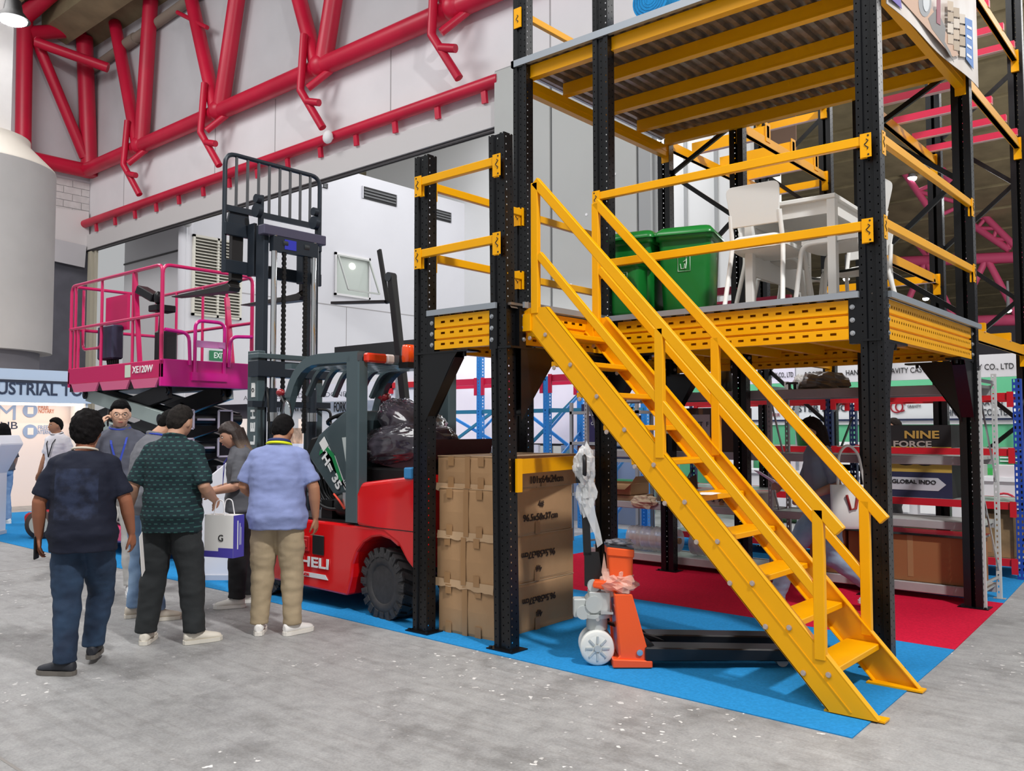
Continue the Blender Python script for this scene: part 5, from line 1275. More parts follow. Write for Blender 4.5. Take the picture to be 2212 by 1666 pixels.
# bags on the top shelf
b = B(); b.rings([[Vector((w * .12 * math.cos(a) * (1 + .1 * math.sin(3 * a)), .07 * d * math.sin(a), z)) for a in [k * PI / 8 for k in range(16)]] for z, w, d in ((0, .95, .9), (.04, 1.1, 1.1), (.15, 1.05, 1), (.24, .95, .6), (.26, .9, .45))])
t = thing('shopping_bag', 'black plastic carrier bag standing on the top grey shelf', 'bag', (-.40, 4.0, 1.936)); b.build('bag', M('bag_black', '#19181A', .35, coat=.3), t); B().tube(fillet([(-.08, 0, .24), (-.05, 0, .36), (.05, 0, .36), (.08, 0, .24)], .04), .008, 6).build('bag_handle', MATS['bag_black'], t)
t = thing('grey_sack', 'crumpled grey plastic sack on the top grey shelf', 'sack', (.72, 4.02, 1.99)); crumple((0, 0, .0), (.26, .14, .12), 2, M('sack_grey', '#5F5E60', .35, coat=.3), 'sack', t, amp=.3); crumple((-.24, 0, .03), (.07, .05, .07), 9, FILM, 'loose_film', t, amp=.6)
t = thing('tape_dispenser', 'small dark metal clamp beside the sack on the top grey shelf', 'tool', (.42, 3.95, 1.936)); B().box(-.05, .05, -.03, .03, .06, .08).box(-.035, -.02, -.02, .02, 0, .06).box(.02, .035, -.02, .02, 0, .06).build('clamp', DKSTEEL, t)
t = thing('cloth', 'pale crumpled cloth hanging over the front of the middle grey shelf', 'cloth', (-1.25, SF - .02, .70)); crumple((0, 0, .02), (.16, .06, .07), 14, M('cloth_beige', '#C3AE95', .9), 'cloth_fold', t, amp=.4)
# ---------------------------------------------------------------- rack with navy posts and red beams
rr = thing('pallet_rack', 'rack with blue posts and thin red beams behind the grey shelving', 'rack', (-.4, 5.8, 0))
def R_(b, name, mat, **k): return b.build(name, mat, rr, world=True, **k)
RF, RB = 5.50, 6.3
def npost(x, y, h, mat):
    P = [(x - .04, y + .035), (x - .04, y - .035), (x - .028, y - .035), (x - .012, y - .035), (x + .012, y - .035), (x + .028, y - .035), (x + .04, y - .035), (x + .04, y + .035)]
    return perf(P, .005, h, {2: 0, 4: 0}, .06, .03).build('post', mat, rr, world=True)
for x in (2.16, .22, -2.0):
    for y in (RF, RB): npost(x, y, 2.05, NAVYP if x > 2 else M('navy_dark', '#1C2A55', .45))
    for za, zb in ((.3, 1.0), (1.0, 1.7), (1.7, 2.0)): R_(B().bar((x, RF, za), (x, RB, zb), .015, .03), 'brace', BLK)
for z in (1.87, 1.29, .74, .16):
    for y in (RF, RB):
        for xa, xb in ((-1.96, .18), (.26, 2.12)):
            R_(B().box(xa, xb, y - .022, y + .022, z - .035, z + .04), 'red_beam', REDB)
            for x in (xa + .02, xb - .02): R_(B().box(x - .03, x + .03, y - .045, y - .022, z - .11, z + .05), 'connector', REDB)
    if z < 1.8:
        for xa, xb in ((-1.96, .18), (.26, 2.12)): R_(B().box(xa, xb, RF + .02, RB - .02, z + .02, z + .038), 'shelf_board', MATS['shelf_board_grey'])
shelf_box('brown wooden crate between grey frame and blue post at the right edge', 1.62, 2.08, 5.55, 6.2, .20, .45, M('crate_brown', '#8F7452', .85, var=.2, vscale=8))
t = thing('display_box', 'black and yellow display carton with white lettering on the red rack', 'carton', (1.08, 5.8, .778))
B().box(-.42, .42, -.2, .2, 0, .80).build('carton', M('carton_black', '#232022', .6), t)
B().prism([(-.42, -.204, .28), (.42, -.204, .28), (.42, -.204, .56), (-.42, -.204, .56)], (0, .003, 0)).build('yellow_band', M('band_yellow', '#C6A149', .6), t)
B().prism([(-.42, -.204, .0), (.42, -.204, .0), (.42, -.204, .28), (-.42, -.204, .28)], (0, .003, 0)).build('navy_band', M('band_navy', '#2A2C4A', .6), t)
B().prism([(-.40, -.207, .08), (.28, -.207, .08), (.36, -.207, .15), (.28, -.207, .22), (-.40, -.207, .22)], (0, .002, 0)).build('arrow_panel', M('arrow_grey', '#C5C4CC', .6), t)
text('NINE', (.12, -.207, .69), (1, 0, 0), (0, 0, 1), .085, M('gold_ink', '#B9924A', .5), t, width=.36, bold=.03, world=False); text('FORCE', (.02, -.207, .585), (1, 0, 0), (0, 0, 1), .07, M('pale_ink', '#A59A94', .6), t, width=.4, bold=.03, world=False)
text('GLOBAL INDO', (.03, -.212, .17), (1, 0, 0), (0, 0, 1), .045, INK, t, width=.46, bold=.02, world=False)
B().ell((-.05, -.207, .42), (.13, .003, .07)).ell((.15, -.207, .40), (.1, .003, .05)).build('printed_machine', M('print_black', '#2B2826', .6), t)
t = thing('potted_plant', 'dark leaved plant in a green pot behind the grey shelving', 'plant', (-.25, 5.9, 1.33))
B().lathe([(.08, 0), (.1, .18), (.11, .2), (.0, .18)]).build('pot', M('pot_green', '#2E7A3E', .5), t)
for k in range(9):
    a = k * .7; b = B(); c = Vector((math.cos(a), math.sin(a), 0)); s_ = Vector((-c.y, c.x, 0)) * .035
    b.add([(0, 0, .18), c * .08 + s_ + Vector((0, 0, .30)), c * .17 + Vector((0, 0, .28 + .05 * (k % 3))), c * .08 - s_ + Vector((0, 0, .30))], [(0, 1, 2, 3)]); b.build('leaf', M('leaf_dark', '#20402A', .5), t)

# ---------------------------------------------------------------- caster booth at the back right
BW = M('booth_white', '#E9E7EC', .6); BG = M('booth_green', '#57A97E', .6); BG2 = M('booth_green_bright', '#3FAE55', .6)
bo_ = thing('exhibition_booth', 'white and green booth of a caster maker behind the racks', 'booth', (-1, 9.3, 0))
def Z(b, name, mat, **k): return b.build(name, mat, bo_, world=True, **k)
Z(B().box(-4.3, -1.62, 8.98, 9.05, 2.28, 2.60), 'fascia', M('fascia_lilac', '#CFCBDA', .6)); Z(B().box(-1.6, 1.75, 8.98, 9.05, 2.26, 2.58), 'fascia', M('fascia_grey', '#C4C3C6', .6))
text('A106', (-3.45, 8.972, 2.41), (1, 0, 0), (0, 0, 1), .085, INK, bo_); text('HANGZHOU GRAVITY CASTER TECHNOLOGY CO., LTD', (-2.42, 8.972, 2.41), (1, 0, 0), (0, 0, 1), .085, INK, bo_, width=1.55)
text('A203', (-1.35, 8.972, 2.40), (1, 0, 0), (0, 0, 1), .085, INK, bo_); text('HANGZHOU GRAVITY CASTER TECHNOLOGY CO., LTD', (.35, 8.972, 2.40), (1, 0, 0), (0, 0, 1), .085, INK, bo_, width=2.3)
for x in (-4.3, -1.61, 1.75): Z(B().box(x - .025, x + .025, 8.99, 9.04, 0, 2.6), 'booth_pole', GALV)
Z(B().box(-4.6, 2.2, 9.75, 9.8, 0, 2.5), 'back_panel', BG)
Z(B().box(-4.6, 2.2, 9.73, 9.75, 1.60, 2.06), 'header_strip', M('header_white', '#F1F2F4', .6)); Z(B().box(-4.6, 2.2, 9.70, 9.73, 1.66, 1.69), 'header_rule', M('rule_navy', '#26304F', .6))
for s_, x, w in (('CASTER INDONESIA', -1.35, 1.55), ('HANGZHOU GRAVITY', .75, .95)): text(s_, (x, 9.72, 1.87 if w > 1 else 1.92), (1, 0, 0), (0, 0, 1), .12 if w > 1 else .10, M('text_slate', '#454A52', .6), bo_, width=w, bold=.015)
text('TECHNOLOGY CO.,LTD', (.78, 9.72, 1.77), (1, 0, 0), (0, 0, 1), .10, MATS['text_slate'], bo_, width=1.0, bold=.015)
text('JY', (-2.47, 9.72, 1.90), (1, 0, 0), (0, 0, 1), .12, MATS['text_slate'], bo_, width=.2, bold=.04); Z(B().prism([(-2.5, 9.72, 2.02), (-2.2, 9.72, 2.02), (-2.2, 9.72, 1.86), (-2.26, 9.72, 1.86), (-2.26, 9.72, 1.98), (-2.5, 9.72, 1.98)], (0, .003, 0)), 'logo_mark', M('logo_red', '#B32638', .5)); text('CASTER', (-2.36, 9.72, 1.77), (1, 0, 0), (0, 0, 1), .06, M('logo_maroon', '#8E2B3A', .5), bo_, width=.32)
Z(B().tube(arc((-.28, 9.72, 1.88), .09, 0, 2 * PI, 20), .012, 5).tube(arc((-.22, 9.72, 1.88), .075, .5, 5.5, 16), .012, 5), 'logo_ring', MATS['logo_red']); text('GRAVITY', (-.02, 9.72, 1.88), (1, 0, 0), (0, 0, 1), .05, MATS['text_slate'], bo_, width=.2)
Z(B().box(-3.6, -2.7, 9.7, 9.74, .6, 1.5), 'white_panel', MATS['header_white']); Z(B().box(-1.5, -.85, 9.7, 9.74, .6, 1.32), 'white_panel', MATS['header_white']); Z(B().box(-2.6, 2.2, 9.70, 9.74, 0, .95), 'green_panel', BG2)
for k in range(2): Z(B().box(-.05 + k * .52, .37 + k * .52, 9.7, 9.74, 1.30, 1.46), 'info_tag', MATS['header_white'])
text('Technology', (.16, 9.69, 1.38), (1, 0, 0), (0, 0, 1), .05, MATS['text_slate'], bo_, width=.3); Z(B().box(.55, .81, 9.695, 9.70, 1.36, 1.39), 'text_line', MATS['text_slate'])
for k in range(5): Z(B().box(.45, .95, 9.72, 9.745, 1.05 + k * .045, 1.065 + k * .045), 'text_line', MATS['header_white'])
for k in range(4): Z(B().box(1.15, 1.6, 9.72, 9.745, 1.05 + k * .05, 1.065 + k * .05), 'text_line', MATS['header_white'])
for k, x in enumerate((-3.45, -3.2, -2.95)): Z(B().box(x - .07, x + .07, 9.69, 9.70, 1.15, 1.4), 'product_picture', M('picture_grey', '#9AA0A5', .6))
t = thing('display_counter', 'white display counter with trays under the green booth wall', 'counter', (-.2, 9.2, 0))
B().box(-2.6, 1.9, -.25, .25, .80, .86).box(-2.55, 1.85, -.2, .2, .08, .80).build('cabinet', M('counter_white', '#DCDCE0', .5), t)
for x in (-.1, .45): B().box(x, x + .40, -.27, -.25, .3, .78).build('door', M('counter_door', '#EDEFF0', .4), t)
for x in (-1.6, .9, 1.4): B().box(x, x + .35, -.2, .2, .86, 1.02).build('display_tray', M('tray_red_white', '#C9C3C6', .5), t)
B().tube(arc((1.55, -.262, .48), .16, .3, 5, 14), .016, 5).build('logo_ring', MATS['logo_red'], t)

# ---------------------------------------------------------------- blue racks and white banner walls, centre back
br = thing('pallet_rack', 'bright blue post rack with crimson beams behind the cardboard boxes', 'rack', (-4.3, 5.9, 0))
def V(b, name, mat, **k): return b.build(name, mat, br, world=True, **k)
def bpost(x, y, h):
    P = [(x - .05, y + .04), (x - .05, y + .01), (x - .05, y - .01), (x - .05, y - .04), (x - .02, y - .04), (x + .0, y - .04), (x + .05, y - .04), (x + .05, y - .01), (x + .05, y + .01), (x + .05, y + .04)]
    return perf(P, .005, h, {1: 0, 4: .5, 7: 0}, .05, .022).build('post', BLUEP, br, world=True)
YA, YB = 5.5, 6.35
for x, h in ((-5.33, 3.0), (-3.98, 2.32), (-2.82, 2.3)):
    for y in (YA, YB): bpost(x, y, h)
    for za, zb in ((.3, .9), (.9, 1.5), (1.5, 2.1)): V(B().bar((x, YA, za), (x, YB, zb), .02, .04), 'brace', BLUEP)
    V(B().bar((x, YA, 1.83), (x, YB, 1.83), .02, .04), 'brace', M('brace_teal', '#2E7FA0', .5))
for xa, xb in ((-7.2, -5.37), (-5.28, -4.03), (-3.93, -2.86)):
    z = 2.29
    for y in (YA, YB):
        V(B().box(xa, xb, y - .025, y + .025, z - .05, z + .05), 'red_beam', PINKB)
        for x in (xa + .03, xb - .03): V(B().box(x - .03, x + .03, y - .05, y - .025, z - .22, z + .06), 'connector', PINKB)
    V(B().bar((xa, YB + .05, 1.1), (xb, YB + .05, 2.1), .03, .05), 'diagonal_brace', MATS['brace_teal']); V(B().bar((xa, YB + .06, 1.9), (xb, YB + .06, 1.12), .03, .05), 'diagonal_brace', BLUEP)
    V(B().box(xa, xb, YA - .02, YA + .02, 1.78, 1.84), 'tie_bar', MATS['brace_teal'])
bw = thing('banner_wall', 'plain white banner wall behind the blue rack', 'banner', (-4.5, 7.4, 0))
B().box(-9.2, -2.9, 7.38, 7.42, 1.28, 3.05).build('sheet', M('banner_white_lilac', '#E9E4EE', .6, var=.02, vscale=2), bw, world=True)
for x in (-9.2, -7.1, -5.0, -2.9): B().box(x - .02, x + .02, 7.40, 7.46, 0, 3.05).build('banner_pole', GALV, bw, world=True)
B().box(-9.2, -2.9, 7.37, 7.43, 1.24, 1.28).build('lower_rail', BLACKP, bw, world=True)
t = thing('sign_panel', 'grey shuttle rack sign panel below the white banner', 'sign', (-6.6, 7.2, 0))
B().box(-.85, 1.1, -.03, .03, 0.002, 1.26).build('panel', M('sign_pale', '#D9D7DE', .6), t); B().box(-.6, .75, -.036, -.03, .6, 1.0).build('dark_band', M('sign_navy', '#2B3350', .6), t)
text('SHUTTLE RACK', (.05, -.036, 1.13), (1, 0, 0), (0, 0, 1), .11, INK, t, width=1.25, bold=.02, world=False); text('AUTOMATIC SHUTTLE', (.05, -.042, .9), (1, 0, 0), (0, 0, 1), .07, M('sign_text_white', '#D9DCE2', .6), t, width=1.1, world=False)
t = thing('sign_panel', 'dark mezzanine maintenance sign panel between the blue posts', 'sign', (-4.4, 7.2, 0))
B().box(-.6, 1.2, -.03, .03, 0.002, 1.26).build('panel', M('sign_steel', '#7E8CA6', .5), t); text('MAINTENANCE', (.35, -.036, 1.08), (1, 0, 0), (0, 0, 1), .10, M('sign_text_pale', '#AEB9CB', .6), t, width=1.2, world=False)
B().box(-.55, -.25, -.05, -.03, .8, 1.2).build('screen', M('screen_teal', '#5E7A80', .2), t)
# dark boxes, posters and crates between the blue posts and grey shelves
t = thing('product_carton', 'purple carton with white cost slogan on the back shelf', 'carton', (-2.62, 5.2, 1.36)); B().box(-.36, .36, -.15, .15, 0, .36).build('carton', M('carton_purple', '#322B55', .5), t); text('Operational saving', (.0, -.154, .25), (1, 0, 0), (0, 0, 1), .045, WHITE, t, width=.5, world=False); text('80% dari diesel', (.04, -.154, .16), (1, 0, 0), (0, 0, 1), .045, M('text_gold', '#D8B36A', .5), t, width=.42, world=False)
t = thing('back_shelf', 'low grey shelf unit in the gap left of the grey shelving', 'shelf', (-2.65, 5.2, 0))
for z in (.62, 1.1, 1.32, 1.74): B().box(-.55, .55, -.2, .2, z, z + .04).build('shelf_board', GREYSH, t)
for sx in (-1, 1):
    for sy in (-1, 1): B().box(sx * .53 - .02, sx * .53 + .02, sy * .18 - .02, sy * .18 + .02, 0, 1.9).build('post', GREYSH, t)
for i, (x, z, w, h, c, lb) in enumerate(((-.25, 1.14, .22, .17, '#B87C5C', 'brown carton below the purple carton on the low grey shelf'), (.2, 1.14, .2, .16, '#2C3A5C', 'dark blue pack on the low grey shelf'), (-.2, .66, .2, .22, '#23232A', 'black pack on the low grey shelf'), (.25, .66, .2, .2, '#3C9A63', 'green pack on the low grey shelf'), (.1, 1.78, .12, .15, '#E5E5EA', 'white carton on top of the low grey shelf'), (-.25, 1.78, .15, .1, '#2D2D55', 'navy books on top of the low grey shelf'))):
    t = thing('small_carton', lb, 'box', (-2.65 + x, 5.2, z)); B().box(-w, w, -.13, .13, 0, h).build('carton', M('pack_%d' % i, c, .6), t, bevel=.004); B().box(-w * .6, w * .6, -.134, -.13, h * .3, h * .7).build('label_patch', M('pack_label_%d' % i, '#D5D3D0', .6), t)
# ---------------------------------------------------------------- booths seen under the lift and beside the mast
fb = thing('exhibition_booth', 'grey booth with forklift lettering behind the red forklift', 'booth', (-10, 5, 0))
def K(b, name, mat, **k): return b.build(name, mat, fb, world=True, **k)
YK = 6.2
def kp(x, y): return atY(x, y, YK)
a, c = kp(430, 840), kp(800, 872)
K(B().box(kp(400, 850).x, kp(905, 850).x, YK, YK + .05, kp(560, 872).z, kp(560, 838).z), 'fascia', M('fascia_pale', '#DAD6DA', .6))
K(B().box(kp(400, 850).x, kp(905, 850).x, YK + .2, YK + .25, 0, kp(560, 872).z), 'back_panel', M('panel_grey', '#C9CBCE', .6))
K(B().box(kp(380, 900).x, kp(545, 900).x, YK + .14, YK + .2, 0, kp(540, 868).z), 'dark_panel', M('panel_dark', '#34303A', .6))
text('A108   PT HELI TRADING INDONESIA', kp(640, 856), (1, 0, 0), (0, 0, 1), .10, M('text_grey', '#6D6A70', .6), fb, width=kp(752, 856).x - kp(512, 856).x)
text('FULL BATTERY', kp(620, 880) + Vector((0, .18, 0)), (1, 0, 0), (0, 0, 1), .20, INK, fb, width=kp(656, 880).x - kp(583, 880).x, bold=.01); text('FORKLIFT', kp(728, 880) + Vector((0, .18, 0)), (1, 0, 0), (0, 0, 1), .20, INK, fb, width=kp(752, 880).x - kp(706, 880).x, bold=.01)
K(B().box(kp(688, 800).x, kp(912, 800).x, YK + .4, YK + .5, kp(740, 775).z, kp(740, 742).z), 'black_band', BLACKP)
K(B().box(kp(500, 950).x, kp(553, 950).x, YK + .05, YK + .13, kp(520, 990).z, kp(520, 905).z), 'light_box', M('lightbox_warm', '#E6D8CF', .5, emit=.35))
K(B().box(kp(640, 950).x, kp(672, 950).x, YK + .05, YK + .13, kp(660, 960).z, kp(660, 905).z), 'light_box', MATS['lightbox_warm'])
K(B().box(kp(626, 950).x, kp(690, 950).x, YK - .5, YK - .1, 0, kp(660, 958).z), 'white_counter', M('counter_lilac', '#E4E2EE', .5))
K(B().box(kp(630, 950).x, kp(680, 950).x, YK - .35, YK - .3, kp(650, 958).z, kp(650, 925).z), 'warm_poster', M('poster_warm', '#B99B84', .6, var=.4, vscale=6))
# red-white screen and blue top post left of the first yellow post
t = thing('display_board', 'bright red and white panel beside the second mast', 'sign', atY(870, 800, 5.2) * 1.0)
t.location.z = 0
q = lambda x, y: atY(x, y, 5.2) - t.location
B().box(q(845, 800).x, q(912, 800).x, 0, .05, q(870, 905).z, q(870, 790).z).build('panel', M('panel_bright', '#F3EFF4', .5), t)
B().box(q(820, 800).x, q(930, 800).x, -.03, .0, q(870, 838).z, q(870, 826).z).build('red_rail', REDB, t); B().box(q(842, 800).x, q(850, 800).x, -.03, .0, q(870, 850).z, q(870, 795).z).build('red_post', REDB, t)
B().box(q(858, 800).x, q(866, 800).x, -.04, .05, 0, q(860, 790).z).build('post', GALV, t)
B().box(q(870, 800).x, q(895, 800).x, -.3, -.2, q(880, 915).z, q(880, 875).z).build('cyan_board', M('cyan_cloth', '#56B5DE', .7), t)
# ---------------------------------------------------------------- industrial booth far left, kiosks
lb = thing('exhibition_booth', 'pale blue fascia booth reading INDUSTRIAL at the left edge', 'booth', (-14, 2, 0))
def E_(b, name, mat, **k): return b.build(name, mat, lb, world=True, **k)
XL = -14.0
E_(B().box(XL - .1, XL, .2, 3.22, 2.06, 2.70), 'fascia', M('fascia_blue', '#C3D3E6', .5)); E_(B().box(XL, XL + .02, .2, 3.22, 2.44, 2.49), 'fascia_rule', M('rule_dark', '#2A3040', .5))
text('INDUSTRIAL TOOLS', (XL + .012, 2.25, 2.31), (0, 1, 0), (0, 0, 1), .24, M('fascia_text', '#2E3A52', .5), lb, width=2.6, bold=.02)
E_(B().box(XL - .9, XL - .85, .2, 3.2, 0, 2.1), 'back_panel', M('panel_glow', '#F3E3DC', .5)); E_(B().box(XL - .8, XL - .1, 3.15, 3.2, 0, 2.1), 'side_panel', M('panel_side_white', '#E3E2E0', .6)); E_(B().box(XL - .6, XL - .2, .3, 3.1, 2.02, 2.06), 'light_strip', M('strip_warm', '#FFE9CF', .4, emit=4.5))
xp = XL - .845
def lp(x, y): return atX(x, y, xp)
BLUT = M('text_blue_grey', '#8FA3C4', .6); ORT = M('text_orange', '#C77A5C', .6)
text('M', lp(14, 893), (0, 1, 0), (0, 0, 1), .32, BLUT, lb, width=.34); text('HUB', lp(8, 920), (0, 1, 0), (0, 0, 1), .15, MATS['fascia_text'], lb, width=.5)
text('FREE', lp(94, 880), (0, 1, 0), (0, 0, 1), .085, ORT, lb, width=.2, bold=.012); text('NOTARY', lp(100, 889), (0, 1, 0), (0, 0, 1), .085, ORT, lb, width=.3, bold=.012); text('FREE', lp(93, 924), (0, 1, 0), (0, 0, 1), .085, BLUT, lb, width=.2, bold=.012); text('INTERNET', lp(98, 934), (0, 1, 0), (0, 0, 1), .085, BLUT, lb, width=.32, bold=.012)
text('September 2026', lp(92, 856), (0, 1, 0), (0, 0, 1), .085, M('text_coral', '#D08A74', .6), lb, width=.66, bold=.02)
for y_ in (887, 932):
    c = lp(65, y_); E_(B().cyl(c, c + Vector((.006, 0, 0)), .14, 24), 'round_icon', BLUT); E_(B().box(c.x + .006, c.x + .01, c.y - .05, c.y + .06, c.z - .07, c.z + .07), 'icon_sheet', MATS['panel_glow'])
c = lp(41, 858); E_(B().prism([c + Vector((0, .13 * (1 + .12 * (k % 2)) * math.cos(k * PI / 10), .09 * (1 + .12 * (k % 2)) * math.sin(k * PI / 10))) for k in range(20)], (.006, 0, 0)), 'badge', M('badge_red', '#C22A30', .5)); E_(B().box(c.x + .006, c.x + .01, c.y - .1, c.y + .1, c.z + .0, c.z + .02).box(c.x + .006, c.x + .01, c.y - .07, c.y + .07, c.z - .04, c.z - .025), 'text_line', WHITE)
def kiosk(label, loc, rz, s=1.0, w=.30):
    t = thing('info_kiosk', label, 'kiosk', loc, rz)
    b = B(); b.prism([(-.16, -w, 0), (.16, -w, 0), (.16, -w, .80), (.36, -w, 1.18), (.30, -w, 1.30), (.16, -w, 1.24), (-.16, -w, .98)], (0, 2 * w, 0)); b.v = [v * s for v in b.v]; b.build('body', M('kiosk_white', '#DFE0E8', .45), t, bevel=.012)
    b = B(); b.box(-.2, .2, -w - .02, w + .02, 0, .05); b.build('plinth', M('kiosk_grey', '#B9BEC9', .5), t)
    return t
k1 = kiosk('angled white info kiosk at the left edge in front of the booth', (-10.02, -.04, .006), math.radians(45), 1.12)
k2 = kiosk('white pedestal kiosk beside the woman in the grey polo', (-4.30, .42, .006), math.radians(40), 1.02)
B().ell((.27, 0, 1.06), (.06, .09, .05)).build('scanner', M('scan_grey', '#6F7278', .4), k2)
b = B(); b.box(-.10, .12, .02, .32, .86, .88); b.v = [v + Vector((.05, -.2, .33)) for v in b.v]; 
t = thing('trolley', 'low red wheeled machine at the left edge on the blue carpet', 'trolley', (-9.05, .42, .006), math.radians(40))
B().prism([(-.26, 0, .14), (-.28, 0, .32), (-.22, 0, .36), (.5, 0, .36), (.5, 0, .14)], (0, .5, 0)).build('body', M('trolley_red', '#B01E2B', .4), t, bevel=.02)
for x in (-.02, .42): B().lathe([(0, 0), (.15, 0), (.19, .02), (.2, .1), (0, .1)], (x, .03, .2), 'y', 24).build('wheel', M('trolley_tyre', '#4A3B36', .7), t); B().cyl((x, -.075, .2), (x, -.07, .2), .135, 24).build('hub_cap', M('hub_cap_grey', '#A8A69C', .4), t)
t = thing('product_stand', 'dark narrow poster stand behind the man on the phone', 'stand', (-8.9, 1.9, 0))
b = B().box(-.22, .22, -.04, .04, 0, 2.05).build('panel', M('stand_dark', '#3A414A', .5), t); B().box(-.12, .12, -.05, -.04, 1.6, 1.95).build('poster', M('poster_grey', '#B9BDC4', .6), t)
text('HELI', (-.0, -.052, 1.35), (0, 0, 1), (-1, 0, 0), .16, MATS['mast_white'], t, width=.42, world=False, bold=.02)
# ---------------------------------------------------------------- people
TSC = bpy.data.scenes.new('workbench')
def remesh(b, vox, iters=2):
    me = b.mesh('tmp', INK); o = bpy.data.objects.new('tmp', me); TSC.collection.objects.link(o)
    m = o.modifiers.new('r', 'REMESH'); m.mode = 'VOXEL'; m.voxel_size = vox; m.adaptivity = 0
    if iters: s = o.modifiers.new('s', 'SMOOTH'); s.iterations = iters; s.factor = .5
    vl = TSC.view_layers[0]; vl.update(); dg = vl.depsgraph; r = bpy.data.meshes.new_from_object(o.evaluated_get(dg))
    bpy.data.objects.remove(o); bpy.data.meshes.remove(me)
    r.polygons.foreach_set('use_smooth', [True] * len(r.polygons))
    return r
def put(me, name, mat, parent, s=1.0):
    me.materials.clear(); me.materials.append(mat); me.name = name
    if s != 1.0: me.transform(Matrix.Scale(s, 4))
    return link(me, name, parent)
def wrinkle(me, amp, sc, seed=0.0):
    n = len(me.vertices); co = [0.0] * (3 * n); no = [0.0] * (3 * n)
    me.vertices.foreach_get('co', co); me.vertex_normals.foreach_get('vector', no)
    for i in range(0, 3 * n, 3):
        p = Vector((co[i] * sc[0] + seed, co[i + 1] * sc[1], co[i + 2] * sc[2]))
        d = (noise.noise(p) + .5 * noise.noise(p * 2.1)) * amp
        co[i] += no[i] * d; co[i + 1] += no[i + 1] * d; co[i + 2] += no[i + 2] * d
    me.vertices.foreach_set('co', co); me.update()
def head_pt(t, f):
    x, y, z = .076 * math.sin(t) * math.cos(f), .096 * math.sin(t) * math.sin(f), .116 * math.cos(t)
    if z < 0:
        q = -z / .116; x *= 1 - .26 * q ** 1.6
        if y < 0 and z < -.02: y *= 1 - .5 * min(1, (-z - .02) / .09)
        if y > 0: y *= 1 + .10 * q * (1 - q)
    if y > 0:
        g = 0
        if -.032 < z < .03: g = (.03 - z) / .052 if z > -.022 else (z + .032) / .010
        y += .021 * max(0, g) * math.exp(-(x / (.010 + .006 * max(0, g))) ** 2)
        y -= .009 * math.exp(-((abs(x) - .031) / .016) ** 2 - ((z - .014) / .012) ** 2)
        y += .004 * math.exp(-((z - .034) / .010) ** 2)
        y += .007 * math.exp(-(x / .020) ** 2 - ((z + .048) / .006) ** 2) + .007 * math.exp(-(x / .018) ** 2 - ((z + .060) / .006) ** 2)
        y += .007 * math.exp(-(x / .02) ** 2 - ((z + .094) / .015) ** 2)
    return Vector((x, y, z))
def sphere_rings(fn, k=40, n=64):
    return [[fn(PI * (i + .001) / (k + .002), 2 * PI * j / n) for j in range(n)] for i in range(k + 1)]
def limb(b, pts, rs, n=14, sub=4):
    pts = [Vector(p) for p in pts]; P, R = [], []
    for i in range(len(pts) - 1):
        for k in range(sub):
            t = k / sub; P.append(pts[i].lerp(pts[i + 1], t)); u = t * t * (3 - 2 * t); R.append(rs[i] * (1 - t) + rs[i + 1] * t)
    P.append(pts[-1]); R.append(rs[-1])
    b.tube(P, 1, n, rs=R); b.ell(P[0], (R[0],) * 3, 12, 8); b.ell(P[-1], (R[-1],) * 3, 12, 8)
def hand(b, w, d, n, side, curl=.5, s=1.0):
    """w wrist, d finger direction, n palm normal (fingers curl towards n), side +1 right / -1 left"""
    w, d, n = Vector(w), Vector(d).normalized(), Vector(n); n = (n - d * n.dot(d)).normalized(); a = d.cross(n).normalized() * -side
    # a points to the thumb side
    R = []
    for t, hw, th in ((-.01, .026, .020), (.02, .032, .019), (.05, .038, .018), (.08, .039, .015), (.093, .036, .012)):
        R.append([w + d * t * s + (a * math.cos(q) * hw + n * math.sin(q) * th) * s for q in [k * PI / 6 for k in range(12)]])
    b.rings(R)
    for k, (o, ln) in enumerate(((.027, .068), (.009, .076), (-.010, .071), (-.028, .056))):
        p = w + (d * .086 + a * o) * s; dd = d.copy(); pts = [p - d * .02 * s, p]
        for j, fr in enumerate((.45, .32, .23)):
            ang = curl * (.5 + .35 * j); m = Matrix.Rotation(ang, 3, d.cross(n)); dd = (m @ dd); pts.append(pts[-1] + dd * ln * fr * s)
        b.tube(pts, 1, 8, rs=[.0085 * s, .0085 * s, .008 * s, .0074 * s, .0062 * s]); b.ell(pts[-1], (.0064 * s,) * 3, 8, 6)
    th = w + (d * .022 + a * .026) * s; t1 = th + (d * .030 + a * .022 + n * .008) * s; t2 = t1 + (d * .028 + a * .006 + n * .012) * s; t3 = t2 + (d * .020 - a * .002 + n * .010) * s
    b.tube([th - a * .015 * s, th, t1, t2, t3], 1, 8, rs=[.013 * s, .013 * s, .011 * s, .0095 * s, .0075 * s]); b.ell(t3, (.0078 * s,) * 3, 8, 6)
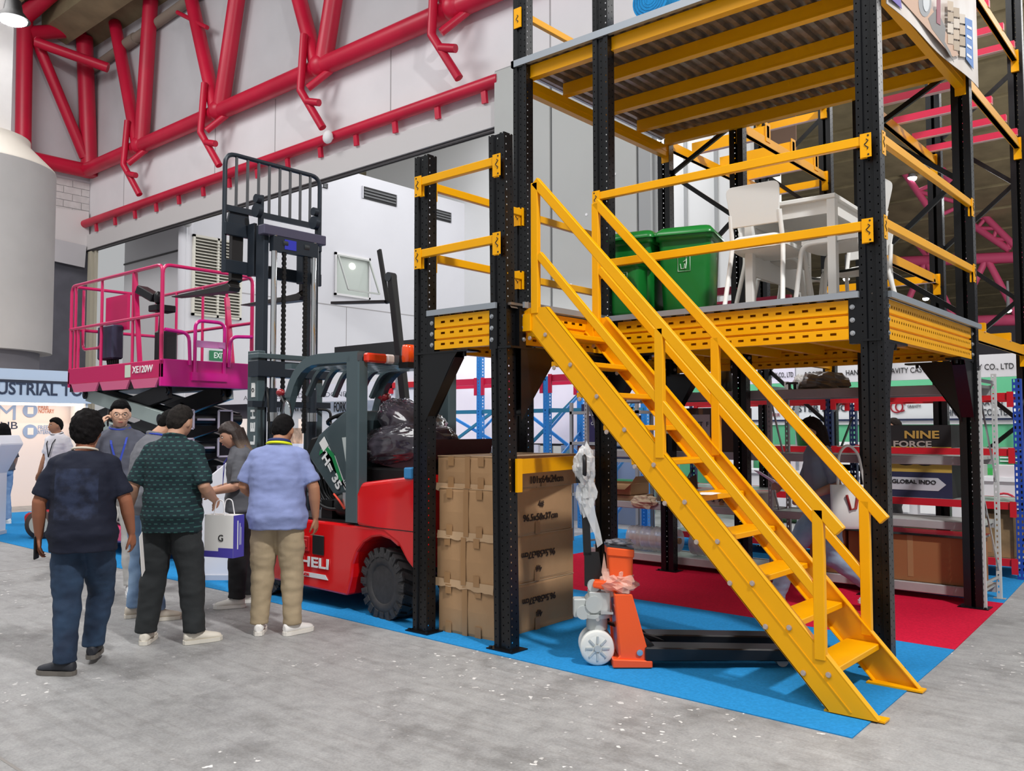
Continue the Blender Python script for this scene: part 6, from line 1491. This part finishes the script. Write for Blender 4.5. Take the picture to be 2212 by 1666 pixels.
def person(label, loc, heading, H=1.65, fat=1.0, skin='#B5846A', hair='#1B1818', hairstyle='short', shirt='#888888', shirt_mat=None, pants='#333338', pants_mat=None, shoe='#E4E1DA', sole='#E9E7E2',
           L=None, R=None, fl=None, fr=None, head=(0, 0), lean=0.0, hem=.86, sleeve=.72, loose=1.0, vox=.0065, face=True, collar=True, leg_w=1.0, tuck=False, hands=(.5, .5), hand_n=(None, None), detail=True, shirt_name='shirt', sh_w=1.0):
    s = H / 1.70
    g = thing('person', label, 'person', loc, math.radians(heading))
    SK = M('skin_' + skin[1:], skin, .55, var=.03, vscale=8)
    L = L or ((-.245 * fat ** .5, -.03, 1.13), (-.27 * fat ** .5, .05, .89)); R = R or ((.245 * fat ** .5, -.03, 1.13), (.27 * fat ** .5, .05, .89))
    fl = fl or ((-.10, .03, .49), (-.11, 0, .085), 12); fr = fr or ((.10, .03, .49), (.11, 0, .085), -12)
    sh = lambda z: (z - .9) * math.tan(lean) if z > .9 else 0.0
    tor = [(.86, .145, .105), (.92, .16, .12), (1.0, .152, .115), (1.10, .150, .112), (1.22, .163, .116), (1.33, .166, .112), (1.40, .148, .095), (1.445, .105, .075), (1.47, .066, .062)]
    fz = lambda z: 1 + (fat - 1) * (1.0 if z < 1.25 else max(.35, 1 - (z - 1.25) * 3.2))
    def tring(z, rx, ry, cy=0.0, n=28):
        o = []
        for k in range(n):
            a = 2 * PI * k / n; ca, sa = math.cos(a), math.sin(a)
            px = math.copysign(abs(ca) ** .85, ca) * rx; py = math.copysign(abs(sa) ** .9, sa) * ry
            if py > 0 and 1.0 < z < 1.2: py *= 1 + (fat - 1) * .5
            o.append(Vector((px, py + cy + sh(z), z)))
        return o
    SX = .160 * (1 + (fat - 1) * .45) * sh_w
    shl, shr = Vector((-SX, sh(1.39) - .005, 1.385)), Vector((SX, sh(1.39) - .005, 1.385))
    Lp, Rp = [Vector(p) for p in L], [Vector(p) for p in R]
    hy = sh(1.47) + .01; yaw, pit = head
    HM = Matrix.Translation((0, hy + .02 * math.sin(pit) + .055 * math.sin(pit), 1.475)) @ Matrix.Rotation(yaw, 4, 'Z') @ Matrix.Rotation(-pit, 4, 'X') @ Matrix.Translation((0, .022, .112))
    # ---- body: one continuous skin surface
    b = B(); b.rings([tring(z, rx * fz(z) * .93, ry * fz(z) * .9) for z, rx, ry in tor])
    b.tube([(0, sh(1.42) - .005, 1.40), (0, hy, 1.48), HM @ Vector((0, -.02, -.04))], 1, 16, rs=[.064 * fz(1.5), .058 * fz(1.6), .058])
    b.rings([[HM @ p for p in r] for r in sphere_rings(head_pt)])
    for sx in (-1, 1): b.ell(HM @ Vector((sx * .078, -.008, .0)), (.011, .019, .031), 10, 8, HM.to_3x3() @ Matrix.Rotation(sx * -.35, 3, 'Z'))
    for shp, (e, w), sd, cu, hn in ((shl, Lp, -1, hands[0], hand_n[0]), (shr, Rp, 1, hands[1], hand_n[1])):
        limb(b, [shp, e, e + (w - e) * .35, w], [.050 * fat ** .4, .042 * fat ** .4, .042 * fat ** .4, .027])
        d = (w - e).normalized(); nn = Vector(hn) if hn else Vector((-sd * 1.0, .25, 0)); hand(b, w + d * .01, d, nn, sd, cu, .98)
    for (kn, an, ang), sx in ((fl, -1), (fr, 1)):
        kn, an = Vector(kn), Vector(an); limb(b, [(sx * .085, 0, .90), kn, kn.lerp(an, .35), an], [.08, .052, .050, .036])
    body = put(remesh(b, vox, 1), 'body', SK, g, s)
    # ---- hair
    hb = B(); amp = .006 if hairstyle != 'curly' else .014
    def hp(t, f):
        p = head_pt(t, f); q = Vector((.076 * math.sin(t) * math.cos(f), .096 * math.sin(t) * math.sin(f), .116 * math.cos(t)))
        line = .058 if q.y > .045 else (.058 - (.045 - q.y) * .75 if q.y > -.02 else .008 - (-.02 - q.y) * 1.35)
        line += .010 * noise.noise(q * 28)
        if hairstyle in ('long', 'curly'): line -= .012
        k = (q.z - line) / .012; k = max(0, min(1, k)); th = {'short': .014, 'curly': .030, 'long': .016}[hairstyle]
        grow = -.012 + k * (.012 + th * (1 + .9 * max(0, q.z / .116)))
        nn = q.normalized(); v = noise.noise(q * 60) * amp + noise.noise(q * 150) * amp * .5
        return HM @ (p + nn * (grow + v * k))
    hb.rings(sphere_rings(hp, 44, 60))
    if hairstyle == 'long':
        ln = .42; RR = []
        for i in range(9):
            t = i / 8; z = .05 - ln * t; ring = []
            for k in range(20):
                a = 2 * PI * k / 20; w_ = .090 + .035 * t; d_ = .070 - .012 * t; yy = -.060 - .045 * t
                x = w_ * math.cos(a); y = yy + d_ * math.sin(a) + (.055 * (abs(math.cos(a)) ** 3) if True else 0) * (1 - .3 * t)
                p = Vector((x, y, z)) + Vector((math.sin(a * 7) * .004, math.sin(a * 5 + i) * .004, 0)); ring.append((HM if t < .5 else HM) @ p)
            RR.append(ring)
        hb.rings(RR)
        ho = remesh(hb, .008, 1)
    else: ho = remesh(hb, .007, 0) if detail else remesh(hb, .01, 1)
    HMAT = hair if not isinstance(hair, str) else M('hair_' + hair[1:], hair, .75, var=.3, vscale=60, bump=.6, bscale=220, spec=.15)
    put(ho, 'hair', HMAT, g, s)
    # ---- face details
    if face:
        EYW = M('eye_white', '#D9D2CC', .3); EYD = M('eye_dark', '#1E1512', .3); LIP = M('lip', '#9B5A50', .5)
        for sx in (-1, 1):
            c = HM @ Vector((sx * .031, .078, .014)); r3 = HM.to_3x3()
            e = B().ell(c, (.0135, .010, .0065), 12, 8, r3); e.v = [v * s for v in e.v]; eo = e.build('eye', EYW, g)
            e = B().ell(c + r3 @ Vector((0, .0065, -.001)), (.0062, .005, .0058), 10, 6, r3); e.v = [v * s for v in e.v]; e.build('iris', EYD, eo)
            e = B().bar(c + r3 @ Vector((-.017, .008 - (.006 if sx < 0 else 0), .018)), c + r3 @ Vector((.017, .008 - (.006 if sx > 0 else 0), .018)), .006, .005); e.v = [v * s for v in e.v]; e.build('eyebrow', EYD, g)
        e = B().ell(HM @ Vector((0, .0945, -.052)), (.021, .008, .0075), 12, 8, HM.to_3x3()); e.v = [v * s for v in e.v]; e.build('lips', LIP, g)
    # ---- trousers
    b = B(); q = 1.07 * leg_w
    top = 1.0 if tuck else .98
    b.rings([tring(z, rx * fz(z) * 1.0 + .006, ry * fz(z) * 1.03 + .006) for z, rx, ry in ((.84, .135, .105), (.88, .155, .120), (.93, .163, .122), (top, .156, .118))])
    for (kn, an, ang), sx in ((fl, -1), (fr, 1)):
        kn, an = Vector(kn), Vector(an); hip = Vector((sx * .088 * fat ** .4, -.005, .89)); ft = fat ** .5
        an2 = an + Vector((0, -.004, .012)); limb(b, [hip, hip.lerp(kn, .5), kn], [.094 * ft, .086 * q * ft, .071 * q * ft], 18)
        b.tube([kn, kn.lerp(an2, .3), kn.lerp(an2, .7), an2 + Vector((0, 0, .03)), an2 + Vector((0, .004, -.012))], 1, 18, rs=[.071 * q * ft, .069 * q * ft, .063 * q, .060 * q, .063 * q])
    pm = remesh(b, .011, 2); wrinkle(pm, .008, (6, 6, 11), H * 7); wrinkle(pm, .004, (11, 11, 17), H * 9)
    put(pm, 'trousers', pants_mat or M('cloth_' + pants[1:], pants, .85, bump=.15, bscale=180, var=.05, vscale=9), g, s)
    # ---- shirt
    b = B(); zz = [z for z in (hem, hem + .03)] + [z for z, _, _ in tor if z > hem + .05]
    def tr_at(z):
        for (z0, a0, b0), (z1, a1, b1) in zip(tor, tor[1:]):
            if z0 <= z <= z1: t = (z - z0) / (z1 - z0); return a0 + (a1 - a0) * t, b0 + (b1 - b0) * t
        return tor[0][1:] if z < tor[0][0] else tor[-1][1:]
    rr = []
    for z in zz:
        rx, ry = tr_at(z); lo = loose if z < 1.3 else 1 + (loose - 1) * .4
        rr.append(tring(z, (rx * fz(z) + (.036 if z < 1.0 else .020)) * lo, (ry * fz(z) + (.044 if z < 1.06 else .024)) * lo))
    b.rings(rr)
    for shp, (e, w) in ((shl, Lp), (shr, Rp)):
        d = e - shp; end = shp + d * sleeve; inn = Vector((shp.x * .55, shp.y, shp.z + .028)); r0 = .060 * fat ** .35
        limb(b, [inn, shp + Vector((0, 0, -.004)), shp.lerp(end, .5)], [.050, r0, r0 * 1.02], 16); b.tube([shp.lerp(end, .45), shp.lerp(end, .8), end], 1, 18, rs=[r0 * 1.02, r0 * 1.06 * loose ** .5, r0 * 1.08 * loose ** .5])
    if collar: b.tube([(.070 * math.cos(a), hy + .072 * math.sin(a) - .004, 1.468 + .016 - .018 * math.sin(a)) for a in [k * PI / 10 for k in range(20)]], .016, 8, closed=True)
    sm = remesh(b, .011, 2); wrinkle(sm, .009, (6, 6, 8), H * 3); wrinkle(sm, .005, (9, 11, 21), H * 5)
    put(sm, shirt_name, shirt_mat or M('cloth_' + shirt[1:], shirt, .85, bump=.15, bscale=200, var=.05, vscale=9), g, s)
    # ---- shoes
    SHM = M('shoe_' + shoe[1:], shoe, .6); SOM = M('sole_' + sole[1:], sole, .6)
    for (kn, an, ang), sx in ((fl, -1), (fr, 1)):
        an = Vector(an); m = Matrix.Translation((an.x, an.y, max(0, an.z - .085))) @ Matrix.Rotation(math.radians(ang), 4, 'Z')
        def fring(y, w, h, z0):
            return [m @ Vector((w * math.cos(a) * (1.0 if math.sin(a) < .2 else .9), y, z0 + max(0, h * (.5 + .5 * math.sin(a))))) * 1.0 for a in [k * PI / 7 + PI / 14 for k in range(14)]]
        up_ = B(); up_.rings([fring(*q) for q in ((-.075, .016, .05, .025), (-.068, .033, .075, .018), (-.03, .040, .090, .018), (.02, .042, .088, .018), (.07, .046, .066, .018), (.12, .049, .052, .018), (.16, .043, .042, .018), (.185, .026, .032, .018), (.192, .012, .02, .02))])
        up_.v = [v * s for v in up_.v]; uo = up_.build('shoe', SHM, g)
        so = B(); o = [(-.082, .0), (-.075, .026), (-.04, .040), (.02, .041), (.08, .049), (.13, .051), (.17, .044), (.198, .018), (.203, 0), (.198, -.018), (.17, -.044), (.13, -.051), (.08, -.049), (.02, -.041), (-.04, -.040), (-.075, -.026)]
        so.prism([m @ Vector((x, y, .002)) for y, x in o], (0, 0, .028)); so.v = [v * s for v in so.v]; so.build('shoe_sole', SOM, uo)
        if detail:
            la = B(); 
            for k in range(4): la.bar(m @ Vector((-.022, .045 + k * .018, .082 - k * .007)), m @ Vector((.022, .045 + k * .018, .082 - k * .007)), .006, .006)
            la.v = [v * s for v in la.v]; la.build('laces', SOM, uo)
    g_world[g.name] = (s, HM)
    return g
g_world = {}
def wear(g, name, pts, r, mat, closed=False, n=6, flat=None):
    s = g_world[g.name][0]; b = B()
    if flat:
        P = [Vector(p) for p in pts]
        for i in range(len(P) - (0 if closed else 1)): b.bar(P[i], P[(i + 1) % len(P)], flat[0], flat[1], upv=(0, 1, 0))
    else: b.tube(pts, r, n, closed=closed)
    b.v = [v * s for v in b.v]; return b.build(name, mat, g)
def lanyard(g, mat, fat=1.0, lean=0.0, badge=True, front=True):
    yb = .158 * fat; sh = lambda z: (z - .9) * math.tan(lean)
    ring = [(.082 * math.cos(a), .01 + sh(1.47) + .082 * math.sin(a), 1.475 - .02 * math.sin(a)) for a in [k * PI / 10 for k in range(20)]]
    wear(g, 'lanyard', ring, .0095, mat, True)
    if front:
        pts = [(-.075, .06 + sh(1.45), 1.455), (-.055, yb + sh(1.3) - .005, 1.33), (0, yb + .012 + sh(1.1), 1.12)]; wear(g, 'lanyard_strap', pts, 0, mat, flat=(.016, .004)); wear(g, 'lanyard_strap', [(-x, y, z) for x, y, z in pts], 0, mat, flat=(.016, .004))
        if badge:
            s = g_world[g.name][0]; b = B().box(-.04, .04, yb + .015 + sh(1.05), yb + .02 + sh(1.05), 1.0, 1.11); b.v = [v * s for v in b.v]; b.build('badge', M('badge_card', '#E4E6EA', .4), g)
LANB = M('lanyard_blue', '#2E46B4', .6); LANY = M('lanyard_yellow', '#E6EE17', .5)
def gp_(px, py): p = atZ(px, py, 0); return (p.x, p.y, 0)
def pattern_mat(name, base, dash, sc, thr):
    m = M(name, base, .85, bump=.1, bscale=150); nt = m.node_tree; b = nt.nodes['Principled BSDF']; tc = nt.nodes.new('ShaderNodeTexCoord'); mp = nt.nodes.new('ShaderNodeMapping'); mp.inputs['Scale'].default_value = sc
    nt.links.new(tc.outputs['Object'], mp.inputs['Vector']); br = nt.nodes.new('ShaderNodeTexBrick'); br.offset = .5; br.inputs['Scale'].default_value = 1; br.inputs['Mortar Size'].default_value = thr; br.inputs['Brick Width'].default_value = 2; br.inputs['Row Height'].default_value = 1.35; br.inputs['Mortar Smooth'].default_value = .1
    br.inputs['Color1'].default_value = lin(dash); br.inputs['Color2'].default_value = lin(dash); br.inputs['Mortar'].default_value = lin(base)
    sp = nt.nodes.new('ShaderNodeSeparateXYZ'); nt.links.new(mp.outputs[0], sp.inputs[0]); cb = nt.nodes.new('ShaderNodeCombineXYZ'); nt.links.new(sp.outputs['X'], cb.inputs['X']); nt.links.new(sp.outputs['Z'], cb.inputs['Y'])
    nt.links.new(cb.outputs[0], br.inputs['Vector']); nt.links.new(br.outputs['Color'], b.inputs['Base Color']); return m
def print_mat(name, base, ink, x0, x1, z0, z1):
    m = M(name, base, .85, bump=.12, bscale=150); nt = m.node_tree; N = nt.nodes; Lk = nt.links; b = N['Principled BSDF']; tc = N.new('ShaderNodeTexCoord'); sp = N.new('ShaderNodeSeparateXYZ'); Lk.new(tc.outputs['Object'], sp.inputs[0])
    def cmp(out, v, op):
        n = N.new('ShaderNodeMath'); n.operation = op; Lk.new(out, n.inputs[0]); n.inputs[1].default_value = v; return n.outputs[0]
    def mul(a, c): n = N.new('ShaderNodeMath'); n.operation = 'MULTIPLY'; Lk.new(a, n.inputs[0]); Lk.new(c, n.inputs[1]); return n.outputs[0]
    msk = mul(mul(cmp(sp.outputs['X'], x0, 'GREATER_THAN'), cmp(sp.outputs['X'], x1, 'LESS_THAN')), mul(mul(cmp(sp.outputs['Z'], z0, 'GREATER_THAN'), cmp(sp.outputs['Z'], z1, 'LESS_THAN')), cmp(sp.outputs['Y'], 0, 'LESS_THAN')))
    n = N.new('ShaderNodeTexNoise'); n.inputs['Scale'].default_value = 14; n.inputs['Detail'].default_value = 4; Lk.new(tc.outputs['Object'], n.inputs['Vector']); r = N.new('ShaderNodeValToRGB'); r.color_ramp.elements[0].position = .38; r.color_ramp.elements[1].position = .62; Lk.new(n.outputs['Fac'], r.inputs['Fac'])
    mx = N.new('ShaderNodeMix'); mx.data_type = 'RGBA'; Lk.new(mul(msk, r.outputs[0]), mx.inputs[0]); mx.inputs[6].default_value = lin(base); mx.inputs[7].default_value = lin(ink); Lk.new(mx.outputs[2], b.inputs['Base Color']); return m
def denim(name, c, c2): return M(name, c, .85, hex2=c2, vscale=6, bump=.15, bscale=200)

# the man walking away in the navy T-shirt
p = person('man walking away in a navy printed T-shirt and dark jeans, nearest to the camera', gp_(172, 1452), 52, 1.63, 1.10, skin='#9A6248', hair='#120F10', hairstyle='curly', shirt_mat=print_mat('tshirt_navy', '#0F1529', '#252E47', -.14, .12, .98, 1.30), pants_mat=denim('denim_dark', '#2E4560', '#1E2C42'),
           shoe='#2A2C33', sole='#6B6660', L=((-.265, -.03, 1.13), (-.285, .05, .90)), R=((.265, .0, 1.13), (.285, .09, .91)), fl=((-.09, .01, .49), (-.08, -.05, .085), 68), fr=((.07, .22, .50), (.02, .24, .12), 5), head=(.05, .1), hem=.80, sleeve=.86, loose=1.08, collar=False, leg_w=1.12, tuck=False, face=False)
wear(p, 'neckband', [(.078 * math.cos(a), .008 + .08 * math.sin(a), 1.472 - .02 * math.sin(a)) for a in [k * PI / 10 for k in range(20)]], .008, M('cream_collar', '#D8CFBF', .8), True)
ph = thing('phone', 'dark phone held in the left hand of the man in navy', 'phone', p.matrix_basis @ Vector((-.29, .06, .79)), math.radians(52)); B().box(-.006, .006, -.04, .04, -.075, .075).build('phone_body', BLACKP, ph, bevel=.004)
pp = thing('paper_sheet', 'white paper sheet held low beside the man in navy', 'paper', p.matrix_basis @ Vector((.32, .12, .72)), math.radians(60)); B().add([(0, -.07, .12), (.01, .05, .14), (.03, .08, -.12), (.02, -.06, -.14), (.002, -.07, .12), (.012, .05, .14), (.032, .08, -.12), (.022, -.06, -.14)], [(0, 1, 2, 3), (7, 6, 5, 4), (0, 4, 5, 1), (1, 5, 6, 2), (2, 6, 7, 3), (3, 7, 4, 0)]).build('sheet', MATS['paper_sheet_white'], pp)
# the man in the green patterned shirt
p = person('man seen from behind in a dark green dashed shirt and black trousers', gp_(366, 1390), 40, 1.71, 1.08, skin='#B98D74', hair='#262220', shirt_mat=pattern_mat('shirt_green_dash', '#0D262C', '#2B5552', (44, 44, 44), .5), pants='#26292B', shoe='#E0D9CC', sole='#DAD5CA',
           L=((-.26, -.05, 1.13), (-.335, .05, .95)), R=((.255, -.06, 1.12), (.255, .14, 1.02)), fl=((-.13, .02, .49), (-.17, .0, .085), 10), fr=((.14, .02, .49), (.18, .0, .085), -52), head=(-.3, .22), lean=.04, hem=.80, sleeve=.93, loose=1.07, leg_w=1.18, face=False, hands=(.7, 1.2))
bg = thing('paper_bag', 'white and purple paper carrier bag held by the man in the green shirt', 'bag', p.matrix_basis @ Vector((.33, .16, .60)), math.radians(20))
B().prism([(-.13, -.06, 0), (.13, -.06, 0), (.13, .06, 0), (-.13, .06, 0)], (0, 0, .31)).build('bag', M('bag_white', '#E9E7E4', .5), bg)
B().box(.131, .134, -.06, .06, 0, .31).box(-.13, .13, -.063, -.0605, 0, .045).box(.0, .13, -.0625, -.0605, .04, .07).build('purple_panel', M('bag_purple', '#4D45A6', .5), bg)
for sx in (-1, 1): B().tube(fillet([(sx * .0 - .05, -.055 * sx, .30), (-.03, -.05 * sx, .42), (.03, -.05 * sx, .42), (.05, -.055 * sx, .30)], .03), .0045, 6).build('bag_handle', WHITE, bg)
B().box(.134, .135, -.02, -.008, .06, .27).box(.134, .135, .008, .014, .09, .25).box(.134, .135, .022, .026, .09, .22).build('text_line', MATS['sign_text_white'], bg); text('G', (.02, -.0625, .14), (1, 0, 0), (0, 0, 1), .05, INK, bg, world=False)
# grey shirted man in pale jeans behind him
p = person('man in a grey polo and pale blue jeans, half hidden behind the green shirt', gp_(312, 1338), 8, 1.72, 1.08, skin='#B98A6E', hair='#0E0C0B', shirt='#6E6F76', pants_mat=denim('denim_pale', '#8CA6C4', '#6C88AC'), shoe='#CFC4B5', sole='#DDD6CA',
           L=((-.24, .06, 1.13), (-.14, .30, 1.08)), R=((.26, .05, 1.13), (.17, .30, 1.06)), fl=((-.10, .02, .49), (-.13, .0, .085), -20), fr=((.10, .02, .49), (.13, .02, .085), -30), head=(-.35, .5), lean=.14, hem=.84, sleeve=.85, loose=1.05, face=False, hands=(.9, .9))
lanyard(p, LANB, 1.1, .14, False, False)
# man on the phone
p = person('man in glasses and grey polo talking on a phone, facing the camera', gp_(252, 1288), 240, 1.80, 1.0, skin='#DDB096', hair='#0E0D10', shirt='#5B5E6C', pants='#D7D5D2', shoe='#E8E8E8', sole='#EDEDED',
           R=((.29, .09, 1.15), (.15, .13, 1.475)), L=((-.24, .0, 1.13), (-.17, .2, .98)), head=(.12, .12), hem=.88, sleeve=.85, hands=(.6, 1.1), hand_n=(None, (-.9, .0, .2)), leg_w=.95)
lanyard(p, LANB, 1.0)
s_, HM_ = g_world[p.name]
for sx in (-1, 1): wear(p, 'eyeglasses', [HM_ @ Vector((sx * .033 + .025 * math.cos(a), .104 - .006 * abs(math.cos(a)), .012 + .020 * math.sin(a))) for a in [k * PI / 8 for k in range(16)]], .002, M('wire_frame', '#5A5250', .3, .8), True, 5)
wear(p, 'eyeglasses_bridge', [HM_ @ Vector(q) for q in ((-.008, .106, .016), (.008, .106, .016))], .002, MATS['wire_frame'])
ph = thing('phone', 'dark phone at the ear of the man in glasses', 'phone', p.matrix_basis @ (HM_ @ Vector((.098, .025, -.02)) * s_), math.radians(240)); B().cbox((0, 0, 0), (.012, .075, .15), Matrix.Rotation(.5, 3, 'X')).build('phone_body', BLACKP, ph, bevel=.004)
# woman with long two-tone hair
HM2 = M('hair_ombre', '#8E7460', .5, hex2='#5A4A42', vscale=20, bump=.3, bscale=140)
nt = HM2.node_tree; tc = nt.nodes.new('ShaderNodeTexCoord'); sp = nt.nodes.new('ShaderNodeSeparateXYZ'); nt.links.new(tc.outputs['Object'], sp.inputs[0]); rp = nt.nodes.new('ShaderNodeValToRGB'); mr = nt.nodes.new('ShaderNodeMapRange'); mr.inputs['From Min'].default_value = 1.2; mr.inputs['From Max'].default_value = 1.56
nt.links.new(sp.outputs['Z'], mr.inputs['Value']); nt.links.new(mr.outputs[0], rp.inputs['Fac']); rp.color_ramp.elements[0].color = lin('#A48B76'); rp.color_ramp.elements[1].color = lin('#2E211D'); rp.color_ramp.elements[0].position = .25; rp.color_ramp.elements[1].position = .72; nt.links.new(rp.outputs['Color'], nt.nodes['Principled BSDF'].inputs['Base Color'])
p = person('young woman with long two-tone hair, grey polo and black trousers, looking down', gp_(520, 1308), 143, 1.60, .98, skin='#C4937A', hair=HM2, hairstyle='long', shirt='#5C5D63', pants='#1B1A1D', shoe='#E6E2DC', sole='#F0EDE8',
           L=((-.22, .03, 1.12), (-.10, .27, 1.06)), R=((.22, .03, 1.12), (.09, .28, 1.07)), head=(.12, .32), lean=.03, hem=.87, sleeve=.9, leg_w=1.2, hands=(.9, .9), sh_w=.92, fl=((-.08, .02, .49), (-.10, .03, .085), 5), fr=((.09, .02, .49), (.12, -.06, .085), -5))
lanyard(p, M('lanyard_violet', '#3C3AA8', .6), 1.0, .03, False)
br_ = thing('brochure', 'white brochure held open in front of the woman in grey', 'brochure', p.matrix_basis @ Vector((-.02, .36, 1.03)), math.radians(143)); B().cbox((0, 0, 0), (.21, .004, .28), Matrix.Rotation(-.9, 3, 'X')).build('page', MATS['paper_sheet_white'], br_); B().cbox((0, 0, .006), (.1, .004, .1), Matrix.Rotation(-.9, 3, 'X')).build('printed_picture', M('print_mono', '#8F9092', .6), br_)
# man in the blue shirt
p = person('stout man in a pale blue shirt and khaki trousers, back to the camera', gp_(596, 1370), 40, 1.65, 1.2, skin='#AE7C5F', hair='#100E0F', shirt_mat=M('cloth_chambray', '#8793C2', .85, bump=.2, bscale=260, var=.06, vscale=10), pants='#A8967A', shoe='#EDEAE6', sole='#E6E1D9',
           L=((-.275, .02, 1.14), (-.20, .24, 1.02)), R=((.285, .0, 1.13), (.285, .06, .90)), fl=((-.115, .02, .49), (-.13, .0, .085), 12), fr=((.115, .02, .49), (.13, -.01, .085), -38), head=(-.1, .3), lean=.05, hem=.815, sleeve=.86, loose=1.06, leg_w=1.08, face=False)
wear(p, 'inner_collar', [(.078 * math.cos(a), .028 + .08 * math.sin(a), 1.49 - .02 * math.sin(a)) for a in [k * PI / 10 for k in range(20)]], .016, M('collar_navy', '#2B3566', .8), True)
wear(p, 'lanyard', [(.092 * math.cos(a), .028 + .094 * math.sin(a), 1.472 - .02 * math.sin(a)) for a in [k * PI / 10 for k in range(20)]], .0105, LANY, True)
# people further back
p = person('woman with long black hair and pale jeans behind the left kiosk', (-11.5, .75, 0), 122, 1.62, .95, skin='#B58872', hair='#0D0C0D', hairstyle='long', shirt='#4C4B52', pants_mat=MATS['denim_pale'], vox=.011, detail=False, sleeve=1.0, hem=.92, leg_w=1.05)
p = person('man in a white shirt and dark trousers with a black lanyard', (-9.95, .95, 0), 205, 1.70, 1.0, skin='#A97A5E', hair='#0F0C0A', shirt='#E8E6EC', pants='#1C1E2C', shoe='#2A2A2C', vox=.011, detail=False, head=(-.5, 0), hem=.88, sleeve=.85)
lanyard(p, M('lanyard_black', '#1C1C20', .6), 1.0)
p = person('person with short brown hair in a khaki top inside the left booth', (-11.6, 2.28, 0), 200, 1.70, 1.0, skin='#A97A5E', hair='#33241D', shirt='#8C7B66', pants='#3A3A3A', vox=.012, detail=False)
p = person('person in a dark jacket cut off by the left edge of the picture', (-12.85, .72, 0), 90, 1.66, 1.1, skin='#A97A5E', hair='#1A1715', shirt='#3C3E48', pants='#2E2E36', vox=.012, detail=False, sleeve=1.0)
p = person('woman with long dark hair striding in a grey top and pale jeans behind the stairs', (1.16, 2.78, 0), 128, 1.62, .96, skin='#A67B66', hair='#1E120F', hairstyle='long', shirt='#7A7D88', pants_mat=denim('denim_washed', '#93A6B8', '#75899F'), shoe='#D9D6D2', fl=((-.09, -.06, .47), (-.10, -.46, .16), 0), fr=((.09, .26, .50), (.10, .40, .085), 0),
           L=((-.22, -.06, 1.12), (-.20, .18, 1.02)), R=((.21, .1, 1.12), (.12, .32, 1.10)), head=(.1, .12), hem=.86, sleeve=.9, leg_w=1.15, vox=.009, lean=.06)
tb_ = thing('tote_bag', 'white tote bag with a red mark hanging from the striding woman', 'bag', p.matrix_basis @ Vector((-.30, -.14, .72)), math.radians(128))
b = B(); b.rings([[Vector((w * .055 * math.cos(a), d * .17 * math.sin(a), z)) for a in [k * PI / 8 for k in range(16)]] for z, w, d in ((0, .6, .85), (.03, 1, 1), (.18, 1.1, 1), (.34, .7, 1.02), (.36, .4, 1.02))]); b.build('bag', M('canvas_white', '#DCD8D2', .85), tb_)
for sy in (-1,): B().tube(fillet([(0, -.11, .35), (.05, -.08, .62), (.07, .0, .70), (.05, .08, .62), (0, .11, .35)], .08), .012, 6).build('bag_handle', MATS['canvas_white'], tb_)
B().tube([(-.065, .06, .28), (-.066, .03, .16), (-.066, -.01, .17), (-.062, -.03, .27)], .012, 6).build('printed_mark', M('mark_red', '#9B2A26', .6), tb_)
pp = thing('paper_sheet', 'white papers held in front of the striding woman', 'paper', p.matrix_basis @ Vector((.10, .42, 1.10)), math.radians(128)); B().cbox((0, 0, 0), (.21, .006, .27), Matrix.Rotation(-1.0, 3, 'X')).build('sheet', MATS['paper_sheet_white'], pp)
q = atY(1936, 922, 7.7); p = person('man with short dark hair behind the black display carton', (q.x, q.y, 0), 110, 1.66, 1.0, skin='#A87E66', hair='#221B18', shirt='#8B8E92', pants='#3A3A3A', vox=.012, detail=False)
q = atY(742, 922, 5.0); p = person('man in a white cap and grey shirt beyond the forklift steering wheel', (q.x, q.y, 0), 30, 1.66, 1.1, skin='#A87E66', hair='#2A2522', shirt='#B9BABD', pants='#3A3A3A', vox=.011, detail=False, face=False)
s_, HM_ = g_world[p.name]; b = B().ell(HM_ @ Vector((0, -.005, .055)), (.092, .108, .085), 18, 10); b.cyl(HM_ @ Vector((0, .09, .05)), HM_ @ Vector((0, .16, .04)), .05, 10); b.v = [v * s_ for v in b.v]; b.build('cap', M('cap_white', '#E3E2E0', .8), p)

bpy.data.scenes.remove(TSC)
